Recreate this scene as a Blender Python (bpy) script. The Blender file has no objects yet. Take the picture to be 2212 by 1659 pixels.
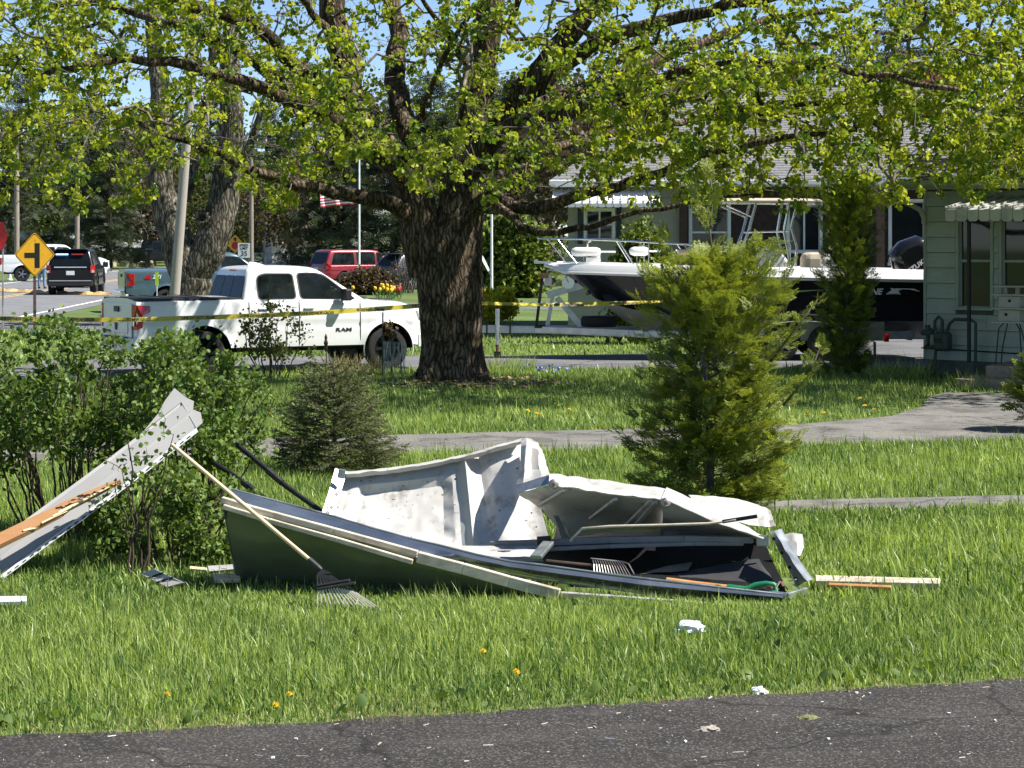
import bpy, bmesh, math, random
import numpy as np
from mathutils import Vector, Matrix, noise as mnoise

random.seed(11)
RNG = np.random.default_rng(11)
R = math.radians
scene = bpy.context.scene
COL = scene.collection

# ------------------------------------------------------------------ camera, sky, sun, exposure
CAM_H = 2.6            # eye height above the lawn
FPX = 2300.0           # focal length in pixels of a 1024 wide picture
cam_data = bpy.data.cameras.new('camera')
cam_data.sensor_fit = 'HORIZONTAL'
cam_data.sensor_width = 36.0
cam_data.lens = 36.0 * FPX / 1024.0
cam_data.shift_y = -(384.0 - 232.4) / 1024.0
cam_data.clip_start = 0.5
cam_data.clip_end = 3000.0
camera = bpy.data.objects.new('camera', cam_data)
camera.location = (0, 0, CAM_H)
camera.rotation_euler = (R(90), 0, 0)
COL.objects.link(camera)
scene.camera = camera

SUN = Vector((0.60, -0.10, 0.82)).normalized()
world = bpy.data.worlds.new('World')
scene.world = world
world.use_nodes = True
wn = world.node_tree
sky_tex = wn.nodes.new('ShaderNodeTexSky')
sky_tex.sky_type = 'NISHITA'
sky_tex.sun_disc = False
sky_tex.sun_elevation = math.asin(SUN.z)
sky_tex.sun_rotation = math.atan2(SUN.x, SUN.y)
sky_tex.altitude = 100
sky_tex.air_density = 0.6
sky_tex.dust_density = 0.1
sky_tex.ozone_density = 3.0
bg = wn.nodes['Background']
bg.inputs['Strength'].default_value = 0.085
wn.links.new(sky_tex.outputs['Color'], bg.inputs['Color'])

sun_data = bpy.data.lights.new('sun', 'SUN')
sun_data.energy = 5.0
sun_data.angle = R(0.53)
sun_data.color = (1.0, 0.955, 0.88)
sun = bpy.data.objects.new('sun', sun_data)
sun.rotation_euler = SUN.to_track_quat('Z', 'Y').to_euler()
sun.location = (20, 0, 40)
COL.objects.link(sun)

scene.view_settings.view_transform = 'Standard'
scene.view_settings.look = 'None'
scene.view_settings.gamma = 1.0
scene.view_settings.use_curve_mapping = False
scene.view_settings.exposure = 0.95
scene.render.engine = 'CYCLES'
scene.cycles.use_denoising = True
scene.cycles.max_bounces = 6
scene.cycles.transparent_max_bounces = 12
scene.cycles.sample_clamp_indirect = 6.0

# ------------------------------------------------------------------ survey helpers (metres; photo measured on a 2212 wide copy)
K = FPX / 0.46293
def P(u, v, y):
    return Vector(((u - 1106.0) * y / K, y, CAM_H - (v - 502.0) * y / K))
def G(u, v):
    y = CAM_H * K / (v - 502.0)
    return Vector(((u - 1106.0) * y / K, y, 0.0))

# ------------------------------------------------------------------ mesh builder
class MB:
    def __init__(s):
        s.v = []; s.f = []; s.m = []
    def add(s, vs, fs, mi=0):
        b = len(s.v)
        s.v.extend([tuple(p) for p in vs])
        s.f.extend([tuple(b + i for i in f) for f in fs])
        s.m.extend([mi] * len(fs))
        return s
    def box(s, c, size, rot=None, mi=0):
        hx, hy, hz = size[0] / 2, size[1] / 2, size[2] / 2
        c = Vector(c)
        vs = []
        for z in (-hz, hz):
            for x, y in ((-hx, -hy), (hx, -hy), (hx, hy), (-hx, hy)):
                p = Vector((x, y, z))
                if rot is not None: p = rot @ p
                vs.append(c + p)
        return s.add(vs, [(3, 2, 1, 0), (4, 5, 6, 7), (0, 1, 5, 4), (1, 2, 6, 5), (2, 3, 7, 6), (3, 0, 4, 7)], mi)
    def bar(s, a, b, w, h, up=(0, 0, 1), mi=0):
        a = Vector(a); b = Vector(b)
        d = b - a
        x = d.normalized(); u = Vector(up)
        y = u.cross(x)
        if y.length < 1e-4: y = Vector((1, 0, 0)).cross(x)
        y.normalize(); z = x.cross(y)
        m = Matrix((x, y, z)).transposed()
        return s.box((a + b) / 2, (d.length, w, h), m, mi)
    def tube(s, path, r, n=8, mi=0, cap=True):
        path = [Vector(p) for p in path]
        k = len(path)
        rs = r if hasattr(r, '__len__') else [r] * k
        t0 = (path[1] - path[0]).normalized()
        ref = Vector((0, 0, 1)) if abs(t0.z) < .9 else Vector((1, 0, 0))
        a = t0.cross(ref).normalized()
        vs = []
        for i in range(k):
            t = (path[min(i + 1, k - 1)] - path[max(i - 1, 0)]).normalized()
            a = (a - t * a.dot(t))
            if a.length < 1e-5: a = t.orthogonal()
            a.normalize(); b = t.cross(a)
            for j in range(n):
                q = 2 * math.pi * j / n
                vs.append(path[i] + (a * math.cos(q) + b * math.sin(q)) * rs[i])
        fs = []
        for i in range(k - 1):
            for j in range(n):
                j2 = (j + 1) % n
                fs.append((i * n + j, i * n + j2, (i + 1) * n + j2, (i + 1) * n + j))
        if cap:
            fs.append(tuple(range(n - 1, -1, -1)))
            fs.append(tuple((k - 1) * n + j for j in range(n)))
        return s.add(vs, fs, mi)
    def lathe(s, prof, n=24, M=None, mi=0, closed=False):
        vs = []
        for (r, z) in prof:
            for j in range(n):
                q = 2 * math.pi * j / n
                p = Vector((r * math.cos(q), r * math.sin(q), z))
                vs.append(M @ p if M is not None else p)
        fs = []
        k = len(prof)
        for i in range(k if closed else k - 1):
            i2 = (i + 1) % k
            for j in range(n):
                j2 = (j + 1) % n
                fs.append((i * n + j, i * n + j2, i2 * n + j2, i2 * n + j))
        return s.add(vs, fs, mi)
    def prism(s, pts, off, mi=0):
        n = len(pts); off = Vector(off)
        pts = [Vector(p) for p in pts]
        vs = pts + [p + off for p in pts]
        fs = [tuple(range(n)), tuple(range(2 * n - 1, n - 1, -1))]
        for i in range(n):
            j = (i + 1) % n
            fs.append((j, i, n + i, n + j))
        return s.add(vs, fs, mi)
    def sheet(s, rows, mi=0, thick=0.0, nrm=None):
        """grid of points, optionally a closed slab pushed back along nrm by thick"""
        k = len(rows); n = len(rows[0])
        vs = [Vector(p) for r in rows for p in r]
        fs = [(i * n + j, i * n + j + 1, (i + 1) * n + j + 1, (i + 1) * n + j) for i in range(k - 1) for j in range(n - 1)]
        if thick:
            off = Vector(nrm).normalized() * -thick
            b = len(vs)
            vs = vs + [p + off for p in vs]
            fs = fs + [tuple(b + q for q in reversed(f)) for f in fs]
            edge = [j for j in range(n)] + [i * n + n - 1 for i in range(1, k)] + [(k - 1) * n + j for j in range(n - 2, -1, -1)] + [i * n for i in range(k - 2, 0, -1)]
            for i in range(len(edge)):
                a, c = edge[i], edge[(i + 1) % len(edge)]
                fs.append((c, a, b + a, b + c))
        return s.add(vs, fs, mi)
    def build(s, name, mats, parent=None, smooth=0, bevel=0, world=False, sub=0):
        me = bpy.data.meshes.new(name)
        vs = s.v
        if world and parent is not None:
            o = parent.location
            if parent.parent is not None: o = o + parent.parent.location
            vs = [(p[0] - o[0], p[1] - o[1], p[2] - o[2]) for p in vs]
        me.from_pydata(vs, [], s.f)
        if not isinstance(mats, (list, tuple)): mats = [mats]
        for m in mats: me.materials.append(m)
        if len(mats) > 1: me.polygons.foreach_set('material_index', s.m)
        if smooth:
            me.polygons.foreach_set('use_smooth', [True] * len(me.polygons))
            if smooth < 180: me.set_sharp_from_angle(angle=R(smooth))
        me.update()
        ob = bpy.data.objects.new(name, me)
        COL.objects.link(ob)
        if parent is not None: ob.parent = parent
        if bevel:
            b = ob.modifiers.new('bevel', 'BEVEL'); b.width = bevel; b.segments = 2; b.limit_method = 'ANGLE'; b.angle_limit = R(40)
        if sub:
            b = ob.modifiers.new('sub', 'SUBSURF'); b.levels = sub; b.render_levels = sub
        return ob

def tag(o, label, cat=None, group=None, kind=None):
    if label: o['label'] = label
    if cat: o['category'] = cat
    if group: o['group'] = group
    if kind: o['kind'] = kind
    return o
def thing(name, label, cat, loc=(0, 0, 0), rz=0.0, group=None):
    o = bpy.data.objects.new(name, None)
    o.empty_display_size = .2
    COL.objects.link(o)
    o.location = loc; o.rotation_euler = (0, 0, rz)
    return tag(o, label, cat, group)
def struct(o):
    o['kind'] = 'structure'; return o
def copy_tree(o, parent=None):
    c = o.copy(); COL.objects.link(c); c.parent = parent
    for ch in list(o.children): copy_tree(ch, c)
    return c
def npmesh(name, verts, faces_flat, face_sizes, mats, parent=None, var=None, smooth=False):
    """fast mesh from numpy arrays"""
    me = bpy.data.meshes.new(name)
    nv = len(verts); nl = len(faces_flat); nf = len(face_sizes)
    me.vertices.add(nv); me.vertices.foreach_set('co', np.asarray(verts, np.float32).ravel())
    me.loops.add(nl); me.loops.foreach_set('vertex_index', np.asarray(faces_flat, np.int32))
    me.polygons.add(nf)
    st = np.zeros(nf, np.int32); st[1:] = np.cumsum(face_sizes)[:-1]
    me.polygons.foreach_set('loop_start', st)
    me.polygons.foreach_set('loop_total', np.asarray(face_sizes, np.int32))
    if var is not None:
        at = me.attributes.new('var', 'FLOAT', 'POINT'); at.data.foreach_set('value', np.asarray(var, np.float32))
    if smooth: me.polygons.foreach_set('use_smooth', np.ones(nf, bool))
    me.update(calc_edges=True); me.validate()
    for m in (mats if isinstance(mats, (list, tuple)) else [mats]): me.materials.append(m)
    ob = bpy.data.objects.new(name, me); COL.objects.link(ob)
    if parent is not None: ob.parent = parent
    return ob
def text_part(name, body, size, M4, mat, parent, extrude=0.002, shear=0.0, bold=0.0, space=1.0):
    cu = bpy.data.curves.new(name, 'FONT')
    cu.body = body; cu.size = size; cu.extrude = extrude; cu.align_x = 'CENTER'; cu.align_y = 'CENTER'
    cu.shear = shear; cu.offset = bold; cu.space_character = space
    tmp = bpy.data.objects.new(name, cu)
    me = bpy.data.meshes.new_from_object(tmp); bpy.data.objects.remove(tmp)
    me.materials.clear(); me.materials.append(mat)
    o = bpy.data.objects.new(name, me); COL.objects.link(o)
    o.parent = parent; o.matrix_local = M4
    return o
def rounded(pts, r, k=4):
    """round the corners of a 2D polygon"""
    out = []; n = len(pts)
    for i in range(n):
        p0 = Vector(pts[i - 1]); p = Vector(pts[i]); p1 = Vector(pts[(i + 1) % n])
        a = (p0 - p); b = (p1 - p)
        ra = min(r, a.length * .45); rb = min(r, b.length * .45)
        A = p + a.normalized() * ra; B = p + b.normalized() * rb
        for j in range(k + 1):
            t = j / k
            out.append(tuple(A * (1 - t) ** 2 + p * 2 * t * (1 - t) + B * t ** 2))
    return out
def lerp(a, b, t): return a + (b - a) * t

# ------------------------------------------------------------------ materials
def nt(m): return m.node_tree
def M(name, col, rough=.6, metal=0., var=.12, scale=6., bump=0., bscale=60., coat=0., spec=None, col2=None, detail=4., stretch=None, rvar=0.1):
    m = bpy.data.materials.new(name); m.use_nodes = True
    t = nt(m); b = t.nodes['Principled BSDF']
    b.inputs['Metallic'].default_value = metal
    if coat: b.inputs['Coat Weight'].default_value = coat; b.inputs['Coat Roughness'].default_value = .05
    if spec is not None: b.inputs['Specular IOR Level'].default_value = spec
    tc = t.nodes.new('ShaderNodeTexCoord'); src = tc.outputs['Object']
    if stretch is not None:
        mp = t.nodes.new('ShaderNodeMapping'); mp.inputs['Scale'].default_value = stretch
        t.links.new(src, mp.inputs['Vector']); src = mp.outputs['Vector']
    no = t.nodes.new('ShaderNodeTexNoise'); no.inputs['Scale'].default_value = scale; no.inputs['Detail'].default_value = detail
    t.links.new(src, no.inputs['Vector'])
    cr = t.nodes.new('ShaderNodeValToRGB')
    c = Vector(col); c2 = Vector(col2) if col2 is not None else c * (1 - var)
    c1 = c if col2 is not None else c * (1 + var)
    cr.color_ramp.elements[0].position = .32; cr.color_ramp.elements[1].position = .68
    cr.color_ramp.elements[0].color = (*[min(1, max(0, q)) for q in c2], 1)
    cr.color_ramp.elements[1].color = (*[min(1, max(0, q)) for q in c1], 1)
    t.links.new(no.outputs['Fac'], cr.inputs['Fac'])
    t.links.new(cr.outputs['Color'], b.inputs['Base Color'])
    mr = t.nodes.new('ShaderNodeMapRange')
    mr.inputs['To Min'].default_value = max(.02, rough - rvar); mr.inputs['To Max'].default_value = min(1, rough + rvar)
    t.links.new(no.outputs['Fac'], mr.inputs['Value']); t.links.new(mr.outputs['Result'], b.inputs['Roughness'])
    if bump:
        n2 = t.nodes.new('ShaderNodeTexNoise'); n2.inputs['Scale'].default_value = bscale; n2.inputs['Detail'].default_value = 5
        t.links.new(src, n2.inputs['Vector'])
        bp = t.nodes.new('ShaderNodeBump'); bp.inputs['Strength'].default_value = bump; bp.inputs['Distance'].default_value = .02
        t.links.new(n2.outputs['Fac'], bp.inputs['Height']); t.links.new(bp.outputs['Normal'], b.inputs['Normal'])
    return m
def leafmat(name, ca, cb, trans=.45, rough=.5, tcol=None):
    """foliage: colour runs from ca to cb with the 'var' attribute; light shines through"""
    m = bpy.data.materials.new(name); m.use_nodes = True
    t = nt(m); b = t.nodes['Principled BSDF']; out = t.nodes['Material Output']
    at = t.nodes.new('ShaderNodeAttribute'); at.attribute_name = 'var'
    cr = t.nodes.new('ShaderNodeValToRGB')
    cr.color_ramp.elements[0].color = (*ca, 1); cr.color_ramp.elements[1].color = (*cb, 1)
    t.links.new(at.outputs['Fac'], cr.inputs['Fac'])
    t.links.new(cr.outputs['Color'], b.inputs['Base Color'])
    b.inputs['Roughness'].default_value = rough
    b.inputs['Specular IOR Level'].default_value = .3
    tr = t.nodes.new('ShaderNodeBsdfTranslucent')
    mx = t.nodes.new('ShaderNodeMix'); mx.data_type = 'RGBA'; mx.blend_type = 'MULTIPLY'; mx.inputs['Factor'].default_value = 1.
    tc = tcol or (1.5, 1.45, .6)
    mx.inputs['B'].default_value = (*tc, 1)
    t.links.new(cr.outputs['Color'], mx.inputs['A']); t.links.new(mx.outputs['Result'], tr.inputs['Color'])
    ms = t.nodes.new('ShaderNodeMixShader'); ms.inputs['Fac'].default_value = trans
    t.links.new(b.outputs['BSDF'], ms.inputs[1]); t.links.new(tr.outputs['BSDF'], ms.inputs[2])
    t.links.new(ms.outputs['Shader'], out.inputs['Surface'])
    return m

def grime(m, col, scale=2., lo=.52, hi=.72, amt=.7, stretch=(1, 1, 1)):
    """wear and dirt laid over an existing material's colour"""
    t = nt(m); b = t.nodes['Principled BSDF']; src = b.inputs['Base Color'].links[0].from_socket
    tc = t.nodes.new('ShaderNodeTexCoord'); mp = t.nodes.new('ShaderNodeMapping'); mp.inputs['Scale'].default_value = stretch
    no = t.nodes.new('ShaderNodeTexNoise'); no.inputs['Scale'].default_value = scale; no.inputs['Detail'].default_value = 10; no.inputs['Roughness'].default_value = .68
    cr = t.nodes.new('ShaderNodeValToRGB'); cr.color_ramp.elements[0].position = lo; cr.color_ramp.elements[1].position = hi; cr.color_ramp.elements[1].color = (amt, amt, amt, 1)
    mx = t.nodes.new('ShaderNodeMix'); mx.data_type = 'RGBA'; mx.inputs['B'].default_value = (*col, 1)
    t.links.new(tc.outputs['Object'], mp.inputs['Vector']); t.links.new(mp.outputs['Vector'], no.inputs['Vector']); t.links.new(no.outputs['Fac'], cr.inputs['Fac'])
    t.links.new(cr.outputs['Color'], mx.inputs['Factor']); t.links.new(src, mx.inputs['A']); t.links.new(mx.outputs['Result'], b.inputs['Base Color'])
    return m
m_white_paint = M('white_car_paint', (.78, .79, .80), .25, 0, .02, 3, coat=.6, rvar=.03)
m_blue_paint = M('blue_grey_car_paint', (.085, .145, .18), .3, .35, .06, 4, coat=.6, rvar=.05)
m_black_paint = M('black_car_paint', (.004, .0045, .006), .25, 0, .1, 4, coat=.25, spec=.3, rvar=.03)
m_red_paint = M('dark_red_car_paint', (.26, .02, .03), .3, .2, .08, 4, coat=.7, rvar=.04)
m_navy_paint = M('dark_navy_car_paint', (.012, .018, .03), .25, .1, .1, 4, coat=.7, rvar=.04)
grime(m_white_paint, (.52, .50, .46), 2.2, .58, .80, .35)
m_chrome = M('chrome', (.75, .76, .78), .12, 1., .03, 4, rvar=.03)
m_glass = M('tinted_glass', (.008, .011, .014), .05, 0, .2, 2, spec=.14, rvar=.01)
m_glass_side = M('side_window_glass', (.010, .014, .015), .03, 0, .5, 3, spec=.5, rvar=.01)
m_houseglass = M('window_glass', (.014, .018, .02), .03, 0, .3, 1.5, spec=.45, rvar=.01)
m_black_plastic = M('black_plastic', (.018, .018, .019), .55, 0, .2, 12)
m_dark = M('dark_underbody', (.008, .008, .008), .9, 0, .2, 5)
m_rubber = M('tyre_rubber', (.018, .0175, .017), .85, 0, .3, 14, bump=.15, bscale=60)
m_alloy = M('alloy_rim', (.42, .43, .44), .3, .9, .08, 8)
m_dark_alloy = M('dark_alloy_rim', (.045, .045, .05), .35, .8, .1, 8)
m_red_lens = M('red_lens', (.42, .010, .012), .15, 0, .15, 20, coat=.5)
m_clear_lens = M('clear_lens', (.62, .62, .60), .12, 0, .2, 30, coat=.5)
m_tonneau = M('black_bed_cover', (.022, .022, .024), .7, 0, .2, 10, bump=.1, bscale=200)
def barkmat(name, ca, cb, sx=15., sz=2.2):
    m = bpy.data.materials.new(name); m.use_nodes = True
    t = nt(m); b = t.nodes['Principled BSDF']; b.inputs['Roughness'].default_value = .95; b.inputs['Specular IOR Level'].default_value = .15
    tc = t.nodes.new('ShaderNodeTexCoord'); mp = t.nodes.new('ShaderNodeMapping'); mp.inputs['Scale'].default_value = (sx, sx, sz)
    n0 = t.nodes.new('ShaderNodeTexNoise'); n0.inputs['Scale'].default_value = 3.5; n0.inputs['Detail'].default_value = 5
    mx = t.nodes.new('ShaderNodeMix'); mx.data_type = 'RGBA'; mx.blend_type = 'LINEAR_LIGHT'; mx.inputs['Factor'].default_value = .10
    t.links.new(tc.outputs['Object'], n0.inputs['Vector']); t.links.new(tc.outputs['Object'], mx.inputs['A']); t.links.new(n0.outputs['Color'], mx.inputs['B'])
    t.links.new(mx.outputs['Result'], mp.inputs['Vector'])
    vo = t.nodes.new('ShaderNodeTexVoronoi'); vo.feature = 'DISTANCE_TO_EDGE'; vo.inputs['Scale'].default_value = 1.0
    t.links.new(mp.outputs['Vector'], vo.inputs['Vector'])
    cr = t.nodes.new('ShaderNodeValToRGB'); cr.color_ramp.elements[0].color = (*cb, 1); cr.color_ramp.elements[1].color = (*ca, 1); cr.color_ramp.elements[0].position = .02; cr.color_ramp.elements[1].position = .30
    t.links.new(vo.outputs['Distance'], cr.inputs['Fac'])
    n1 = t.nodes.new('ShaderNodeTexNoise'); n1.inputs['Scale'].default_value = 2.2; n1.inputs['Detail'].default_value = 8
    t.links.new(tc.outputs['Object'], n1.inputs['Vector'])
    c2 = t.nodes.new('ShaderNodeValToRGB'); c2.color_ramp.elements[0].color = (.55, .58, .5, 1); c2.color_ramp.elements[1].color = (1.3, 1.25, 1.2, 1); c2.color_ramp.elements[0].position = .35; c2.color_ramp.elements[1].position = .65
    t.links.new(n1.outputs['Fac'], c2.inputs['Fac'])
    m2 = t.nodes.new('ShaderNodeMix'); m2.data_type = 'RGBA'; m2.blend_type = 'MULTIPLY'; m2.inputs['Factor'].default_value = 1
    t.links.new(cr.outputs['Color'], m2.inputs['A']); t.links.new(c2.outputs['Color'], m2.inputs['B']); t.links.new(m2.outputs['Result'], b.inputs['Base Color'])
    bp = t.nodes.new('ShaderNodeBump'); bp.inputs['Strength'].default_value = 1.; bp.inputs['Distance'].default_value = .035
    t.links.new(vo.outputs['Distance'], bp.inputs['Height']); t.links.new(bp.outputs['Normal'], b.inputs['Normal'])
    return m
m_bark = barkmat('maple_bark', (.16, .125, .09), (.022, .016, .011))
m_bark_pale = M('pale_branch_bark', (.20, .17, .135), .9, 0, .25, 8., bump=.3, bscale=30, col2=(.04, .031, .024))
m_twig = M('twig_bark', (.20, .165, .125), .9, 0, .25, 12., col2=(.07, .052, .038))
m_stem = M('shrub_stem', (.10, .065, .045), .9, 0, .3, 10., col2=(.04, .026, .018))
m_leaf_maple = leafmat('young_maple_leaf', (.075, .15, .012), (.42, .46, .04), .44)
m_leaf_flower = leafmat('maple_blossom', (.40, .42, .05), (.50, .48, .08), .4)
m_leaf_rose = leafmat('rose_leaf', (.045, .10, .018), (.18, .25, .055), .3)
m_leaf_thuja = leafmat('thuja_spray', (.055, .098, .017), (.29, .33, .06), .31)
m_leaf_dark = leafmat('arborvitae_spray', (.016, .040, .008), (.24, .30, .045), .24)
m_leaf_spruce = leafmat('spruce_needles', (.050, .085, .025), (.16, .19, .055), .2)
m_leaf_conifer = leafmat('far_conifer_needles', (.014, .028, .014), (.055, .075, .030), .15)
m_leaf_far = leafmat('far_budding_leaf', (.05, .075, .018), (.14, .16, .035), .35)
m_leaf_brown = leafmat('far_brown_bud', (.05, .035, .022), (.12, .09, .05), .3)
m_leaf_yellow = leafmat('golden_shrub_leaf', (.32, .34, .02), (.62, .58, .05), .35)
m_grass = leafmat('grass_blade', (.042, .110, .018), (.50, .59, .18), .35, .38, (1.35, 1.4, .5))
m_straw = leafmat('dry_straw', (.38, .31, .17), (.52, .44, .27), .3)
# ------------------------------------------------------------------ ground, roads, paths
def strip_poly(pts): return [(p[0], p[1]) for p in pts]
road_edge = [(-30, 4.0), (-8, 10.5), (-2.64, 11.85), (-1.0, 12.22), (0, 12.52), (1.5, 12.95), (2.98, 13.41), (8, 14.9), (30, 21.5)]
rr_ = random.Random(3)
road_edge = [(-30, 4.0), (-8, 10.5)] + [(x, float(np.interp(x, [p[0] for p in road_edge], [p[1] for p in road_edge])) + .022 * math.sin(x * 7) + rr_.gauss(0, .016)) for x in np.arange(-4.2, 4.3, .14)] + [(8, 14.9), (30, 21.5)]
poly_road = road_edge + [(30, 10), (30, -6), (-30, -20)]
poly_path = [(-7.5, 25.3), (-3.4, 26.3), (0, 27.2), (3.8, 28.15), (7.2, 29.0), (10, 29.4), (10, 36), (8.0, 37.2), (7.0, 37.3), (6.55, 36.2), (6.1, 34.2), (5.35, 32.5), (4.2, 31.4), (3.8, 31.0), (0, 29.95), (-3.4, 28.9), (-7.5, 27.9)]
poly_walk = [(1.2, 20.9), (3.0, 21.4), (9.0, 22.5), (9.0, 23.5), (3.0, 22.35), (1.2, 21.9)]
poly_drive = [(-9.5, 39.6), (-4.2, 43.4), (1.5, 43.7), (14, 44.4), (16, 60), (8.2, 60), (7.4, 50.2), (1.2, 48.7), (-9.5, 47.6)]
poly_lane1 = [(-5, 76.6), (7, 77.6), (7, 79.9), (-5, 79.0)]
poly_lane2 = [(-5, 82.6), (7, 83.6), (7, 85.6), (-5, 84.8)]
poly_apron = [(-17, 60.3), (-8.2, 61.6), (-7.0, 66.5), (-17, 68.5)]
def street_x(y):            # centre line of the far street, bending to the right in the distance
    return -20.3 - .035 * (y - 90) + max(0., y - 135) ** 2 * .0016
def street_half(y): return 5.3
st_y = [20, 40, 55, 70, 85, 100, 115, 130, 145, 160, 175, 190, 205, 220, 240]
poly_street = [(street_x(y) + street_half(y), y) for y in st_y] + [(street_x(y) - street_half(y), y) for y in reversed(st_y)]
PAVED = [poly_road, poly_path, poly_walk, poly_drive, poly_lane1, poly_lane2, poly_apron, poly_street]
def inside(px, py, poly):
    r = np.zeros(len(px), bool); n = len(poly)
    for i in range(n):
        x1, y1 = poly[i]; x2, y2 = poly[(i + 1) % n]
        if y1 == y2: continue
        c = ((y1 > py) != (y2 > py)) & (px < (x2 - x1) * (py - y1) / (y2 - y1) + x1)
        r ^= c
    return r

def ground_material():
    m = bpy.data.materials.new('lawn_soil'); m.use_nodes = True
    t = nt(m); b = t.nodes['Principled BSDF']; b.inputs['Roughness'].default_value = .95
    tc = t.nodes.new('ShaderNodeTexCoord')
    n1 = t.nodes.new('ShaderNodeTexNoise'); n1.inputs['Scale'].default_value = .35; n1.inputs['Detail'].default_value = 6
    n2 = t.nodes.new('ShaderNodeTexNoise'); n2.inputs['Scale'].default_value = 14; n2.inputs['Detail'].default_value = 6
    mp = t.nodes.new('ShaderNodeMapping'); mp.inputs['Scale'].default_value = (1, .35, 1)
    t.links.new(tc.outputs['Object'], n1.inputs['Vector'])
    t.links.new(tc.outputs['Object'], mp.inputs['Vector']); t.links.new(mp.outputs['Vector'], n2.inputs['Vector'])
    c1 = t.nodes.new('ShaderNodeValToRGB')
    c1.color_ramp.elements[0].color = (.070, .115, .022, 1); c1.color_ramp.elements[1].color = (.125, .18, .040, 1)
    c1.color_ramp.elements[0].position = .35; c1.color_ramp.elements[1].position = .65
    c2 = t.nodes.new('ShaderNodeValToRGB')
    c2.color_ramp.elements[0].color = (.62, .62, .55, 1); c2.color_ramp.elements[1].color = (1.25, 1.2, 1.05, 1)
    c2.color_ramp.elements[0].position = .35; c2.color_ramp.elements[1].position = .7
    t.links.new(n1.outputs['Fac'], c1.inputs['Fac']); t.links.new(n2.outputs['Fac'], c2.inputs['Fac'])
    mx = t.nodes.new('ShaderNodeMix'); mx.data_type = 'RGBA'; mx.blend_type = 'MULTIPLY'; mx.inputs['Factor'].default_value = 1
    t.links.new(c1.outputs['Color'], mx.inputs['A']); t.links.new(c2.outputs['Color'], mx.inputs['B'])
    t.links.new(mx.outputs['Result'], b.inputs['Base Color'])
    bp = t.nodes.new('ShaderNodeBump'); bp.inputs['Strength'].default_value = .8; bp.inputs['Distance'].default_value = .05
    t.links.new(n2.outputs['Fac'], bp.inputs['Height']); t.links.new(bp.outputs['Normal'], b.inputs['Normal'])
    return m
def asphalt(name, ca, cb, speck=.5, fleck=(.5, .48, .42), fl_pos=.74):
    m = bpy.data.materials.new(name); m.use_nodes = True
    t = nt(m); b = t.nodes['Principled BSDF']; b.inputs['Roughness'].default_value = .92; b.inputs['Specular IOR Level'].default_value = .25
    tc = t.nodes.new('ShaderNodeTexCoord')
    n1 = t.nodes.new('ShaderNodeTexNoise'); n1.inputs['Scale'].default_value = .9; n1.inputs['Detail'].default_value = 7
    n2 = t.nodes.new('ShaderNodeTexNoise'); n2.inputs['Scale'].default_value = 70; n2.inputs['Detail'].default_value = 4
    vo = t.nodes.new('ShaderNodeTexVoronoi'); vo.inputs['Scale'].default_value = 95
    for n in (n1, n2, vo): t.links.new(tc.outputs['Object'], n.inputs['Vector'])
    c1 = t.nodes.new('ShaderNodeValToRGB')
    c1.color_ramp.elements[0].color = (*ca, 1); c1.color_ramp.elements[1].color = (*cb, 1)
    c1.color_ramp.elements[0].position = .35; c1.color_ramp.elements[1].position = .68
    t.links.new(n1.outputs['Fac'], c1.inputs['Fac'])
    c2 = t.nodes.new('ShaderNodeValToRGB')
    c2.color_ramp.elements[0].color = (1 - speck, 1 - speck, 1 - speck, 1); c2.color_ramp.elements[1].color = (1 + speck, 1 + speck, 1 + speck * .9, 1)
    c2.color_ramp.elements[0].position = .35; c2.color_ramp.elements[1].position = .66
    t.links.new(n2.outputs['Fac'], c2.inputs['Fac'])
    mx = t.nodes.new('ShaderNodeMix'); mx.data_type = 'RGBA'; mx.blend_type = 'MULTIPLY'; mx.inputs['Factor'].default_value = 1
    t.links.new(c1.outputs['Color'], mx.inputs['A']); t.links.new(c2.outputs['Color'], mx.inputs['B'])
    c3 = t.nodes.new('ShaderNodeValToRGB'); c3.color_ramp.elements[0].position = fl_pos; c3.color_ramp.elements[1].position = fl_pos + .04
    t.links.new(vo.outputs['Color'], c3.inputs['Fac'])
    c4 = t.nodes.new('ShaderNodeMix'); c4.data_type = 'RGBA'
    c4.inputs['B'].default_value = (*fleck, 1)
    ml = t.nodes.new('ShaderNodeMath'); ml.operation = 'MULTIPLY'; ml.inputs[1].default_value = .16
    t.links.new(c3.outputs['Color'], ml.inputs[0]); t.links.new(ml.outputs[0], c4.inputs['Factor'])
    t.links.new(mx.outputs['Result'], c4.inputs['A']); t.links.new(c4.outputs['Result'], b.inputs['Base Color'])
    bp = t.nodes.new('ShaderNodeBump'); bp.inputs['Strength'].default_value = .7; bp.inputs['Distance'].default_value = .008
    t.links.new(n2.outputs['Fac'], bp.inputs['Height']); t.links.new(bp.outputs['Normal'], b.inputs['Normal'])
    return m
m_ground = ground_material()
m_asphalt = asphalt('fresh_asphalt', (.027, .0245, .0235), (.047, .043, .040))
m_path = asphalt('worn_asphalt_path', (.13, .125, .12), (.20, .19, .175), .35)
m_drive = asphalt('driveway_asphalt', (.10, .10, .105), (.17, .17, .175), .25)
m_street = asphalt('street_asphalt', (.14, .145, .155), (.19, .195, .205), .15)
m_line_white = M('road_paint_white', (.75, .75, .72), .7, 0, .12, 2.5)
m_line_yellow = M('road_paint_yellow', (.62, .40, .09), .7, 0, .2, 2.5)

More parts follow.
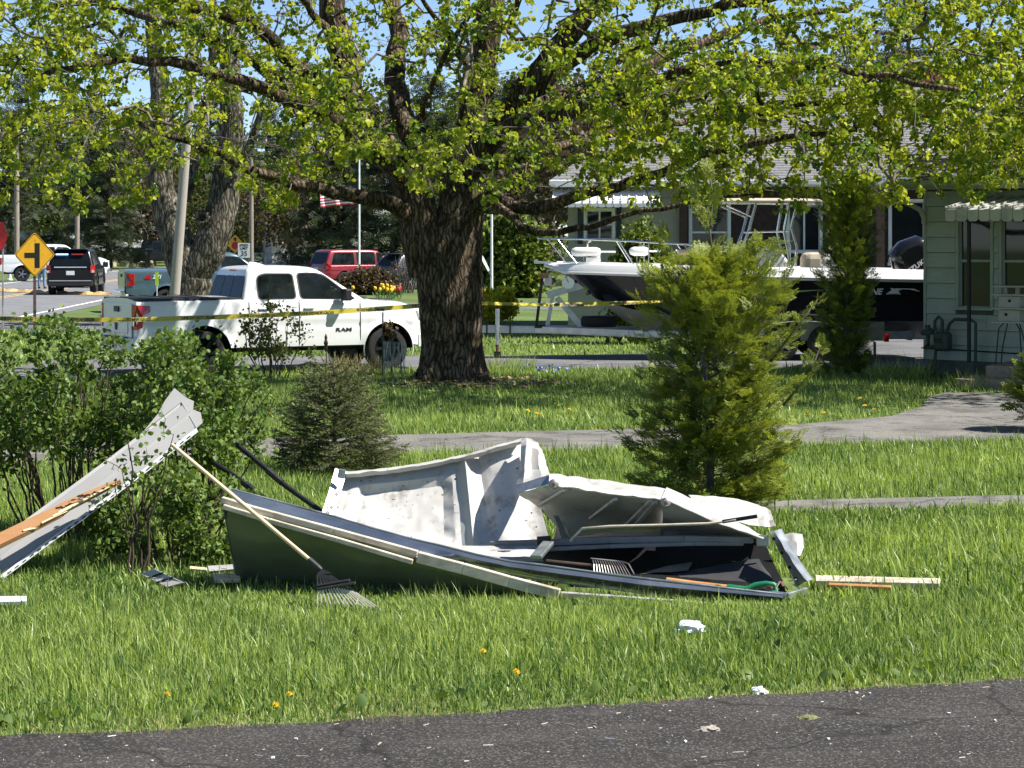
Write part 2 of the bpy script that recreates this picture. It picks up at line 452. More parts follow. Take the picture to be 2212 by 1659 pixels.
grime(m_path, (.055, .05, .045), 1.6, .50, .60, .55)
grime(m_path, (.16, .19, .07), .9, .60, .66, .5)
grime(m_asphalt, (.085, .08, .075), 1.2, .54, .72, .5, (1, 3, 1))
def cracks(m, scale, width, col):
    t = nt(m); b = t.nodes['Principled BSDF']; src = b.inputs['Base Color'].links[0].from_socket
    tc = t.nodes.new('ShaderNodeTexCoord'); no = t.nodes.new('ShaderNodeTexNoise'); no.inputs['Scale'].default_value = 3.; no.inputs['Detail'].default_value = 6
    m1 = t.nodes.new('ShaderNodeMix'); m1.data_type = 'RGBA'; m1.blend_type = 'LINEAR_LIGHT'; m1.inputs['Factor'].default_value = .22
    vo = t.nodes.new('ShaderNodeTexVoronoi'); vo.feature = 'DISTANCE_TO_EDGE'; vo.inputs['Scale'].default_value = scale
    t.links.new(tc.outputs['Object'], no.inputs['Vector']); t.links.new(tc.outputs['Object'], m1.inputs['A']); t.links.new(no.outputs['Color'], m1.inputs['B']); t.links.new(m1.outputs['Result'], vo.inputs['Vector'])
    cr = t.nodes.new('ShaderNodeValToRGB'); cr.color_ramp.elements[0].color = (.85, .85, .85, 1); cr.color_ramp.elements[1].color = (0, 0, 0, 1); cr.color_ramp.elements[1].position = width
    mx = t.nodes.new('ShaderNodeMix'); mx.data_type = 'RGBA'; mx.inputs['B'].default_value = (*col, 1)
    t.links.new(vo.outputs['Distance'], cr.inputs['Fac']); t.links.new(cr.outputs['Color'], mx.inputs['Factor']); t.links.new(src, mx.inputs['A']); t.links.new(mx.outputs['Result'], b.inputs['Base Color'])
cracks(m_path, .55, .012, (.03, .03, .025)); cracks(m_asphalt, .30, .006, (.012, .011, .010)); cracks(m_drive, .3, .012, (.04, .04, .04)); cracks(m_street, .16, .010, (.06, .06, .06))
def flat(name, poly, z, mat, skirt=.0):
    mb = MB(); mb.add([(x, y, z) for x, y in poly], [tuple(range(len(poly)))])
    o = mb.build(name, mat)
    # keep faces up
    if o.data.polygons[0].normal.z < 0: o.data.flip_normals()
    bm = bmesh.new(); bm.from_mesh(o.data); bmesh.ops.triangulate(bm, faces=bm.faces); bm.to_mesh(o.data); bm.free()
    return struct(o)
# the lawn sheet, gently uneven near the camera and rising around the maple's roots
TREE = Vector((-1.03, 39.3, 0))
def ground_z(x, y):
    d = math.hypot(x - TREE.x, (y - TREE.y))
    return .10 * math.exp(-(d / 1.5) ** 2)
gx = np.concatenate([[-900, -300, -120, -60, -35], np.arange(-22, 22.1, .5), [35, 60, 120, 300, 900]])
gy = np.concatenate([[-60, 0], np.arange(9, 60.1, .5), [75, 100, 140, 200, 300, 600, 1800]])
mb = MB(); mb.sheet([[(x, y, ground_z(x, y)) for x in gx] for y in gy])
ground = struct(mb.build('ground', m_ground, smooth=180))
near_road = flat('near_road', poly_road, .004, m_asphalt)
path = flat('asphalt_path', poly_path, .006, m_path)
walk = flat('narrow_walk', poly_walk, .006, m_path)
driveway = flat('driveway', poly_drive, .006, m_drive)
flat('far_lane', poly_lane1, .005, m_drive); flat('far_lane', poly_lane2, .005, m_drive)
flat('side_road', poly_apron, .005, m_drive)
# street as a ribbon with lines laid 4 mm above it
def ribbon(name, off0, off1, y0, y1, z, mat, parent=None, step=3.0):
    ys = np.arange(y0, y1 + .01, step)
    mb = MB(); mb.sheet([[(street_x(y) + off0, y, z), (street_x(y) + off1, y, z)] for y in ys])
    o = mb.build(name, mat, parent)
    return o
street = struct(ribbon('street', -5.3, 5.3, 20, 240, .008, m_street))
for k in range(2):
    ribbon('edge_line', (-4.6, 4.45)[k], (-4.45, 4.6)[k], 30, 240, .012, m_line_white, street)
for k in range(2):
    ribbon('centre_line', (-.25, .12)[k], (-.12, .25)[k], 30, 240, .012, m_line_yellow, street)
mb = MB(); mb.add([(-16.2, 58.0, .013), (-16.0, 58.1, .013), (-9.0, 61.65, .013), (-9.2, 61.75, .013)], [(0, 1, 2, 3)])
o = mb.build('stop_line', m_line_white, street)
if o.data.polygons[0].normal.z < 0: o.data.flip_normals()

# ------------------------------------------------------------------ grass
LOW = []           # (x, y, r, factor) spots of shorter grass
KEEP_POLY = []     # polygons without grass
KEEP_OUT = []      # (x, y, r) bare spots, filled by later parts before grow_grass() runs
def grow_grass(name, y0, y1, dens, h, w, quad, label, seed, straw=False, xpad=.6, poly=None, clump=True):
    rng = np.random.default_rng(seed)
    half = 1106 / K
    xm = half * y1 + xpad
    n = int(dens * 2 * xm * (y1 - y0))
    x = rng.uniform(-xm, xm, n); y = rng.uniform(y0, y1, n)
    keep = np.abs(x) < half * y + xpad
    wob = rng.normal(0, .045, n)
    for p in PAVED[1 if straw else 0:]: keep &= ~inside(x, y + wob, p)
    for p in KEEP_POLY: keep &= ~inside(x, y, p)
    for (cx, cy, r) in KEEP_OUT:
        keep &= ((x - cx) ** 2 + (y - cy) ** 2) > (r * rng.uniform(.5, 1.15, n)) ** 2
    # patchiness: a cheap sum of sines
    pt = (np.sin(x * 1.9 + 1.3) * np.sin(y * 1.37 + .4) + np.sin(x * .83 - y * 1.1) + .7 * np.sin(x * 4.1 + y * 3.3) + .5 * np.sin(x * 7.3 - y * 5.9 + 2)) / 3.2
    if straw:
        # straw gathers along paved edges
        e = np.interp(x, [p[0] for p in road_edge], [p[1] for p in road_edge])
        keep &= (y > e - .05 - .04 * np.abs(np.sin(x * 9))) & (rng.random(n) < np.clip(np.exp(-np.maximum(0, y - e) / .16) + .02, 0, 1))
    x = x[keep]; y = y[keep]; pt = pt[keep]; n = len(x)
    hh = h * rng.gamma(7, 1 / 7., n) * (1 + .35 * pt)
    for (cx, cy, r, f) in LOW:
        hh *= 1 - (1 - f) * np.exp(-(((x - cx) ** 2 + (y - cy) ** 2) / r ** 2) ** 2)
    e = np.interp(x, [p[0] for p in road_edge], [p[1] for p in road_edge])
    hh *= np.clip(.35 + (y - e) / .8, .35, 1)
    tall = rng.random(n) < .035
    hh = np.where(tall, hh * 1.75, hh)
    ww = w * rng.uniform(.6, 1.4, n) * np.where(tall, 1.5, 1)
    a = rng.uniform(0, 2 * np.pi, n)
    lean = np.abs(rng.normal(.45, .40, n)) if not straw else rng.uniform(.7, 1.5, n)
    la = rng.uniform(0, 2 * np.pi, n) * .75 + pt * 1.2
    dx, dy = np.cos(a) * ww / 2, np.sin(a) * ww / 2
    lx, ly = np.cos(la) * lean, np.sin(la) * lean
    z0 = np.zeros(n)
    dT = np.hypot(x - TREE.x, y - TREE.y); z0 += .10 * np.exp(-(dT / 1.5) ** 2)
    up = 1 / np.sqrt(1 + lean ** 2)
    tipx, tipy, tipz = x + lx * hh * up, y + ly * hh * up, z0 + hh * up
    var = np.clip(.38 + .22 * pt + rng.normal(0, .32, n), 0, 1)
    if quad:
        mxp, myp, mz = x + lx * hh * up * .33, y + ly * hh * up * .33, z0 + hh * up * .58
        V = np.stack([np.stack([x - dx, y - dy, z0 - .005], 1), np.stack([x + dx, y + dy, z0 - .005], 1),
                      np.stack([mxp + dx * .8, myp + dy * .8, mz], 1), np.stack([mxp - dx * .8, myp - dy * .8, mz], 1),
                      np.stack([tipx, tipy, tipz], 1)], 1).reshape(-1, 3)
        b = np.arange(n)[:, None] * 5
        F = (b + np.array([[0, 1, 2, 3, 3, 2, 4]])).ravel()
        S = np.tile([4, 3], n); vv = np.repeat(var, 5)
    else:
        V = np.stack([np.stack([x - dx, y - dy, z0 - .005], 1), np.stack([x + dx, y + dy, z0 - .005], 1), np.stack([tipx, tipy, tipz], 1)], 1).reshape(-1, 3)
        F = np.arange(n * 3); S = np.full(n, 3); vv = np.repeat(var, 3)
    o = npmesh(name, V, F, S, m_straw if straw else m_grass, var=vv)
    return tag(o, label, 'grass', kind='stuff')
def all_grass():
    grow_grass('grass', 11.2, 16.2, 4200, .074, .0062, True, 'long bright grass along the edge of the near road', 1)
    grow_grass('grass', 16.2, 22.0, 2300, .074, .0085, True, 'long grass around the crumpled garage door', 2)
    grow_grass('grass', 22.0, 31.0, 1100, .085, .012, False, 'grass either side of the asphalt path', 3)
    grow_grass('grass', 31.0, 44.5, 480, .075, .015, False, 'shaded lawn grass under the big maple', 4)
    grow_grass('grass', 44.5, 62.0, 130, .06, .030, False, 'short lawn grass beyond the driveway', 5)
    grow_grass('dry_straw', 11.2, 16.0, 1500, .07, .006, False, 'dry straw scattered along the near road edge', 6, straw=True)
# ------------------------------------------------------------------ plant machinery
def scatter(name, tv, tf, pos, basis, scale, var, mat, parent=None, vjit=0.):
    """copies of a small leaf template (verts tv, faces tf) at pos with 3x3 basis rows -> one foliage mesh"""
    tv = np.asarray(tv, float); n = len(pos); k = len(tv)
    pos = np.asarray(pos, float); basis = np.asarray(basis, float); scale = np.asarray(scale, float)
    V = np.einsum('kj,nji->nki', tv, basis) * scale[:, None, None] + pos[:, None, :]
    ff = np.array([i for f in tf for i in f]); sz = np.array([len(f) for f in tf])
    F = (np.arange(n)[:, None] * k + ff[None, :]).ravel()
    S = np.tile(sz, n)
    if parent is not None: V = V - np.array(parent.location)[None, None, :]
    return npmesh(name, V.reshape(-1, 3), F, S, mat, parent, var=np.repeat(var, k))
def bases(axis, rng, up=None, roll=None):
    """rows x (axis), y, z for every leaf"""
    x = axis / np.maximum(1e-6, np.linalg.norm(axis, axis=1))[:, None]
    r = rng.normal(0, 1, x.shape) if up is None else up
    y = np.cross(r, x); y /= np.maximum(1e-6, np.linalg.norm(y, axis=1))[:, None]
    z = np.cross(x, y)
    return np.stack([x, y, z], 1)
LEAF_V = [(0, 0, 0), (.28, .46, .12), (.72, .36, .10), (1, 0, -.08), (.72, -.36, .10), (.28, -.46, .12)]
LEAF_F = [(0, 1, 2, 3), (0, 3, 4, 5)]
LOBE_V = [(0, 0, 0), (.05, .40, .06), (.35, .34, .03), (.52, .62, .12), (.66, .26, .02), (1, 0, -.10), (.66, -.26, .02), (.52, -.62, .12), (.35, -.34, .03), (.05, -.40, .06), (.45, 0, .0)]
LOBE_F = [(0, 1, 2, 10), (10, 2, 3, 4), (10, 4, 5), (10, 5, 6), (10, 6, 7, 8), (10, 8, 9, 0)]

class Skeleton:
    """grows twigs from given limbs towards target points, then turns the graph into tapered tubes"""
    def __init__(s):
        s.p = []; s.par = []; s.r = []; s.d = []
    def limb(s, pts, r0, r1, start=None, step=.25, wob=.03):
        pts = [Vector(q) for q in pts]
        # Catmull-Rom through the points
        path = []
        for i in range(len(pts) - 1):
            a = pts[max(i - 1, 0)]; b = pts[i]; c = pts[i + 1]; d = pts[min(i + 2, len(pts) - 1)]
            n = max(2, int((c - b).length / step))
            for j in range(n):
                t = j / n
                path.append(.5 * ((2 * b) + (c - a) * t + (2 * a - 5 * b + 4 * c - d) * t * t + (3 * b - a - 3 * c + d) * t ** 3))
        path.append(pts[-1])
        prev = -1 if start is None else start
        ids = []
        for i, q in enumerate(path):
            f = i / (len(path) - 1)
            if 0 < i: q = q + Vector((random.gauss(0, wob), random.gauss(0, wob), random.gauss(0, wob)))
            s.p.append(tuple(q)); s.par.append(prev); s.r.append(lerp(r0, r1, f ** .8))
            s.d.append(tuple((path[min(i + 1, len(path) - 1)] - path[max(i - 1, 0)]).normalized()))
            prev = len(s.p) - 1; ids.append(prev)
        return ids
    def nearest(s, q):
        a = np.array(s.p); return int(np.argmin(((a - np.array(q)) ** 2).sum(1)))
    def grow(s, targets, origin, step=.22, sag=.0, curl=.35, jit=.04, minr=0., skip=0):
        cap = len(s.p) + len(targets) * 14 + 10
        A = np.empty((cap, 3)); n = len(s.p); A[:n] = s.p
        first = skip
        order = np.argsort(np.linalg.norm(targets - np.array(origin)[None, :], axis=1))
        tips = []
        rng = np.random.default_rng(3)
        for ti in order:
            q = targets[ti]
            d2 = ((A[first:n] - q) ** 2).sum(1)
            j = int(np.argmin(d2)) + first
            dist = math.sqrt(d2[j - first])
            if dist < .03: continue
            p = A[j]; dv = np.array(s.d[j])
            k = max(1, min(13, int(dist / step + .5)))
            ctrl = p + dv * dist * curl + np.array((0, 0, sag * dist))
            prev = j; last = p
            for i in range(1, k + 1):
                t = i / k
                w = (1 - t) ** 2 * p + 2 * t * (1 - t) * ctrl + t * t * q
                if i < k: w = w + rng.normal(0, jit * dist / k * 1.6, 3)
                s.p.append(tuple(w)); s.par.append(prev); s.r.append(minr)
                dd = w - last; ln = np.linalg.norm(dd); s.d.append(tuple(dd / max(ln, 1e-6)))
                A[n] = w; prev = n; n += 1; last = w
            tips.append(prev)
        return tips
    def tubes(s, rt=.004, pw=.46, nmax=10, cut=None):
        n = len(s.p)
        cnt = np.zeros(n); ch = [[] for _ in range(n)]
        for i in range(n):
            if s.par[i] >= 0: ch[s.par[i]].append(i)
        for i in range(n - 1, -1, -1):
            if not ch[i]: cnt[i] = max(cnt[i], 1)
            if s.par[i] >= 0: cnt[s.par[i]] += cnt[i]
        rad = np.maximum(rt * cnt ** pw, np.array(s.r))
        s.rad = rad
        mb = MB(); big = MB()
        main = [(max(c, key=lambda q: rad[q]) if c else -1) for c in ch]
        for i in range(n):
            pa = s.par[i]
            if pa >= 0 and main[pa] == i: continue
            path = []; rs = []
            if pa >= 0: path.append(s.p[pa]); rs.append(min(rad[pa], rad[i] * 1.15))
            j = i
            while j >= 0:
                path.append(s.p[j]); rs.append(rad[j]); j = main[j]
            if len(path) < 2: continue
            rs[-1] *= .5
            r0 = max(rs)
            sides = 3 if r0 < .009 else (5 if r0 < .03 else (8 if r0 < .09 else 14))
            (big if (cut and r0 > cut) else mb).tube(path, rs, sides, cap=False)
        return mb, big
def shift(mb, o):
    mb.v = [(p[0] - o[0], p[1] - o[1], p[2] - o[2]) for p in mb.v]; return mb

# ------------------------------------------------------------------ conifer-type spray (flat fan of scale-leaf shoots)
def make_spray(pairs=7, sub=True):
    V = []; F = []
    def rhomb(a, d, L, w, z=0.):
        a = np.array(a); d = np.array(d) / np.linalg.norm(d); pn = np.array((-d[1], d[0]))
        b = len(V)
        for q in (a, a + d * L * .45 + pn * w, a + d * L, a + d * L * .45 - pn * w): V.append((q[0], q[1], z))
        F.append((b, b + 1, b + 2, b + 3))
    rhomb((0, 0), (1, 0), 1.0, .022)
    for i in range(pairs):
        x = .12 + .80 * i / pairs
        L = .50 * (1 - .62 * i / pairs)
        for sg in (-1, 1):
            ang = R(48) * sg
            d = (math.cos(ang), math.sin(ang))
            z = .05 * math.sin(i * 2.1 + sg)
            rhomb((x, 0), d, L, .034, z)
            if sub:
                for q in (.48,):
                    for s2 in (-1, 1):
                        an2 = ang + R(38) * s2
                        rhomb((x + d[0] * L * q, d[1] * L * q), (math.cos(an2), math.sin(an2)), L * .48, .032, z)
    return V, F
SPRAY_V, SPRAY_F = make_spray(6, True)
SPRAY2_V, SPRAY2_F = make_spray(5, False)

def thuja(root, base, h, rad, nb, mat, rng, top=1.0, ascend=.75, spray=.26, profile=None, leader=None, tmpl=None, droopy=False, lump=0.):
    """loose columnar cedar: stem, ascending branches, flat sprays"""
    base = np.array(base)
    sk = Skeleton()
    sk.limb([Vector(base) + Vector((random.gauss(0, .03) * i, random.gauss(0, .03) * i, h * i / 5)) for i in range(6)], .035 * h / 2, .006, step=.15)
    pos = []; ax = []; sc = []; va = []; ups = []
    for b in range(nb):
        f = .02 + .95 * rng.random() ** (1.35 if droopy else 1.)
        z0 = f * h * .86
        a = rng.uniform(0, 2 * np.pi)
        asc = ascend * (.22 + .95 * f) if droopy else ascend
        rr = rad * (profile(f) if profile else (1 - f) ** .6) * rng.uniform(.70, 1.15) * (1 + lump * mnoise.noise((math.cos(a) * 1.6, math.sin(a) * 1.6, f * 4.5)))
        dirh = np.array((np.cos(a), np.sin(a), 0))
        p0 = base + np.array((0, 0, z0)); 
        L = rr / max(.25, math.cos(math.atan(asc)))
        k = max(4, int(L / .07))
        last = p0
        path = []
        for i in range(k + 1):
            t = i / k
            p = p0 + dirh * rr * t + np.array((0, 0, asc * rr * t * (.45 + .75 * t))) + rng.normal(0, .012, 3)
            path.append(p)
            if t > .22:
                m = 2 if t < .9 else 4
                for q in range(m):
                    d = dirh * (.5 + t) + np.array((0, 0, asc * 1.1)) + rng.normal(0, .45, 3)
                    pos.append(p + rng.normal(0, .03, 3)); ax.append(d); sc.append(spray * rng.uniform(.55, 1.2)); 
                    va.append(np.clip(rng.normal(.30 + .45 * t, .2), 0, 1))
                    ups.append(np.cross(d, np.cross(dirh, (0, 0, 1))) + rng.normal(0, .6, 3))
        prev = sk.nearest(p0)
        for i in range(1, k + 1, 2):
            sk.p.append(tuple(path[i])); sk.par.append(prev); sk.r.append(.003); sk.d.append(tuple(dirh)); prev = len(sk.p) - 1
    mb, _ = sk.tubes(.003, .40)
    shift(mb, root.location).build('stem', m_twig, root, smooth=180)
    T = tmpl or (SPRAY_V, SPRAY_F)
    pos = np.array(pos); ax = np.array(ax)
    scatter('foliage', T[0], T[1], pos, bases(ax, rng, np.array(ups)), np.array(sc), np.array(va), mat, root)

def leaf_tree(root, sk, tips_pos, tip_dirs, per, size, spread, mat, rng, name='leaves', droop=.6, tmpl=None, lo=.15, hi=.85):
    n = len(tips_pos)
    k = rng.integers(per[0], per[1] + 1, n)
    idx = np.repeat(np.arange(n), k)
    m = len(idx)
    pos = tips_pos[idx] + rng.normal(0, spread, (m, 3))
    d = tip_dirs[idx] * .6 + rng.normal(0, .8, (m, 3)); d[:, 2] -= droop
    cl = rng.normal(.5, .28, n)
    var = np.clip(cl[idx] + rng.normal(0, .15, m), lo - .15, hi + .15)
    T = tmpl or (LEAF_V, LEAF_F)
    return scatter(name, T[0], T[1], pos, bases(d, rng), rng.uniform(size[0], size[1], m), var, mat, root)
# ------------------------------------------------------------------ the big maple
def big_maple():
    root = thing('maple_tree', 'big maple with thick forked trunk and yellow-green young leaves, beside the white pickup', 'tree', TREE)
    rng = np.random.default_rng(5)
    Y = 39.3
    q = lambda u, v, dy=0: P(u, v, Y + dy)
    # trunk: flared, lobed column with two stems above the fork
    mb = MB()
    def column(ctrl, n=40, step=.09, lob=.10, seed=0.):
        # ctrl: list of (u_left, u_right, v, dy)
        rows = []
        zs = [q(0, c[2]).z for c in ctrl]
        cx = [(q(c[0], c[2], c[3]).x + q(c[1], c[2], c[3]).x) / 2 for c in ctrl]
        rr = [(q(c[1], c[2]).x - q(c[0], c[2]).x) / 2 for c in ctrl]
        dy = [c[3] for c in ctrl]
        o = np.argsort(zs); zs = np.array(zs)[o]; cx = np.array(cx)[o]; rr = np.array(rr)[o]; dy = np.array(dy)[o]
        z = zs[0]
        while z < zs[-1] + 1e-6:
            x0 = np.interp(z, zs, cx); r0 = np.interp(z, zs, rr); y0 = Y + np.interp(z, zs, dy)
            row = []
            flare = max(0, .75 - z)
            for j in range(n + 1):
                a = 2 * math.pi * j / n
                l = 1 + lob * math.sin(2 * a + .7 + seed) * .5 + lob * .5 * math.sin(3 * a + z * .5 + seed) + flare * .35 * math.sin(5 * a + 1.0) * .5
                rd = mnoise.noise((math.cos(a) * 7, math.sin(a) * 7, z * 1.1 + seed)) * .035 + mnoise.noise((math.cos(a) * 18, math.sin(a) * 18, z * 2.2)) * .018
                r = r0 * l + rd
                row.append((x0 + r * math.cos(a), y0 + r * .95 * math.sin(a), z))
            rows.append(row); z += step
        mb.sheet(rows)
    column([(884, 1066, 850, 0), (892, 1054, 822, 0), (905, 1046, 790, 0), (910, 1040, 740, 0), (907, 1040, 690, 0), (902, 1040, 640, 0), (898, 1040, 590, 0), (902, 1040, 550, 0), (922, 1040, 500, .0), (940, 1040, 470, 0), (950, 1038, 430, .05), (955, 1035, 395, .1)], lob=.055)
    column([(884, 985, 600, -.05), (876, 970, 560, -.08), (866, 955, 500, -.10), (860, 942, 450, -.1), (855, 935, 410, -.05), (852, 925, 380, 0)], seed=2., lob=.06)
    # roots
    for (u0, v0, u1, v1, r) in ((905, 818, 880, 830, .09), (1000, 835, 1004, 848, .09), (1035, 825, 1085, 842, .10)):
        a = q(u0, v0); a.z = .10
        b = G(u1, v1); b.z = .0
        mid = (a + b) / 2; mid.z = .06
        mb.tube([a, mid, b], [r * 1.3, r, r * .35], 10)
    shift(mb, root.location).build('trunk', m_bark, root, smooth=60)
    # limbs, traced from the photograph and given depth
    sk = Skeleton()
    t1 = sk.limb([q(902, 470, -.1), q(892, 400, -.05)], .31, .30)
    t2 = sk.limb([q(997, 470, 0), q(996, 390, .1)], .32, .30)
    L1, L2 = t1[-1], t2[-1]
    def lb(st, pts, r0, r1): return sk.limb([Vector(sk.p[st])] + [q(*p) for p in pts], r0, r1, start=st, wob=.022)
    a1 = lb(L1, [(850, 340, .1), (800, 270, .4), (757, 200, .5), (738, 100, .6), (712, 0, .8), (690, -160, 1), (640, -420, 1.2)], .31, .17)
    a2 = lb(L1, [(890, 320, .3), (868, 240, .8), (850, 170, 1.2), (858, 80, 1.8), (835, -40, 2.4), (800, -300, 3.5)], .24, .11)
    a3 = lb(t1[0], [(820, 432, -.6), (720, 412, -1.2), (640, 396, -1.7), (560, 372, -2.2), (470, 330, -2.8), (380, 300, -3.4), (270, 255, -4.0)], .16, .035)
    a4 = lb(L1, [(820, 330, -.8), (735, 270, -1.6), (640, 215, -2.2), (540, 180, -2.8), (400, 140, -3.6), (240, 130, -4.2), (90, 165, -5)], .19, .045)
    a5 = lb(a1[4], [(700, 250, 1.2), (610, 180, 2.2), (480, 90, 3.0), (330, 40, 4.0), (180, 5, 4.6), (20, 40, 5.2)], .17, .05)
    a6 = lb(a1[6], [(650, 150, -.8), (560, 60, -1.8), (440, 20, -2.8), (300, -20, -3.8), (120, -60, -4.5)], .16, .05)
    b1 = lb(L2, [(1010, 300, .3), (1035, 180, .4), (1052, 90, .5), (1062, 0, .6), (1070, -150, .8), (1060, -420, 1)], .28, .19)
    b2 = lb(L2, [(1040, 330, .0), (1095, 250, -.2), (1160, 165, -.3), (1225, 80, -.4), (1290, 0, -.5), (1380, -140, -.6), (1480, -330, -1)], .26, .13)
    b3 = lb(t2[0], [(1062, 425, -.5), (1110, 440, -.9), (1165, 452, -1.2), (1235, 425, -1.6), (1330, 405, -2.0), (1430, 370, -2.4), (1550, 330, -3.0), (1700, 300, -3.6), (1850, 280, -4.2)], .15, .03)
    b4 = lb(b3[3], [(1130, 488, -1.6), (1175, 502, -1.9), (1250, 494, -2.3), (1330, 468, -2.8), (1430, 450, -3.2), (1520, 432, -3.6), (1640, 420, -4)], .09, .022)
    b5 = lb(b2[4], [(1180, 225, .8), (1280, 185, 1.5), (1400, 140, 2.4), (1520, 90, 3.2), (1680, 40, 4.0), (1850, 20, 4.6)], .18, .05)
    b6 = lb(b2[3], [(1130, 260, -1.0), (1230, 240, -1.8), (1350, 200, -2.6), (1500, 150, -3.4), (1680, 140, -4.3), (1880, 160, -5.2), (2080, 200, -5.8)], .16, .035)
    b7 = lb(b2[6], [(1260, 110, 0), (1380, 60, -.6), (1540, 20, -1.2), (1750, -20, -1.6), (1950, -60, -2)], .17, .05)
    b8 = lb(L2, [(1060, 360, 1.0), (1150, 330, 2.0), (1270, 300, 3.0), (1420, 270, 4.0), (1600, 250, 5.0), (1800, 240, 5.6)], .13, .03)
    c1 = lb(a1[8], [(700, 60, -1.5), (620, -40, -2.8), (540, -140, -4)], .10, .03)
    c2 = lb(b1[8], [(1090, 60, -1.5), (1140, -40, -3), (1180, -160, -4.5)], .10, .03)
    c3 = lb(b1[6], [(1000, 130, -1.6), (960, 60, -3.0), (900, -10, -4.2)], .10, .03)
    c4 = lb(a2[4], [(930, 200, -1.2), (960, 120, -2.4), (1010, 40, -3.4)], .08, .02)
    skip = 8
    # crown targets: clumpy, mostly a wide umbrella, open underneath
    def targets(n, zlo, zhi, rx, ry, cx, cy, inner):
        out = []
        while len(out) < n:
            x = rng.uniform(-rx, rx); y = rng.uniform(-ry, ry)
            d = math.hypot(x / rx, y / ry)
            if d > 1: continue
            z = rng.uniform(zlo, zhi)
            low = 3.30 + .9 * max(0, .45 - d) * 2.2 + .30 * math.sin(x * .9 + 1) * math.cos(y * .7) + .25 * math.sin(x * 2.3)
            if z < low or cy + y > 41.0 + .3 * rng.normal(): continue
            if d < inner and rng.random() > .35: continue
            g = mnoise.noise((x * .75 + 3, y * .6, z * .95)) + .5 * mnoise.noise((x * 1.9, y * 1.6 + 7, z * 2.1))
            if g < .13 + .08 * rng.normal(): continue
            out.append((cx + x, cy + y, z))
        return np.array(out)
    T1 = targets(3700, 2.9, 7.2, 10.6, 5.4, -.2, Y - 2.0, .22)
    T2 = targets(550, 7.2, 11.5, 8.0, 5.0, -.4, Y - 1.2, .2)
    T3 = []
    while len(T3) < 850:
        p = (rng.uniform(1.2, 9.2), rng.uniform(33.2, 38.5), rng.uniform(3.05, 5.2))
        if p[2] < 3.25 + .3 * math.sin(p[0] * 1.7) + .15 * math.sin(p[1] * 2): continue
        if mnoise.noise((p[0] * .9, p[1] * .8, p[2] * 1.3)) < .05: continue
        T3.append(p)
    T = np.concatenate([T1, T2, np.array(T3)])
    tips = sk.grow(T, (-1, Y, 5.0), step=.24, sag=.05, curl=.30, jit=.16, skip=skip)
    mb, big = sk.tubes(.0060, .42, cut=.055)
    shift(big, root.location).build('limbs', m_bark, root, smooth=60)
    shift(mb, root.location).build('branches', m_bark_pale, root, smooth=180)
    tp = np.array([sk.p[i] for i in tips]); td = np.array([sk.d[i] for i in tips])
    # extra tufts along the last twigs
    ex = [sk.par[i] for i in tips]
    ep = np.array([sk.p[i] for i in ex])[::5]; ed = np.array([sk.d[i] for i in ex])[::5]
    leaf_tree(root, sk, np.concatenate([tp, ep]), np.concatenate([td, ed]), (8, 14), (.045, .105), .044, m_leaf_maple, rng)
    leaf_tree(root, sk, tp[::2], td[::2], (4, 9), (.022, .04), .05, m_leaf_flower, rng, name='blossom', droop=.9)
    return root
big_maple()

def side_maple(label, cx, cy, rx, ry, n, limbs, seed, zlo=3.3, zhi=8.2):
    root = thing('maple_tree', label, 'tree', (cx, cy, 0))
    rng = np.random.default_rng(seed)
    sk = Skeleton()
    t = sk.limb([(cx, cy, 0), (cx + .05, cy, 1.5), (cx, cy + .1, 3.0)], .42, .33)
    for l in limbs: sk.limb([Vector(sk.p[t[-1]])] + [Vector(p) for p in l], .16, .03, start=t[-1])
    out = []
    while len(out) < n:
        x = rng.uniform(-rx, rx); y = rng.uniform(-ry, ry); d = math.hypot(x / rx, y / ry)
        if d > 1: continue
        z = rng.uniform(zlo, zhi)
        if z < zlo + .25 + .35 * math.sin((cx + x) * 1.1) + .2 * math.cos(y * 1.7): continue
        if mnoise.noise((x * .8 + seed, y * .7, z)) < .04 + .1 * rng.normal(): continue
        out.append((cx + x, cy + y, z))
    tips = sk.grow(np.array(out), (cx, cy, 4.0), step=.26, sag=.05, curl=.30, jit=.16, skip=len(t) - 2)
    mb, big = sk.tubes(.0042, .43, cut=.055)
    shift(big, root.location).build('trunk', m_bark, root, smooth=60)
    shift(mb, root.location).build('branches', m_bark_pale, root, smooth=180)
    tp = np.array([sk.p[i] for i in tips]); td = np.array([sk.d[i] for i in tips])
    leaf_tree(root, sk, tp, td, (8, 14), (.045, .105), .044, m_leaf_maple, rng)
    leaf_tree(root, sk, tp[::2], td[::2], (4, 9), (.022, .04), .05, m_leaf_flower, rng, name='blossom', droop=.9)
side_maple('maple standing past the right edge, its leafy branches hanging over the green house roof', 11.4, 37.8, 6.4, 4.4, 2100,
           [[(9.5, 38, 4.2), (7.8, 37.5, 4.7)], [(10, 37, 4.6), (8.2, 36, 5.4)], [(10, 40, 5), (8, 41, 6.2)], [(12, 37, 6), (11, 36, 8)], [(13.5, 39, 5), (15, 39, 6)]], 21)
side_maple('maple standing past the left edge, its branches reaching above the yellow sign', -13.0, 39.5, 6.0, 4.0, 1000,
           [[(-11, 41, 4.5), (-9.2, 41, 5.6), (-7.8, 40.8, 5.0)], [(-11, 40, 5), (-9, 39.2, 6.5)], [(-11.5, 42.5, 4.2), (-9.5, 43, 4.6)], [(-13, 41, 6), (-13, 41, 8)]], 22, zlo=3.6)

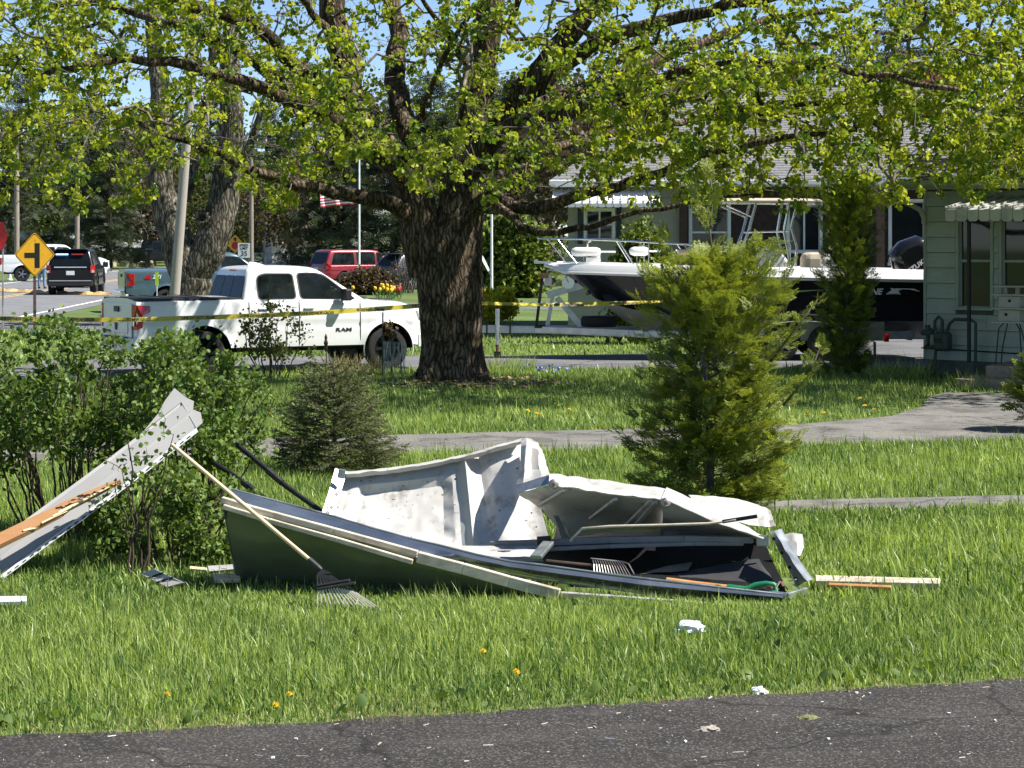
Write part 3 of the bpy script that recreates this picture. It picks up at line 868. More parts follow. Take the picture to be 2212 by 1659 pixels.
# ------------------------------------------------------------------ old grey tree behind the white pickup
def old_tree():
    Yt = 64.0
    base = P(412, 700, Yt); base.z = 0
    root = thing('old_tree', 'old grey forked tree with a knot hole, between the white and the blue-grey pickup', 'tree', base)
    rng = np.random.default_rng(8)
    q = lambda u, v, dy=0: P(u, v, Yt + dy)
    sk = Skeleton()
    t = sk.limb([Vector((base.x, base.y, 0)), q(414, 660), q(413, 620), q(410, 592)], .66, .56, wob=.01)
    a = sk.limb([Vector(sk.p[t[-1]]), q(386, 545, -.1), q(368, 480), q(352, 420, .1), q(343, 370, .2), q(352, 300, .4), (q(345, 180, .8)), q(330, 40, 1), q(320, -150, 1)], .50, .14, start=t[-1], wob=.02)
    b = sk.limb([Vector(sk.p[t[-1]]), q(446, 545, -.1), q(474, 470), q(488, 400, .1), q(497, 340, .2), q(500, 260, .2), q(497, 150, .3), q(505, 0, .5), q(510, -200, .5)], .56, .15, start=t[-1], wob=.02)
    c = sk.limb([Vector(sk.p[a[8]]), q(400, 420, .5), q(425, 330, .9), (q(450, 200, 1.2)), q(462, 60, 1.5), q(470, -100, 1.6)], .20, .08, start=a[8])
    d = sk.limb([Vector(sk.p[b[10]]), q(530, 330, -.6), q(570, 240, -1.0), q(640, 160, -1.4), q(700, 60, -2)], .15, .04, start=b[10])
    e = sk.limb([Vector(sk.p[a[14]]), q(290, 300, -.6), q(230, 230, -1.0), q(160, 180, -1.4), q(60, 130, -2)], .14, .04, start=a[14])
    T = []
    while len(T) < 620:
        p = Vector((rng.uniform(-7, 7), rng.uniform(-5, 5), rng.uniform(4.0, 12)))
        if (p.x / 7) ** 2 + (p.y / 5) ** 2 + ((p.z - 8) / 4.6) ** 2 > 1: continue
        T.append((base.x + p.x, base.y + p.y, p.z))
    tips = sk.grow(np.array(T), (base.x, Yt, 5), step=.45, sag=.08, jit=.2, skip=len(t) + 4)
    mb, big = sk.tubes(.008, .42, cut=.09)
    # knot hole collar and hollow
    kn = MB()
    kn.lathe([(.20, -.10), (.22, .03), (.17, .07), (.12, .05), (.09, -.06), (.02, -.08)], 12, Matrix.Translation(q(437, 470, -.42) - Vector(root.location)) @ Matrix.Rotation(R(80), 4, 'X'))
    shift(big, root.location).build('trunk', m_bark_grey, root, smooth=60)
    kn.build('knot_hole', m_bark_grey, root, smooth=60)
    shift(mb, root.location).build('branches', m_bark_pale, root, smooth=180)
    tp = np.array([sk.p[i] for i in tips]); td = np.array([sk.d[i] for i in tips])
    leaf_tree(root, sk, tp, td, (4, 8), (.07, .13), .14, m_leaf_far, rng)
m_bark_grey = barkmat('grey_weathered_bark', (.22, .20, .165), (.035, .03, .022), 11, 1.8)
old_tree()

# ------------------------------------------------------------------ foreground cedar, arborvitae, spruce
rng = np.random.default_rng(31)
t = thing('cedar_bush', 'tall loose green cedar standing behind the crumpled garage door', 'cedar', G(1545, 1106))
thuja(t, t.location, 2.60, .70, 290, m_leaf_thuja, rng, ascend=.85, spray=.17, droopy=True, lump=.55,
      profile=lambda f: (1.0 if f < .70 else max(.12, 1 - ((f - .70) / .30) ** 1.3 * .9)) * (.90 + .10 * math.sin(f * 9)))
# leader shoots above the crown
mb = MB(); b0 = Vector(t.location)
sh = [[(0, 0, 2.2), (-.05, 0, 2.6), (-.02, .02, 2.95), (-.06, .02, 3.2)], [(-.03, 0, 2.65), (-.12, .02, 2.8), (-.17, .05, 2.95)], [(.1, .0, 2.0), (.3, -.05, 2.35), (.36, -.05, 2.52)],
      [(-.3, 0, 1.7), (-.52, -.1, 2.05), (-.68, -.12, 2.25)], [(.5, -.1, 1.4), (.75, -.2, 1.75), (.92, -.25, 1.98)], [(-.4, .1, 2.0), (-.5, .1, 2.35), (-.47, .12, 2.6)], [(.62, -.1, 1.0), (.86, -.2, 1.3), (.95, -.2, 1.55)]]
sp = []; sa = []
for s in sh:
    mb.tube(s, [.012 - .008 * i / (len(s) - 1) for i in range(len(s))], 5)
    for i in range(len(s) - 1):
        for k in range(8):
            a, c = Vector(s[i]), Vector(s[i + 1]); q = a.lerp(c, random.random())
            sp.append(b0 + q); sa.append((c - a).normalized() * .9 + Vector((random.gauss(0, .55), random.gauss(0, .55), random.gauss(.1, .3))))
mb.build('leader_shoots', m_twig, t, smooth=180)
scatter('tip_sprays', SPRAY_V, SPRAY_F, np.array(sp), bases(np.array(sa), rng), rng.uniform(.09, .2, len(sp)), rng.uniform(.5, 1, len(sp)), m_leaf_thuja, t)

t = thing('arborvitae', 'narrow dark green arborvitae column in front of the boat hull', 'arborvitae', G(1830, 815))
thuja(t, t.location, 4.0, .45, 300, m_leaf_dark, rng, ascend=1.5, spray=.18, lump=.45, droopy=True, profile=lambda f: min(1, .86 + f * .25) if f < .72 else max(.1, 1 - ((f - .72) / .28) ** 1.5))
t = thing('cedar_bush', 'low yellow-green cedar at the right edge beside the house steps', 'cedar', (7.12, 30.2, 0))
thuja(t, t.location, 1.15, .50, 90, m_leaf_thuja, rng, ascend=.5, spray=.24, profile=lambda f: (1 - f) ** .45)

def spruce(root, base, h, rad, rng, mat, whorls=11):
    mb = MB(); base = Vector(base); o = Vector(root.location)
    mb.tube([(0, 0, 0), (.01, 0, h * .5), (0, 0, h)], [.028, .018, .005], 7)
    NV = [(0, 0, 0), (.5, .09, 0), (1, 0, 0), (.5, -.09, 0)]; NF = [(0, 1, 2, 3)]
    pos = []; ax = []; va = []
    def needles(a, b, tv):
        L = (b - a).length; d = (b - a).normalized()
        for k in range(int(L / .0055)):
            p = a.lerp(b, random.random())
            r = Vector((random.gauss(0, 1), random.gauss(0, 1), random.gauss(0, 1))); r = (r - d * r.dot(d)).normalized()
            pos.append(o + p); ax.append(d * .9 + r * .5); va.append(min(1, max(0, random.gauss(tv, .15))))
    for w in range(whorls):
        f = (w + .3) / whorls
        z = .06 + f * h * .92
        nb = 8 if f < .8 else 5
        for b in range(nb):
            a = 2 * math.pi * (b + random.random() * .6) / nb + w * .7
            L = rad * (1 - f) ** .65 * random.uniform(.8, 1.12) + .06
            up = .10 + .75 * f ** 1.5
            p0 = Vector((0, 0, z)); dh = Vector((math.cos(a), math.sin(a), 0))
            p1 = p0 + dh * L * .6 + Vector((0, 0, L * up * .45)); p2 = p0 + dh * L + Vector((0, 0, L * up + .03))
            mb.tube([p0, p1, p2], [.008, .005, .003], 4)
            needles(p0.lerp(p1, .3), p1, .35); needles(p1, p2, .6)
            side = Vector((-dh.y, dh.x, 0))
            nt_ = max(2, int(L / .075))
            for k in range(nt_):
                t = .25 + .7 * k / nt_
                q = p0.lerp(p1, t / .6) if t < .6 else p1.lerp(p2, (t - .6) / .4)
                for sg in (-1, 1):
                    l2 = L * .48 * (1.1 - t) + .04
                    e = q + dh * l2 * .75 + side * sg * l2 * .75 + Vector((0, 0, random.gauss(.0, .03)))
                    mb.tube([q, e], [.004, .002], 3)
                    needles(q, e, .5)
    needles(Vector((0, 0, h * .82)), Vector((0, 0, h)), .7)
    mb.build('stem', m_twig, root, smooth=180)
    pos = np.array(pos); ax = np.array(ax)
    scatter('needles', NV, NF, pos, bases(ax, np.random.default_rng(4)), np.full(len(pos), .036), np.array(va), mat, root)
t = thing('spruce_tree', 'small young spruce on the grass beside the asphalt path', 'spruce', G(722, 1022))
spruce(t, t.location, 1.22, .76, rng, m_leaf_spruce, 14)
# ------------------------------------------------------------------ shrubs
def shrub(name, label, cat, base, w, d, h, stems, ntip, per, size, mat, seed, floor=.15, stemmat=None, top=None, rt=.0028, spread=.035, extra=2, lo=.15, gap=-.02):
    root = thing(name, label, cat, base)
    rng = np.random.default_rng(seed); o = Vector(base)
    sk = Skeleton()
    for i in range(stems):
        a = rng.uniform(0, 2 * np.pi); rr = math.sqrt(rng.random())
        b = o + Vector((math.cos(a) * rr * w * .38, math.sin(a) * rr * d * .38, 0))
        e = o + Vector((math.cos(a) * rr * w * .85 + rng.normal(0, .08), math.sin(a) * rr * d * .8, h * rng.uniform(.5, .82)))
        m = b.lerp(e, .5) + Vector((rng.normal(0, .06), rng.normal(0, .06), h * .08))
        sk.limb([b, m, e], .011, .004, step=.10, wob=.012)
    T = []
    while len(T) < ntip:
        x = rng.uniform(-1, 1); y = rng.uniform(-1, 1); z = rng.uniform(floor, 1)
        hh = top(x) if top else math.sqrt(max(0, 1 - .8 * (x * x + y * y)))
        if x * x + y * y > 1 or z > hh: continue
        g = mnoise.noise((x * 2.2 * w + seed, y * 2.2 * d, z * 2.4 * h))
        if g < gap: continue
        T.append((o.x + x * w, o.y + y * d, z * h))
    tips = sk.grow(np.array(T), (o.x, o.y, 0), step=.10, sag=.10, curl=.4, jit=.18)
    mb, _ = sk.tubes(rt, .40)
    shift(mb, root.location).build('stems', stemmat or m_stem, root, smooth=180)
    ids = list(tips)
    for i in tips:
        j = i
        for _ in range(extra):
            j = sk.par[j]
            if j < 0: break
            ids.append(j)
    tp = np.array([sk.p[i] for i in ids]); td = np.array([sk.d[i] for i in ids])
    if per[1] > 0: leaf_tree(root, sk, tp, td, per, size, spread, mat, rng, droop=-.1, lo=lo)
    return root
shrub('rose_shrub', 'tall leafy rose shrub at the left edge, behind the leaning grey panel', 'shrub', (-3.62, 19.35, 0), 1.42, .85, 1.92, 52, 1150, (2, 5), (.028, .06), m_leaf_rose, 41, floor=.30,
      top=lambda x: .94 - .10 * abs(x) - .06 * math.sin(x * 7) if x < .75 else .72)
shrub('rose_shrub', 'low spreading rose shrub between the leaning panel and the garage door', 'shrub', (-2.62, 18.0, 0), .82, .52, .80, 24, 480, (2, 5), (.026, .055), m_leaf_rose, 42, floor=.08,
      top=lambda x: .95 - .35 * abs(x))
shrub('rose_shrub', 'mid-height rose shrub in front of the parked white pickup', 'shrub', (-2.85, 20.7, 0), .85, .5, 1.68, 24, 520, (2, 5), (.026, .055), m_leaf_rose, 43, floor=.35)
shrub('rose_sprig', 'thin rose sprigs standing in front of the leaning grey panel', 'shrub', (-2.78, 17.35, 0), .42, .16, 1.38, 5, 26, (2, 4), (.028, .055), m_leaf_rose, 52, floor=.40, extra=1)
shrub('budding_shrub', 'thin budding shrub with bare twigs against the white pickup door', 'shrub', (P(588, 800, 41.0).x, 41.0, 0), .80, .38, 1.36, 14, 330, (1, 3), (.035, .07), m_leaf_far, 44, floor=.28, rt=.0042, spread=.05, extra=1)
shrub('boxwood_bush', 'clipped golden bush on the lawn left of the boat trailer', 'bush', (P(1070, 690, 66).x, 66, 0), .62, .55, .98, 10, 900, (3, 5), (.05, .09), m_leaf_yellow, 45, floor=.15, rt=.004, spread=.05, top=lambda x: .98)
shrub('lilac_bush', 'big dark green lilac bush behind the white pole', 'bush', (P(1105, 640, 92).x, 92, 0), 1.55, 1.3, 3.5, 20, 900, (4, 7), (.12, .22), m_leaf_dark, 46, floor=.05, rt=.012, spread=.15, top=lambda x: .98 - .3 * abs(x))
shrub('yew_bush', 'dark bush under the cream house window', 'bush', (P(1385, 640, 53.6).x, 53.6, 0), .75, .5, 3.0, 12, 500, (4, 7), (.07, .13), m_leaf_dark, 47, floor=.05, rt=.008, spread=.10, top=lambda x: .98 - .4 * abs(x))
shrub('barberry_bush', 'dark red-brown bush in front of the red minivan', 'bush', (P(795, 620, 96).x, 96, 0), 1.35, .9, 1.05, 16, 650, (4, 6), (.08, .14), m_leaf_brown, 48, floor=.05, rt=.008, spread=.10)
shrub('twiggy_bush', 'bare grey twiggy bush beside the dark crossover', 'bush', (P(880, 620, 98.5).x, 98.5, 0), .9, .6, 2.2, 20, 260, (0, 1), (.04, .07), m_leaf_brown, 49, floor=.2, rt=.010, stemmat=m_bark_pale)

# tall unmown tufts
def tuft(label, c, r, h, n, seed, mat=None, name='grass_tuft'):
    rng = np.random.default_rng(seed)
    a = rng.uniform(0, 2 * np.pi, n); rr = r * np.sqrt(rng.random(n))
    pos = np.stack([c[0] + rr * np.cos(a), c[1] + rr * np.sin(a), np.zeros(n)], 1)
    d = np.stack([rng.normal(0, .3, n) + .4 * np.cos(a) * rr / r, rng.normal(0, .3, n) + .4 * np.sin(a) * rr / r, np.ones(n)], 1)
    BV = [(0, .012, 0), (0, -.012, 0), (.55, -.010, .0), (.55, .010, 0), (1, 0, .1)]
    o = scatter(name, BV, [(0, 1, 2, 3), (3, 2, 4)], pos, bases(d, rng), rng.uniform(.5, 1.1, n) * h, rng.uniform(.1, .9, n), mat or m_grass)
    return tag(o, label, 'grass', kind='stuff')
tuft('tall grass tuft beside the trailer jack', G(1095, 800), .55, .34, 420, 1)
tuft('dry pale grass clump below the pickup door', G(765, 812), .45, .42, 360, 2, m_straw)
tuft('weeds at the foot of the maple', G(1060, 815), .5, .28, 260, 3)
tuft('weeds growing against the green house corner', (6.9, 41.0, 0), .6, .5, 150, 4)
tuft('tall grass along the front of the crumpled garage door', (.2, 16.0, 0), 1.0, .16, 700, 5)
tuft('tall weeds in front of the house steps', (7.6, 38.2, 0), .35, .35, 140, 6)

tuft('dry worn patch of straw at the grass edge left of centre', G(830, 1535), .42, .075, 520, 7, m_straw, 'dry_straw')
tuft('dry straw patch at the grass edge in the left corner', G(380, 1572), .35, .06, 260, 8, m_straw, 'dry_straw')
rw = np.random.default_rng(77); nw = 320
wx_ = rw.uniform(-3.2, 3.2, nw); wy_ = np.interp(wx_, [p[0] for p in road_edge], [p[1] for p in road_edge]) + .05 + rw.exponential(1.3, nw)
wd_ = rw.normal(0, 1, (nw, 3)); wd_[:, 2] = np.abs(wd_[:, 2]) * .5 + .2
tag(scatter('lawn_weeds', LEAF_V, LEAF_F, np.stack([wx_, wy_, rw.uniform(.01, .035, nw)], 1), bases(wd_, rw), rw.uniform(.03, .09, nw), rw.uniform(.1, .8, nw), m_leaf_rose), 'broad-leaved weeds among the grass along the near road', 'weeds', kind='stuff')
# dandelions
def dandelion():
    t = thing('dandelion', '', 'dandelion')
    mb = MB(); mb.tube([(0, 0, 0), (.01, 0, .07), (.0, 0, .14)], .0025, 4); mb.build('stem', m_leafgreen, t)
    mb = MB()
    for ring, (r, z, n) in enumerate(((.026, .142, 11), (.018, .150, 8), (.009, .155, 5))):
        for k in range(n):
            a = 2 * math.pi * (k + ring * .5) / n; c = math.cos(a); s = math.sin(a)
            mb.add([(0, 0, .138), (c * r * .6 - s * .004, s * r * .6 + c * .004, z), (c * r, s * r, z + .002), (c * r * .6 + s * .004, s * r * .6 - c * .004, z)], [(0, 1, 2, 3)])
    mb.build('flower_head', m_dandelion, t)
    return t
m_leafgreen = M('stem_green', (.10, .20, .04), .6)
m_dandelion = M('dandelion_yellow', (.80, .55, .02), .6, 0, .1, 30)
dan = dandelion()
spots = [(1118, 1500, 'beside the near road edge left of centre'), (1135, 1497, 'touching its neighbour at the near road edge'), (1040, 1452, 'alone in the grass in front of the garage door'), (1747, 915, 'at the path edge right of the tall cedar'),
         (1783, 912, 'by the path edge, second from the tall cedar'), (1848, 872, 'on the lawn between the arborvitae and the path'), (1862, 878, 'in the patch nearest the house walk'), (1870, 895, 'low in the patch near the house walk'),
         (1893, 905, 'at the corner where lawn meets house walk'), (1905, 897, 'largest at the lawn corner by the house walk'), (1158, 912, 'on the lawn below the maple roots'), (1172, 917, 'beside the path below the maple roots'), (1208, 898, 'nearest the cedar on the shaded lawn'),
         (1225, 905, 'left of the cedar above the path'), (1130, 905, 'above the path near the garage door fold'), (575, 912, 'on the grass left of the small spruce'), (893, 843, 'at the left foot of the maple trunk'), (1640, 878, 'behind the tall cedar'),
         (330, 1545, 'bottom left near the road edge'), (612, 1560, 'bottom edge of the grass, left half'), (630, 1556, 'beside another at the bottom grass edge'), (88, 1120, 'under the rose shrub, leftmost'), (195, 1100, 'under the rose shrub, beside the panel'), (140, 1135, 'under the rose shrub behind the panel')]
for i, (u, v, w) in enumerate(spots):
    o = dan if i == 0 else copy_tree(dan)
    g = G(u, v); o.location = (g.x, g.y, -.02 + random.uniform(0, .03)); o.rotation_euler = (random.gauss(.25, .2), random.gauss(0, .2), random.uniform(0, 6))
    s = .85 if g.y < 20 else 1.5
    o.scale = (s, s, 1.0)
    tag(o, 'yellow dandelion ' + w, 'dandelion', 'dandelions in the grass')

# tulips by the dark crossover
def tulip(mat):
    t = thing('tulip', '', 'tulip')
    mb = MB(); mb.tube([(0, 0, 0), (.01, 0, .2), (0, 0, .42)], .006, 5)
    for k in range(4):
        a = k * 1.6; mb.add([(0, 0, 0), (.10 * math.cos(a) - .02, .10 * math.sin(a), .2), (.16 * math.cos(a), .16 * math.sin(a), .34), (.10 * math.cos(a) + .02, .10 * math.sin(a), .2)], [(0, 1, 2, 3)])
    mb.build('stem', m_leafgreen, t)
    mb = MB(); mb.lathe([(.004, .41), (.05, .44), (.065, .50), (.058, .56), (.04, .60), (.045, .56), (.02, .46)], 8)
    mb.build('flower', mat, t, smooth=180)
    return t
m_tul_y = M('tulip_yellow', (.85, .48, .02), .5, 0, .15, 20); m_tul_r = M('tulip_red', (.70, .03, .03), .5, 0, .15, 20)
ty = tulip(m_tul_y); trd = tulip(m_tul_r)
ysp = [(765, 627), (818, 620), (829, 621), (823, 627), (833, 632), (838, 622), (843, 626), (846, 632), (840, 634), (812, 628), (852, 628), (818, 632)]
rsp = [(858, 626), (866, 627), (862, 631)]
for i, (u, v) in enumerate(ysp + rsp):
    src = ty if i < len(ysp) else trd
    o = src if i in (0, len(ysp)) else copy_tree(src)
    g = G(u, v + 18); o.location = (g.x, g.y, 0); o.rotation_euler = (random.gauss(0, .12), random.gauss(0, .12), random.uniform(0, 6)); o.scale = (1.0, 1.0, .85)
    if i == 0: l = 'lone yellow tulip left of the dark red-brown bush'
    elif i < len(ysp): l = 'yellow tulip in the clump in front of the dark crossover'
    else: l = 'red tulip at the right end of the tulip clump'
    tag(o, l, 'tulip', 'yellow tulips in the bed' if i < len(ysp) else 'red tulips in the bed')

# ------------------------------------------------------------------ background trees
def far_tree(kind, seed, h, r):
    """prototype: trunk + crown built once, copied to every stand"""
    rng = np.random.default_rng(seed)
    t = thing('background_tree', '', 'tree')
    mb = MB()
    if kind == 'conifer':
        mb.tube([(0, 0, 0), (.1, 0, h * .5), (0, 0, h)], [.28, .18, .02], 8)
        pos = []; ax = []; sc = []; va = []
        for k in range(150):
            f = rng.uniform(.06, 1) ** .9
            z = f * h; a = rng.uniform(0, 2 * np.pi); L = r * (1 - f) ** .75 * rng.uniform(.6, 1.15) + .25
            d = np.array((np.cos(a), np.sin(a), 0))
            droop = -.22 + .35 * f
            mb.tube([(0, 0, z), tuple(d * L * .6 + (0, 0, z + droop * L * .4)), tuple(d * L + (0, 0, z + droop * L))], [.05, .03, .01], 4)
            m = max(6, int(L * 9))
            for i in range(m):
                q = rng.uniform(.15, 1)
                pos.append(d * L * q + np.array((0, 0, z + droop * L * q)) + rng.normal(0, .12, 3))
                ax.append(d * .7 + np.cross(d, (0, 0, 1)) * rng.normal(0, .9) + np.array((0, 0, rng.normal(-.2, .25)))); sc.append(rng.uniform(.45, .95)); va.append(np.clip(rng.normal(.25 + .5 * q, .2), 0, 1))
        mb.build('trunk', m_bark_grey, t, smooth=180)
        pos = np.array(pos)
        scatter('crown', SPRAY2_V, SPRAY2_F, pos, bases(np.array(ax), rng), np.array(sc), np.array(va), m_leaf_conifer, t)
    else:
        mat = m_leaf_far if kind == 'green' else m_leaf_brown
        sk = Skeleton()
        tr = sk.limb([(0, 0, 0), (.15, .1, h * .18), (.1, 0, h * .36)], .30, .22, step=.5)
        for k in range(6):
            a = k * 1.05 + rng.normal(0, .2)
            sk.limb([Vector(sk.p[tr[-1 - (k % 3)]]), (math.cos(a) * r * .35, math.sin(a) * r * .35, h * .58), (math.cos(a) * r * .6, math.sin(a) * r * .6, h * .82)], .12, .03, start=tr[-1 - (k % 3)], step=.5)
        T = []
        while len(T) < 520:
            p = rng.uniform(-1, 1, 3)
            if (p ** 2).sum() > 1: continue
            if mnoise.noise(tuple(p * 2.2 + seed)) < -.1: continue
            T.append((p[0] * r, p[1] * r, h * .60 + p[2] * h * .42))
        tips = sk.grow(np.array(T), (0, 0, h * .3), step=.6, sag=.1, jit=.25, skip=2)
        mb, _ = sk.tubes(.012, .42)
        mb.build('trunk', m_bark_grey, t, smooth=180)
        tp = np.array([sk.p[i] for i in tips]); td = np.array([sk.d[i] for i in tips])
        leaf_tree(t, sk, tp, td, (5, 10) if kind == 'green' else (4, 7), (.16, .34), .30, mat, rng)
    return t
protos = {'c1': far_tree('conifer', 1, 13, 3.6), 'c2': far_tree('conifer', 2, 10, 4.2), 'g1': far_tree('green', 3, 12, 5.0), 'g2': far_tree('green', 4, 9, 4.2), 'b1': far_tree('brown', 5, 11, 4.5), 'b2': far_tree('brown', 6, 8, 4.0)}
extra_stand = [('c1', 60, 240, 1.5, 'tallest conifer far behind the left edge'), ('c2', 300, 250, 1.6, 'very distant broad conifer above the long white building'), ('g1', 400, 245, 1.5, 'distant pale tree behind the old grey tree'), ('c1', 680, 230, 1.5, 'distant conifer above the white house'), ('g1', 880, 215, 1.5, 'distant green tree above the dark crossover'), ('c1', 1040, 205, 1.5, 'distant conifer just right of the maple fork'), ('g1', 1250, 175, 1.4, 'tall pale tree over the left slope of the grey roof'), ('b1', 1480, 160, 1.5, 'tall brown tree over the grey ridge'), ('g1', 1750, 165, 1.5, 'tall pale green tree over the right half of the grey roof'), ('c1', 1960, 150, 1.4, 'dark conifer over the gap between the two houses'), ('b1', 2180, 140, 1.4, 'brown tree over the far right roof'), ('b1', 180, 260, 1.6, 'farthest brown tree above the police SUV')]
stand = [('c1', 20, 190, 1.0, 'dark conifer at the far left edge behind the street'), ('g1', 75, 200, 1.1, 'pale green tree behind the yellow junction sign'), ('c2', 120, 215, 1.3, 'broad dark conifer above the white garage'),
         ('c1', 190, 175, 1.0, 'dark conifer above the black police car'), ('c2', 235, 165, .95, 'spreading conifer behind the white wrecked pickup'), ('b1', 290, 195, 1.0, 'brown budding tree behind the dark wrecked pickup'),
         ('b2', 330, 180, 1.0, 'low reddish-brown tree behind the street light pole'), ('g1', 350, 225, 1.2, 'tall green tree far behind the leaning pole'), ('c1', 455, 200, 1.1, 'conifer seen through the fork of the old grey tree'),
         ('c2', 520, 180, 1.0, 'dark conifer behind the speed limit sign'), ('g2', 490, 165, 1.0, 'yellow-green tree behind the stop-ahead sign'), ('c1', 575, 190, 1.05, 'tall dark conifer behind the chain-link fence'),
         ('c2', 622, 205, 1.2, 'wide dark conifer left of the white house'), ('g2', 690, 172, .95, 'bright green tree in front of the white house'), ('c2', 750, 138, 1.05, 'drooping conifer rising behind the red minivan'),
         ('c2', 850, 132, 1.0, 'olive conifer above the dark crossover'), ('b1', 800, 160, 1.1, 'bare brown tree between the two conifers behind the minivan'), ('c1', 930, 150, 1.0, 'conifer right behind the big maple trunk'),
         ('g1', 1010, 160, 1.1, 'green tree behind the maple fork'), ('c2', 1120, 125, 1.1, 'dark conifer behind the lilac bush'), ('b1', 1190, 110, .9, 'brown tree beside the grey-roofed house'), ('g1', 1150, 150, 1.1, 'tall green tree left of the grey roof'),
         ('b1', 1330, 115, 1.1, 'budding tree behind the left end of the grey roof'), ('g1', 1600, 120, 1.1, 'green tree behind the middle of the grey roof'), ('b1', 1850, 112, 1.1, 'budding tree behind the roof chimney'), ('g1', 2100, 105, 1.0, 'green tree behind the green house roof'),
         ('c1', -60, 230, 1.1, 'farthest conifer, cut off by the left edge'), ('b2', 640, 150, .9, 'small brown tree by the chain-link fence')]
used_p = set()
for (k, u, y, s, lab) in stand + extra_stand:
    o = protos[k] if k not in used_p else copy_tree(protos[k])
    used_p.add(k)
    o.location = (P(u, 500, y).x, y, -.05); o.scale = (s, s, s); o.rotation_euler = (0, 0, random.uniform(0, 6.28))
    tag(o, lab, 'tree', 'trees across the background')
# ------------------------------------------------------------------ vehicles (local frame: x forward from the rear bumper, y left, z up)
def wheel(parent, x, y, Rt, w, rimmat, spokes=6, side=-1, twin=True, rim_r=.62):
    e = bpy.data.objects.new('wheel', None); COL.objects.link(e); e.parent = parent; e.location = (x, y, Rt)
    rot = Matrix.Rotation(R(90), 4, 'X')          # lathe axis -> -y (outwards on the right side)
    if side > 0: rot = Matrix.Rotation(R(-90), 4, 'X')
    rr = Rt * rim_r
    mb = MB()
    mb.lathe([(rr, -w / 2), (Rt * .93, -w / 2), (Rt * .985, -w * .40), (Rt, -w * .3), (Rt, w * .3), (Rt * .985, w * .40), (Rt * .95, w * .46), (Rt * .84, w / 2), (rr * 1.03, w / 2), (rr, w * .44)], 36, rot)
    mb.build('tyre', m_rubber, e, smooth=50)
    mb = MB()
    mb.lathe([(rr, -w * .3), (rr, w * .46), (rr * .93, w * .44), (rr * .90, w * .2), (rr * .86, -w * .1), (.02, -w * .1)], 30, rot)
    ob = MB()
    for k in range(spokes):
        a = 2 * math.pi * k / spokes
        for da in ((-.13, .13) if twin else (0,)):
            p0 = rot @ Vector((math.cos(a) * rr * .12, math.sin(a) * rr * .12, w * .33)); p1 = rot @ Vector((math.cos(a + da) * rr * .92, math.sin(a + da) * rr * .92, w * .40))
            ax = (rot @ Vector((0, 0, 1)))
            ob.bar(p0, p1, rr * (.10 if twin else .22), .035, ax)
    ob.lathe([(.001, w * .40), (rr * .20, w * .39), (rr * .24, w * .30), (rr * .24, w * .1)], 14, rot)
    mb.build('rim_barrel', m_dark_alloy, e, smooth=50)
    ob.build('rim', rimmat, e, smooth=40)
    return e

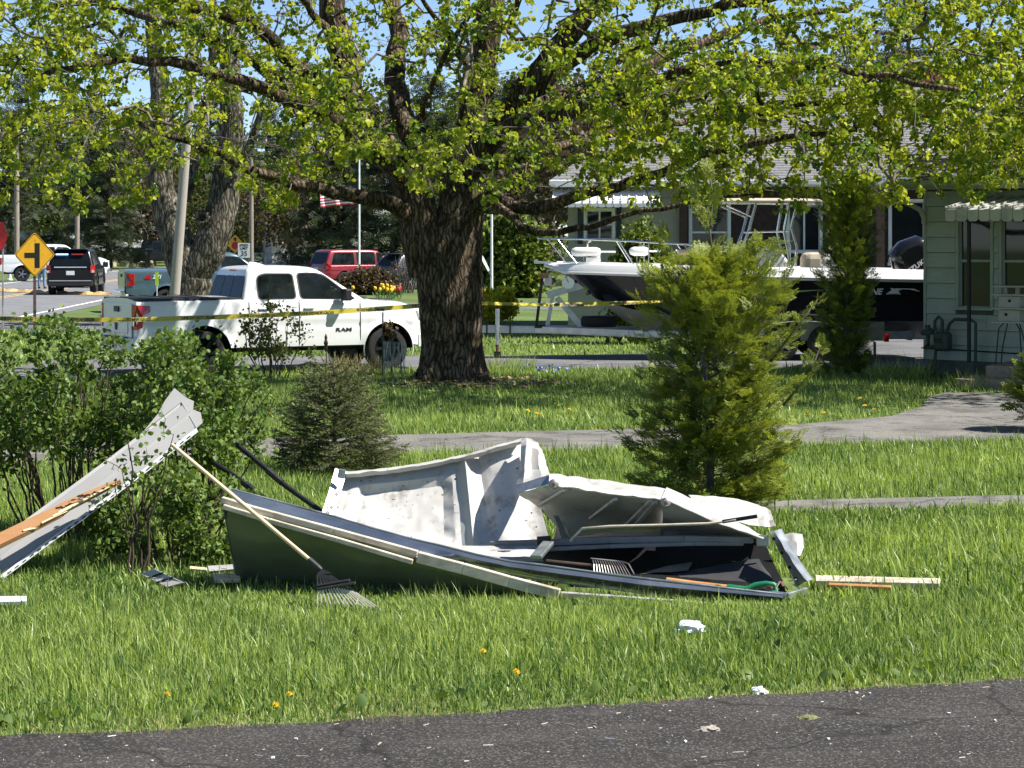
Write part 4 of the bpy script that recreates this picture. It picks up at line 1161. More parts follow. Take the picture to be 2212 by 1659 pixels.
def vehicle(p):
    """body shell with arches, greenhouse, glass, lamps, wheels"""
    root = thing(p['name'], p['label'], p['cat'], (p['loc'][0], p['loc'][1], 0), p['rz'], p.get('group'))
    L, W = p['L'], p['W']; paint = p['paint']; Rt = p['Rt']; Ra = p.get('Ra', Rt * 1.16)
    sill = p.get('sill', .42); wx = p['wheels']
    bx = [q[0] for q in p['belt']]; bz = [q[1] for q in p['belt']]
    rear_r, front_r = p.get('rear_r', .10), p.get('front_r', .55)
    def hw(x):
        h = W / 2
        if x < rear_r: h -= p.get('rear_in', .05) * ((rear_r - x) / rear_r) ** 2
        if x > L - front_r: h -= p.get('front_in', .16) * ((x - (L - front_r)) / front_r) ** 2
        return h
    def zb(x):
        z = sill
        if x < .5: z = lerp(p.get('rear_sill', sill + .12), sill, min(1, x / .5))
        if x > L - .5: z = lerp(sill, p.get('front_sill', sill - .08), (x - L + .5) / .5)
        for c in wx:
            d = abs(x - c)
            if d < Ra: z = max(z, Rt + math.sqrt(Ra * Ra - d * d))
        return z
    xs = set(np.linspace(0, L, 60).round(4))
    for c in wx:
        for k in range(25): xs.add(round(c + Ra * math.cos(math.pi * k / 24), 4))
        xs.add(round(c - Ra - .004, 4)); xs.add(round(c + Ra + .004, 4))
    xs |= set(round(b, 4) for b in bx)
    xs = sorted(x for x in xs if 0 <= x <= L)
    crown = p.get('crown', .03); crease = p.get('crease', .62)
    rows = []; nz = 12
    for x in xs:
        b = zb(x); t = np.interp(x, bx, bz); h = hw(x); row = []
        side = []
        for k in range(nz + 1):
            z = lerp(b, t - .03, k / nz)
            f = (z - .35) / max(.2, t - .35)
            y = h * (1 - p.get('tumble', .055) * max(0, f - crease) ** 1.5 * 2.0 - .10 * max(0, .22 - f) ** 1.2) - (.012 if abs(f - crease + .06) < .05 else 0)
            for c in wx:   # flares
                d = math.hypot(x - c, z - Rt)
                if Ra - .01 <= d < Ra + .10: y += p.get('flare', .025) * (1 - (d - Ra) / .10)
            side.append((y, z))
        yt = side[-1][0]
        top = [(yt - .012, t - .01), (yt - .045, t), (yt * .75, t + crown * .6), (yt * .4, t + crown * .95), (0, t + crown)]
        half = side + top
        row = [(x, -y, z) for y, z in half] + [(x, y, z) for y, z in reversed(half[:-1])]
        rows.append(row)
    mb = MB(); mb.sheet(rows)
    # end caps
    n = len(rows[0])
    for rw in (rows[0], rows[-1]):
        mb.add(rw, [tuple(range(n))])
    mb.build('body', paint, root, smooth=38)
    # liners and underbody
    mb = MB()
    for c in wx:
        for sg in (-1, 1):
            arc = [[(c + Ra * .995 * math.cos(math.pi * k / 16), sg * (W / 2 - .03), Rt + Ra * .995 * math.sin(math.pi * k / 16)) for k in range(17)], [(c + Ra * .995 * math.cos(math.pi * k / 16), sg * (W / 2 - .42), Rt + Ra * .995 * math.sin(math.pi * k / 16)) for k in range(17)]]
            mb.sheet(arc)
            mb.add([(c + Ra * math.cos(math.pi * k / 16), sg * (W / 2 - .42), Rt + Ra * math.sin(math.pi * k / 16)) for k in range(17)], [tuple(range(17))])
    mb.box((L / 2, 0, sill - .02), (L * .9, W * .70, .16))
    mb.box((L / 2, 0, sill + .12), (L * .93, W * .86, .10))
    mb.build('underbody', m_dark, root)
    # greenhouse
    g = p['house']   # x rear base, x rear top, x front top, x front base, z base, z roof, y base, y top
    def ring(z, inset=0.):
        t = (z - g['zb']) / (g['zt'] - g['zb'])
        x0 = lerp(g['xr0'], g['xr1'], t) + inset; x1 = lerp(g['xf0'], g['xf1'], t) - inset; y = lerp(g['yb'], g['yt'], t) - inset
        c = .10
        pts = [(x0, -y + c * .8), (x0 + c * .12, -y + c * .35), (x0 + c * .35, -y + c * .12), (x0 + c * .8, -y)]
        nmid = 6
        pts += [(lerp(x0 + c * .8, x1 - c, k / nmid), -y) for k in range(1, nmid)]
        pts += [(x1 - c, -y), (x1 - c * .35, -y + c * .25), (x1, -y + c)]
        pts += [(x1 + .06 * (1 - t), lerp(-y + c, y - c, .5))]
        pts += [(x1, y - c), (x1 - c * .35, y - c * .25), (x1 - c, y)]
        pts += [(lerp(x1 - c, x0 + c * .8, k / nmid), y) for k in range(1, nmid)]
        pts += [(x0 + c * .8, y), (x0 + c * .35, y - c * .12), (x0 + c * .12, y - c * .35), (x0, y - c * .8)]
        return pts
    zs = [(g['zb'] - .08, 0), (g['zb'], 0), (lerp(g['zb'], g['zt'], .5), 0), (g['zt'] - .10, 0), (g['zt'] - .05, .012), (g['zt'] - .018, .04), (g['zt'], .09), (g['zt'] + .018, .22), (g['zt'] + .03, .45)]
    rows = []
    for z, i in zs:
        rg = ring(min(z, g['zt']), i)
        rows.append([(x, y, z) for x, y in rg] + [(rg[0][0], rg[0][1], z)])
    mb = MB(); mb.sheet(rows); mb.add(rows[-1][:-1], [tuple(range(len(rows[-1]) - 1))])
    mb.build('cab', p.get('cabpaint', paint), root, smooth=40)
    ys = lambda z: lerp(g['yb'], g['yt'], (z - g['zb']) / (g['zt'] - g['zb']))
    xr = lambda z: lerp(g['xr0'], g['xr1'], (z - g['zb']) / (g['zt'] - g['zb']))
    xf = lambda z: lerp(g['xf0'], g['xf1'], (z - g['zb']) / (g['zt'] - g['zb']))
    for poly in p['side_glass']:
        for sg in (-1, 1):
            pts = rounded(poly, .07, 4)
            mb = MB(); mb.prism([(x, sg * (ys(z) + .004), z) for x, z in pts], (0, sg * .008, 0))
            w = mb.build('side_window', m_glass_side, root)
            ctr = Vector(np.mean(np.array(poly), 0)); big = rounded([tuple(ctr + (Vector(q) - ctr) * 1.0 + (Vector(q) - ctr).normalized() * .03) for q in poly], .08, 4)
            mb = MB(); mb.prism([(x, sg * (ys(z) + .001), z) for x, z in big], (0, sg * .006, 0)); mb.build('window_seal', m_black_plastic, w)
    for poly in p.get('rear_glass', []):
        pts = rounded(poly, .06, 4)
        mb = MB(); mb.prism([(xr(z) - .006, y, z) for y, z in pts], (-.01, 0, 0)); mb.build('rear_window', m_glass, root)
    zb_, zt_ = g['zb'] + .03, g['zt'] - .10
    yb_, yt_ = ys(zb_) - .13, ys(zt_) - .12
    N = 6
    mb = MB(); mb.sheet([[(xf(z) + .012 + .06 * (1 - (z - g['zb']) / (g['zt'] - g['zb'])) * (1 - abs(-1 + 2 * k / N)), lerp(-yy, yy, k / N), z) for k in range(N + 1)] for z, yy in ((zb_, yb_), ((zb_ + zt_) / 2, (yb_ + yt_) / 2), (zt_, yt_))], thick=.01, nrm=(1, 0, .5))
    mb.build('windscreen', m_glass, root)
    for c in wx:
        for sg in (-1, 1):
            wheel(root, c, sg * (W / 2 - .15), Rt, .28, p.get('rim', m_alloy), p.get('spokes', 6), sg, p.get('twin', True), p.get('rim_r', .62))
    # mirrors
    mx = p['mirror']
    for sg in (-1, 1):
        mb = MB(); mb.box((mx[0], sg * (W / 2 + .12), mx[1]), (.14, .22, .22)); mb.box((mx[0] + .02, sg * (W / 2 - .02), mx[1] - .06), (.06, .14, .05))
        mb.build('mirror', p.get('mirror_mat', m_black_plastic), root, bevel=.04)
    # door seams
    for (x, z0, z1) in p.get('seams', []):
        for sg in (-1, 1):
            pts = []
            for k in range(7):
                z = lerp(z0, z1, k / 6); t = np.interp(x, bx, bz); f = (z - .35) / max(.2, t - .35)
                y = W / 2 * (1 - p.get('tumble', .055) * max(0, f - crease) ** 1.5 * 2.0 - .10 * max(0, .22 - f) ** 1.2)
                pts.append((x, sg * (y - .001), z))
            mb = MB(); mb.tube(pts, .010, 5); mb.build('door_seam', m_black_plastic, root)
    return root

def lamp_block(name, pts, off, mat, root, bevel=.01):
    mb = MB(); mb.prism(pts, off); return mb.build(name, mat, root, bevel=bevel)

# ---- white crew-cab pickup
def white_pickup():
    a = R(28)
    h = Vector((math.cos(a), math.sin(a), 0)); lf = Vector((-math.sin(a), math.cos(a), 0))
    corner = Vector((P(296, 700, 41.0).x, 41.0, 0)); o = corner + lf * 1.02
    t = vehicle(dict(name='pickup_truck', label='white crew-cab pickup with black bed cover parked behind the police tape', cat='pickup', loc=o, rz=a, L=5.88, W=2.04, Rt=.415, Ra=.50, sill=.50, wheels=[1.28, 4.93], paint=m_white_paint,
        belt=[(0, 1.36), (2.02, 1.37), (2.08, 1.34), (4.38, 1.30), (4.6, 1.31), (5.3, 1.25), (5.62, 1.17), (5.80, 1.02), (5.88, .86)], crown=.05, flare=.035, rear_sill=.62, front_sill=.42, rear_in=.02,
        house=dict(xr0=2.04, xr1=2.22, xf1=3.55, xf0=4.52, zb=1.33, zt=1.955, yb=.955, yt=.74), tumble=.05,
        side_glass=[[(2.36, 1.385), (3.08, 1.385), (3.06, 1.83), (2.50, 1.83), (2.38, 1.76)], [(3.20, 1.385), (4.28, 1.36), (4.16, 1.45), (3.70, 1.79), (3.52, 1.84), (3.18, 1.84)]],
        rear_glass=[[(-.83, 1.40), (-.26, 1.40), (-.24, 1.80), (-.72, 1.80)], [(-.24, 1.40), (.24, 1.40), (.22, 1.80), (-.22, 1.80)], [(.26, 1.40), (.83, 1.40), (.72, 1.80), (.24, 1.80)]],
        rim=m_dark_alloy, spokes=6, twin=False, rim_r=.64, mirror=(4.02, 1.44), seams=[(2.14, .55, 1.33), (3.13, .55, 1.36), (4.36, .55, 1.28)]))
    # bed cover with rails, slightly proud of the bed
    mb = MB(); mb.sheet([[(x, y, 1.405 + .012 * math.cos(y * 1.5)) for y in np.linspace(-.93, .93, 7)] for x in (.02, .7, 1.38, 2.04)], thick=.05, nrm=(0, 0, 1)); mb.build('bed_cover', m_tonneau, t)
    for x in (.70, 1.38):
        mb = MB(); mb.box((x, 0, 1.425), (.03, 1.84, .012)); mb.build('cover_seam', m_black_plastic, t)
    # tailgate set 8 mm proud with a pressed centre
    mb = MB(); pts = rounded([(-.80, .70), (.80, .70), (.80, 1.32), (-.80, 1.32)], .05)
    mb.prism([(-.012, y, z) for y, z in pts], (-.02, 0, 0)); tg = mb.build('tailgate', m_white_paint, t, bevel=.008)
    mb = MB(); mb.prism([(-.034, y, z) for y, z in rounded([(-.62, .78), (.62, .78), (.62, 1.05), (-.62, 1.05)], .05)], (-.012, 0, 0)); mb.build('tailgate_panel', m_white_paint, tg, bevel=.008)
    mb = MB(); mb.box((-.045, 0, 1.21), (.03, .26, .10)); mb.build('tailgate_handle', m_black_plastic, tg, bevel=.01)
    mb = MB(); mb.prism([(-.05, y, z) for y, z in rounded([(-.07, .98), (.07, .98), (.05, .86), (0, .82), (-.05, .86)], .02)], (-.012, 0, 0)); mb.build('emblem', m_black_plastic, tg)
    mb = MB(); mb.box((-.05, .48, .80), (.012, .30, .045)); mb.build('badge', m_black_plastic, tg)
    for sg in (-1, 1):
        lamp_block('tail_light', [(-.03, sg * .83, .86), (-.03, sg * .83, 1.30), (.0, sg * 1.026, 1.30), (.24, sg * 1.040, 1.28), (.24, sg * 1.044, 1.18), (.10, sg * 1.046, 1.12), (.10, sg * 1.046, .90), (0, sg * 1.032, .86)], (-.012, sg * .008, 0), m_red_lens, t)
        mb = MB(); mb.box((-.052, sg * .92, 1.0), (.02, .14, .16)); mb.build('reverse_light', m_clear_lens, t, bevel=.01)
    # rear bumper: white ends, dark step
    mb = MB(); mb.sheet([[(-.16 + .10 * (abs(y) / 1.0) ** 4, y, z) for y in np.linspace(-1.0, 1.0, 15)] for z in (.46, .52, .64, .70)], thick=.14, nrm=(-1, 0, 0)); mb.build('rear_bumper', m_white_paint, t, smooth=50, bevel=.02)
    mb = MB(); mb.box((-.10, 0, .705), (.16, 1.2, .02)); mb.build('bumper_step', m_black_plastic, t)
    mb = MB(); mb.box((-.18, 0, .58), (.012, .34, .14)); mb.build('licence_plate', m_clear_lens, t)
    # door handles, sill, badge lettering
    for x in (2.42, 3.32):
        for sg in (-1, 1):
            mb = MB(); mb.box((x, sg * 1.015, 1.20), (.20, .04, .035)); mb.build('door_handle', m_white_paint, t, bevel=.012)
    for sg in (-1, 1):
        mb = MB(); mb.box((3.1, sg * .985, .50), (2.6, .05, .05)); mb.build('rocker_trim', m_black_plastic, t, bevel=.01)
        mb = MB(); mb.sheet([[(4.93 + (r + .0) * math.cos(q), sg * (1.055 - .01 * k), .415 + r * math.sin(q)) for q in np.linspace(-.25, math.pi + .25, 30)] for k, r in enumerate((.50, .515))], thick=.02, nrm=(0, sg, 0)); mb.build('arch_trim', m_white_paint, t, smooth=40)
    text_part('lettering', 'RAM', .088, Matrix.Translation((4.02, -1.028, .79)) @ Matrix.Rotation(R(90), 4, 'X') @ Matrix.Scale(1.75, 4, (1, 0, 0)), m_black_plastic, t, .003, 0, .002, 1.08)
    # shark fin, brake light, hood vent, headlamps, grille, front bumper
    mb = MB(); mb.prism([(2.50, 0, 1.97), (2.86, 0, 1.985), (2.66, 0, 2.04), (2.54, 0, 2.05)], (0, .05, 0)); mb.build('antenna_fin', m_white_paint, t, bevel=.015)
    mb = MB(); mb.box((2.22, 0, 1.885), (.03, .34, .05)); mb.build('brake_light', m_red_lens, t)
    for sg in (-1, 1):
        mb = MB(); mb.box((4.95, sg * .55, 1.345), (.42, .16, .012)); mb.build('hood_vent', m_black_plastic, t)
        lamp_block('headlight', [(5.82, sg * .58, .92), (5.82, sg * .58, 1.08), (5.66, sg * .93, 1.12), (5.50, sg * .985, 1.12), (5.56, sg * .985, .96), (5.70, sg * .93, .92)], (.05, sg * .012, 0), m_clear_lens, t)
    mb = MB(); mb.prism([(5.87, y, z) for y, z in rounded([(-.62, .72), (.62, .72), (.66, 1.02), (-.66, 1.02)], .08)], (.03, 0, 0)); mb.build('grille', m_black_plastic, t)
    mb = MB(); mb.sheet([[(5.96 - .26 * (abs(y) / 1.0) ** 3, y, z) for y in np.linspace(-1.0, 1.0, 15)] for z in (.42, .48, .62, .68)], thick=.14, nrm=(1, 0, 0)); mb.build('front_bumper', m_white_paint, t, smooth=50, bevel=.02)
    mb = MB(); mb.box((4.50, 0, 1.36), (.16, 1.6, .02)); mb.build('wiper_cowl', m_black_plastic, t)
    # pillar strip between the side windows
    return t
white_pickup()

def simple_pickup(label, loc, rz, paint, tail=m_red_lens, group=None, sticker=False, front_damage=False):
    t = vehicle(dict(name='pickup_truck', label=label, cat='pickup', loc=loc, rz=rz, group=group, L=5.85, W=2.0, Rt=.40, Ra=.48, sill=.50, wheels=[1.3, 4.95], paint=paint,
        belt=[(0, 1.36), (2.00, 1.37), (2.06, 1.33), (4.36, 1.28), (5.4, 1.22), (5.72, 1.10), (5.85, .85)], crown=.05, flare=.04, rear_sill=.62, rear_in=.02,
        house=dict(xr0=2.04, xr1=2.18, xf1=3.55, xf0=4.48, zb=1.31, zt=1.94, yb=.94, yt=.74), tumble=.05,
        side_glass=[[(2.34, 1.37), (2.98, 1.37), (2.98, 1.82), (2.46, 1.82)], [(3.12, 1.37), (4.22, 1.35), (3.66, 1.79), (3.12, 1.82)]],
        rear_glass=[[(-.80, 1.40), (.80, 1.40), (.70, 1.79), (-.70, 1.79)]], rim=m_alloy, spokes=5, mirror=(4.0, 1.42), seams=[(2.14, .55, 1.3), (3.05, .55, 1.34), (4.34, .55, 1.26)]))
    mb = MB(); mb.prism([(-.012, y, z) for y, z in rounded([(-.78, .70), (.78, .70), (.78, 1.32), (-.78, 1.32)], .05)], (-.02, 0, 0)); mb.build('tailgate', paint, t, bevel=.008)
    mb = MB(); mb.box((-.04, 0, 1.2), (.03, .3, .10)); mb.build('tailgate_handle', m_black_plastic, t)
    for sg in (-1, 1):
        lamp_block('tail_light', [(-.03, sg * .82, .86), (-.03, sg * .82, 1.28), (.03, sg * 1.005, 1.28), (.26, sg * 1.02, 1.26), (.26, sg * 1.02, .90), (.03, sg * 1.01, .86)], (-.01, sg * .01, 0), tail, t)
        lamp_block('headlight', [(5.80, sg * .58, .90), (5.80, sg * .58, 1.10), (5.55, sg * .96, 1.12), (5.58, sg * .96, .92)], (.05, sg * .012, 0), m_clear_lens, t)
        mb = MB(); mb.box((3.1, sg * .985, .52), (2.6, .05, .06)); mb.build('running_board', m_chrome if sticker else m_black_plastic, t, bevel=.01)
    mb = MB(); mb.box((-.10, 0, .62), (.18, 1.9, .18)); mb.build('rear_bumper', m_chrome, t, bevel=.04)
    mb = MB(); mb.box((5.86, 0, .60), (.20, 1.9, .24)); mb.build('front_bumper', m_chrome, t, bevel=.05)
    mb = MB(); mb.box((5.84, 0, .96), (.06, 1.1, .24)); mb.build('grille', m_black_plastic, t, bevel=.02)
    return t
o = Vector((P(273, 700, 74).x, 74, 0)); a = R(17)
bt = simple_pickup('blue-grey crew-cab pickup behind the leaning utility pole', o + Vector((-math.sin(a), math.cos(a), 0)), a, m_blue_paint, sticker=True)
# bed side sticker: red block and white lettering as on the photographed truck
mb = MB(); mb.prism([(.56, -1.012, 1.10), (.80, -1.012, 1.10), (.76, -1.012, 1.24), (.66, -1.012, 1.24)], (0, -.004, 0)); mb.build('sticker', m_red_lens, bt)
m_sticker_white = M('sticker_white', (.8, .8, .8), .5)
text_part('lettering', 'Z71', .17, Matrix.Translation((.98, -1.016, 1.16)) @ Matrix.Rotation(R(90), 4, 'X'), m_sticker_white, bt, .002, .3, .006)
m_hose = M('grey_hose', (.12, .12, .12), .6)

# ---- dark crossover / vans / police car share a two-box builder
def two_box(name, label, cat, loc, rz, paint, L, W, H, wheels, belt, house, glass, rear, Rt=.37, rim=m_alloy, tail=None, extra=None, **kw):
    t = vehicle(dict(name=name, label=label, cat=cat, loc=loc, rz=rz, L=L, W=W, Rt=Rt, sill=kw.get('sill', .34), wheels=wheels, paint=paint, belt=belt, crown=.03, flare=.02, rear_sill=kw.get('rear_sill', .40), rear_in=.06, rear_r=.35,
        house=house, side_glass=glass, rear_glass=rear, rim=rim, spokes=kw.get('spokes', 5), mirror=kw['mirror'], seams=kw.get('seams', [])))
    return t
def police_suv():
    loc = Vector((P(152, 600, 95.2).x, 95.2, 0)); a = R(90 + 5)
    t = two_box('police_suv', 'black police SUV seen from behind, blue light bar lit in its rear window', 'police car', loc, a, m_black_paint, 5.2, 2.02, 1.92, [1.12, 4.18], [(0, 1.02), (.08, 1.12), (3.9, 1.14), (4.9, 1.06), (5.2, .78)],
        dict(xr0=.04, xr1=.34, xf1=2.95, xf0=3.95, zb=1.10, zt=1.88, yb=.96, yt=.74), [[(.45, 1.16), (1.35, 1.16), (1.35, 1.70), (.60, 1.70)], [(1.45, 1.16), (2.40, 1.16), (2.40, 1.72), (1.45, 1.72)], [(2.50, 1.16), (3.65, 1.16), (3.0, 1.68), (2.50, 1.72)]],
        [[(-.80, 1.22), (.80, 1.22), (.66, 1.74), (-.66, 1.74)]], Rt=.41, mirror=(3.5, 1.22), sill=.40, rear_sill=.46)
    mb = MB(); mb.box((.02, 0, 1.16), (.04, 1.35, .06)); mb.build('chrome_strip', m_chrome, t, bevel=.01)
    mb = MB(); mb.box((-.015, 0, .92), (.02, .34, .17)); mb.build('licence_plate', m_sticker_white, t)
    mb = MB(); mb.box((-.04, 0, .50), (.16, 1.85, .26)); bp = mb.build('rear_bumper', m_black_plastic, t, bevel=.05)
    mb = MB(); mb.box((-.125, 0, .60), (.015, 1.70, .03)); mb.build('bumper_trim', m_chrome, bp)
    for sg in (-1, 1):
        lamp_block('tail_light', [(-.01, sg * .80, .92), (-.01, sg * .82, 1.24), (.12, sg * .985, 1.24), (.14, sg * 1.0, .92)], (-.02, sg * .01, 0), m_red_lens, t)
        mb = MB(); mb.box((-.02, sg * .92, .98), (.03, .12, .09)); mb.build('reverse_light', m_clear_lens, t)
        for k in (0, .11):
            mb = MB(); mb.lathe([(.045, 0), (.045, .12), (.03, .12), (.03, 0)], 12, Matrix.Translation((-.16, sg * (.62 + k), .38)) @ Matrix.Rotation(R(90), 4, 'Y')); mb.build('exhaust_pipe', m_chrome, t)
    mb = MB(); mb.box((.17, .36, 1.69), (.05, .50, .05)); mb.build('light_bar', m_blue_led, t)
    mb = MB(); mb.box((.17, -.28, 1.69), (.05, .50, .05)); mb.build('light_bar', m_red_lens, t)
    mb = MB(); mb.box((.30, 0, 1.90), (.30, 1.4, .03)); mb.build('spoiler', m_black_paint, t, bevel=.01)
    for sg in (-1, 1):
        mb = MB(); mb.tube([(.5, sg * .62, 1.93), (2.9, sg * .62, 1.95)], .02, 6); mb.build('roof_rail', m_chrome, t)
m_blue_led = bpy.data.materials.new('blue_emergency_light'); m_blue_led.use_nodes = True
b_ = nt(m_blue_led).nodes['Principled BSDF']; b_.inputs['Base Color'].default_value = (.05, .15, .9, 1); b_.inputs['Emission Color'].default_value = (.12, .35, 1, 1); b_.inputs['Emission Strength'].default_value = 4.
police_suv()

def minivan():
    a = R(32); loc = Vector((P(690, 600, 112).x - .2, 112.6, 0))
    t = two_box('minivan', 'dark red minivan with its front door open behind the tulip bed', 'minivan', loc, a, m_red_paint, 5.1, 2.0, 1.75, [1.02, 4.08], [(0, .86), (.06, .98), (3.8, 1.0), (4.7, .90), (5.1, .62)],
        dict(xr0=.02, xr1=.36, xf1=2.9, xf0=4.25, zb=.97, zt=1.74, yb=.95, yt=.76), [[(.34, 1.04), (1.62, 1.04), (1.62, 1.60), (.56, 1.60)], [(1.78, 1.04), (2.78, 1.04), (2.78, 1.62), (1.78, 1.62)], [(2.90, 1.04), (3.95, 1.04), (3.1, 1.58), (2.9, 1.62)]],
        [[(-.80, 1.06), (.80, 1.06), (.68, 1.62), (-.68, 1.62)]], Rt=.34, mirror=(3.75, 1.06), seams=[(1.70, .4, .96), (2.84, .4, .97)])
    mb = MB(); mb.box((2.2, -1.0, .40), (2.4, .03, .05)); mb.build('chrome_trim', m_chrome, t)
    for sg in (-1, 1):
        lamp_block('tail_light', [(-.01, sg * .80, .80), (-.01, sg * .80, 1.10), (.10, sg * .975, 1.10), (.30, sg * 1.0, 1.08), (.30, sg * 1.01, .86), (.10, sg * .985, .80)], (-.02, sg * .012, 0), m_red_lens, t)
    mb = MB(); mb.box((-.03, 0, .46), (.14, 1.86, .26)); mb.build('rear_bumper', m_red_paint, t, bevel=.05)
    mb = MB(); mb.box((-.01, 0, .80), (.02, .40, .16)); mb.build('licence_plate', m_sticker_white, t)
    # open front door, swung out on its front hinge
    e = bpy.data.objects.new('front_door', None); COL.objects.link(e); e.parent = t; e.location = (3.90, -1.0, 0); e.rotation_euler = (0, 0, R(62))
    mb = MB(); mb.prism([(-1.05, 0, .40), (0, 0, .40), (0, 0, 1.0), (-1.05, 0, 1.0)], (0, .07, 0)); mb.build('door_panel', m_red_paint, e, bevel=.01)
    mb = MB(); mb.prism([(-1.05, .02, 1.0), (-1.0, .05, 1.62), (-.75, .05, 1.62), (0, .02, 1.0)], (0, .02, 0)); mb.build('door_window', m_glass, e)
    mb = MB(); mb.tube([(-1.05, .03, 1.0), (-1.0, .06, 1.64), (-.75, .06, 1.64), (0, .03, 1.0)], .022, 6); mb.build('door_frame', m_red_paint, e)
minivan()
def crossover():
    a = R(38); loc = Vector((P(826, 620, 104).x, 104.5, 0))
    t = two_box('crossover_car', 'dark navy crossover parked half behind the maple trunk', 'car', loc, a, m_navy_paint, 4.6, 1.86, 1.66, [.92, 3.64], [(0, .90), (.10, 1.02), (3.3, .98), (4.2, .90), (4.6, .60)],
        dict(xr0=.05, xr1=.62, xf1=2.3, xf0=3.55, zb=.99, zt=1.63, yb=.89, yt=.66), [[(.62, 1.06), (1.30, 1.04), (1.30, 1.48), (.86, 1.46)], [(1.40, 1.04), (2.2, 1.03), (2.2, 1.52), (1.40, 1.49)], [(2.30, 1.03), (3.2, 1.03), (2.5, 1.47), (2.30, 1.52)]],
        [[(-.74, 1.08), (.74, 1.08), (.58, 1.52), (-.58, 1.52)]], Rt=.35, mirror=(3.0, 1.05), seams=[(1.35, .4, .98), (2.25, .4, .97)])
    for sg in (-1, 1):
        lamp_block('tail_light', [(.01, sg * .55, .90), (.01, sg * .55, 1.02), (.10, sg * .90, 1.08), (.42, sg * .935, 1.04), (.30, sg * .935, .94), (.08, sg * .90, .88)], (-.03, sg * .014, 0), m_red_lens, t)
    mb = MB(); mb.box((-.03, 0, .50), (.14, 1.7, .28)); mb.build('rear_bumper', m_black_plastic, t, bevel=.05)
    mb = MB(); mb.box((.48, 0, 1.635), (.36, 1.2, .03)); mb.build('spoiler', m_navy_paint, t, bevel=.01)
    mb = MB(); mb.box((.0, 0, .78), (.02, .36, .15)); mb.build('licence_plate', m_sticker_white, t)
crossover()
# far traffic: white pickup at the left edge, dark and white wrecked pickups beyond the street
g = Vector((P(-25, 600, 120).x, 122, 0))
simple_pickup('white pickup cut off by the left edge behind the hydrant', g, R(12), m_white_paint)
m_green_paint = M('dark_green_black_paint', (.010, .016, .02), .3, 0, .1, 4, coat=.6)
w1 = simple_pickup('dark pickup with smashed front among rubble beyond the street', Vector((P(255, 560, 178).x, 178, 0)), R(-8), m_green_paint)
w2 = simple_pickup('white pickup tipped nose-up beyond the police car', Vector((P(178, 560, 186).x, 186, .0)), R(25), m_white_paint)
w2.rotation_euler = (R(4), R(-7), R(25)); w2.location.z = .15
# ------------------------------------------------------------------ houses
m_green_siding = M('sage_green_siding', (.37, .41, .355), .75, 0, .07, 3., bump=.12, bscale=60, stretch=(1, 1, 6))
m_green_trim = M('sage_green_trim', (.32, .36, .30), .6, 0, .06, 4.)
m_gutter_green = M('sage_gutter', (.33, .37, .30), .45, 0, .06, 4.)
m_foundation_lapshade = M('foundation_and_lap_shade', (.10, .11, .09), .9, 0, .25, 5., bump=.3)
m_white_trim = M('white_trim_paint', (.72, .73, .74), .5, 0, .06, 5.)
m_cream = M('cream_siding', (.36, .345, .29), .75, 0, .06, 4.)
m_brown_brick = M('dark_brown_brick', (.045, .026, .021), .85, 0, .35, 9., bump=.3)
m_brown_wood = M('dark_brown_wood', (.06, .035, .025), .75, 0, .25, 8.)
m_navy_trim = M('navy_shutter_paint', (.02, .03, .06), .6)
m_concrete_step = M('worn_brown_step', (.26, .20, .155), .9, 0, .25, 7., bump=.35, bscale=40)
m_awning = M('awning_aluminium', (.50, .50, .46), .55, .2, .12, 5.)
m_curtain = M('white_curtain', (.55, .56, .55), .8, 0, .15, 12., stretch=(6, 1, .6))
m_meter = M('meter_grey_green', (.05, .065, .06), .6, .2, .2, 8.)
m_iron = M('black_iron', (.015, .016, .018), .5, .3, .2, 10.)
m_brick_red = M('red_brick', (.36, .10, .07), .85, 0, .25, 14., bump=.3)
m_dark_gable = M('dark_green_gable', (.02, .04, .035), .7)
grime(m_green_siding, (.17, .19, .15), 1.4, .52, .75, .5, (1, 1, .5))
grime(m_concrete_step, (.30, .27, .23), 3., .5, .7, .6)
grime(m_awning, (.16, .16, .13), 2.5, .48, .7, .6)
def shingle_mat(name, ca, cb):
    m = bpy.data.materials.new(name); m.use_nodes = True
    t = nt(m); b = t.nodes['Principled BSDF']; b.inputs['Roughness'].default_value = .92
    tc = t.nodes.new('ShaderNodeTexCoord')
    br = t.nodes.new('ShaderNodeTexBrick'); br.inputs['Scale'].default_value = 1.0; br.inputs['Brick Width'].default_value = .30; br.inputs['Row Height'].default_value = .14
    br.inputs['Mortar Size'].default_value = .006; br.inputs['Color1'].default_value = (*ca, 1); br.inputs['Color2'].default_value = (*cb, 1); br.inputs['Mortar'].default_value = (ca[0] * .3, ca[1] * .3, ca[2] * .3, 1); br.offset = .5
    t.links.new(tc.outputs['UV'], br.inputs['Vector'])
    no = t.nodes.new('ShaderNodeTexNoise'); no.inputs['Scale'].default_value = 3; no.inputs['Detail'].default_value = 8
    t.links.new(tc.outputs['Object'], no.inputs['Vector'])
    mx = t.nodes.new('ShaderNodeMix'); mx.data_type = 'RGBA'; mx.blend_type = 'OVERLAY'; mx.inputs['Factor'].default_value = .5
    t.links.new(br.outputs['Color'], mx.inputs['A']); t.links.new(no.outputs['Color'], mx.inputs['B'])
    hs = t.nodes.new('ShaderNodeHueSaturation'); hs.inputs['Saturation'].default_value = .35
    t.links.new(mx.outputs['Result'], hs.inputs['Color']); t.links.new(hs.outputs['Color'], b.inputs['Base Color'])
    return m
m_shingle = shingle_mat('grey_asphalt_shingle', (.15, .15, .16), (.21, .205, .21))
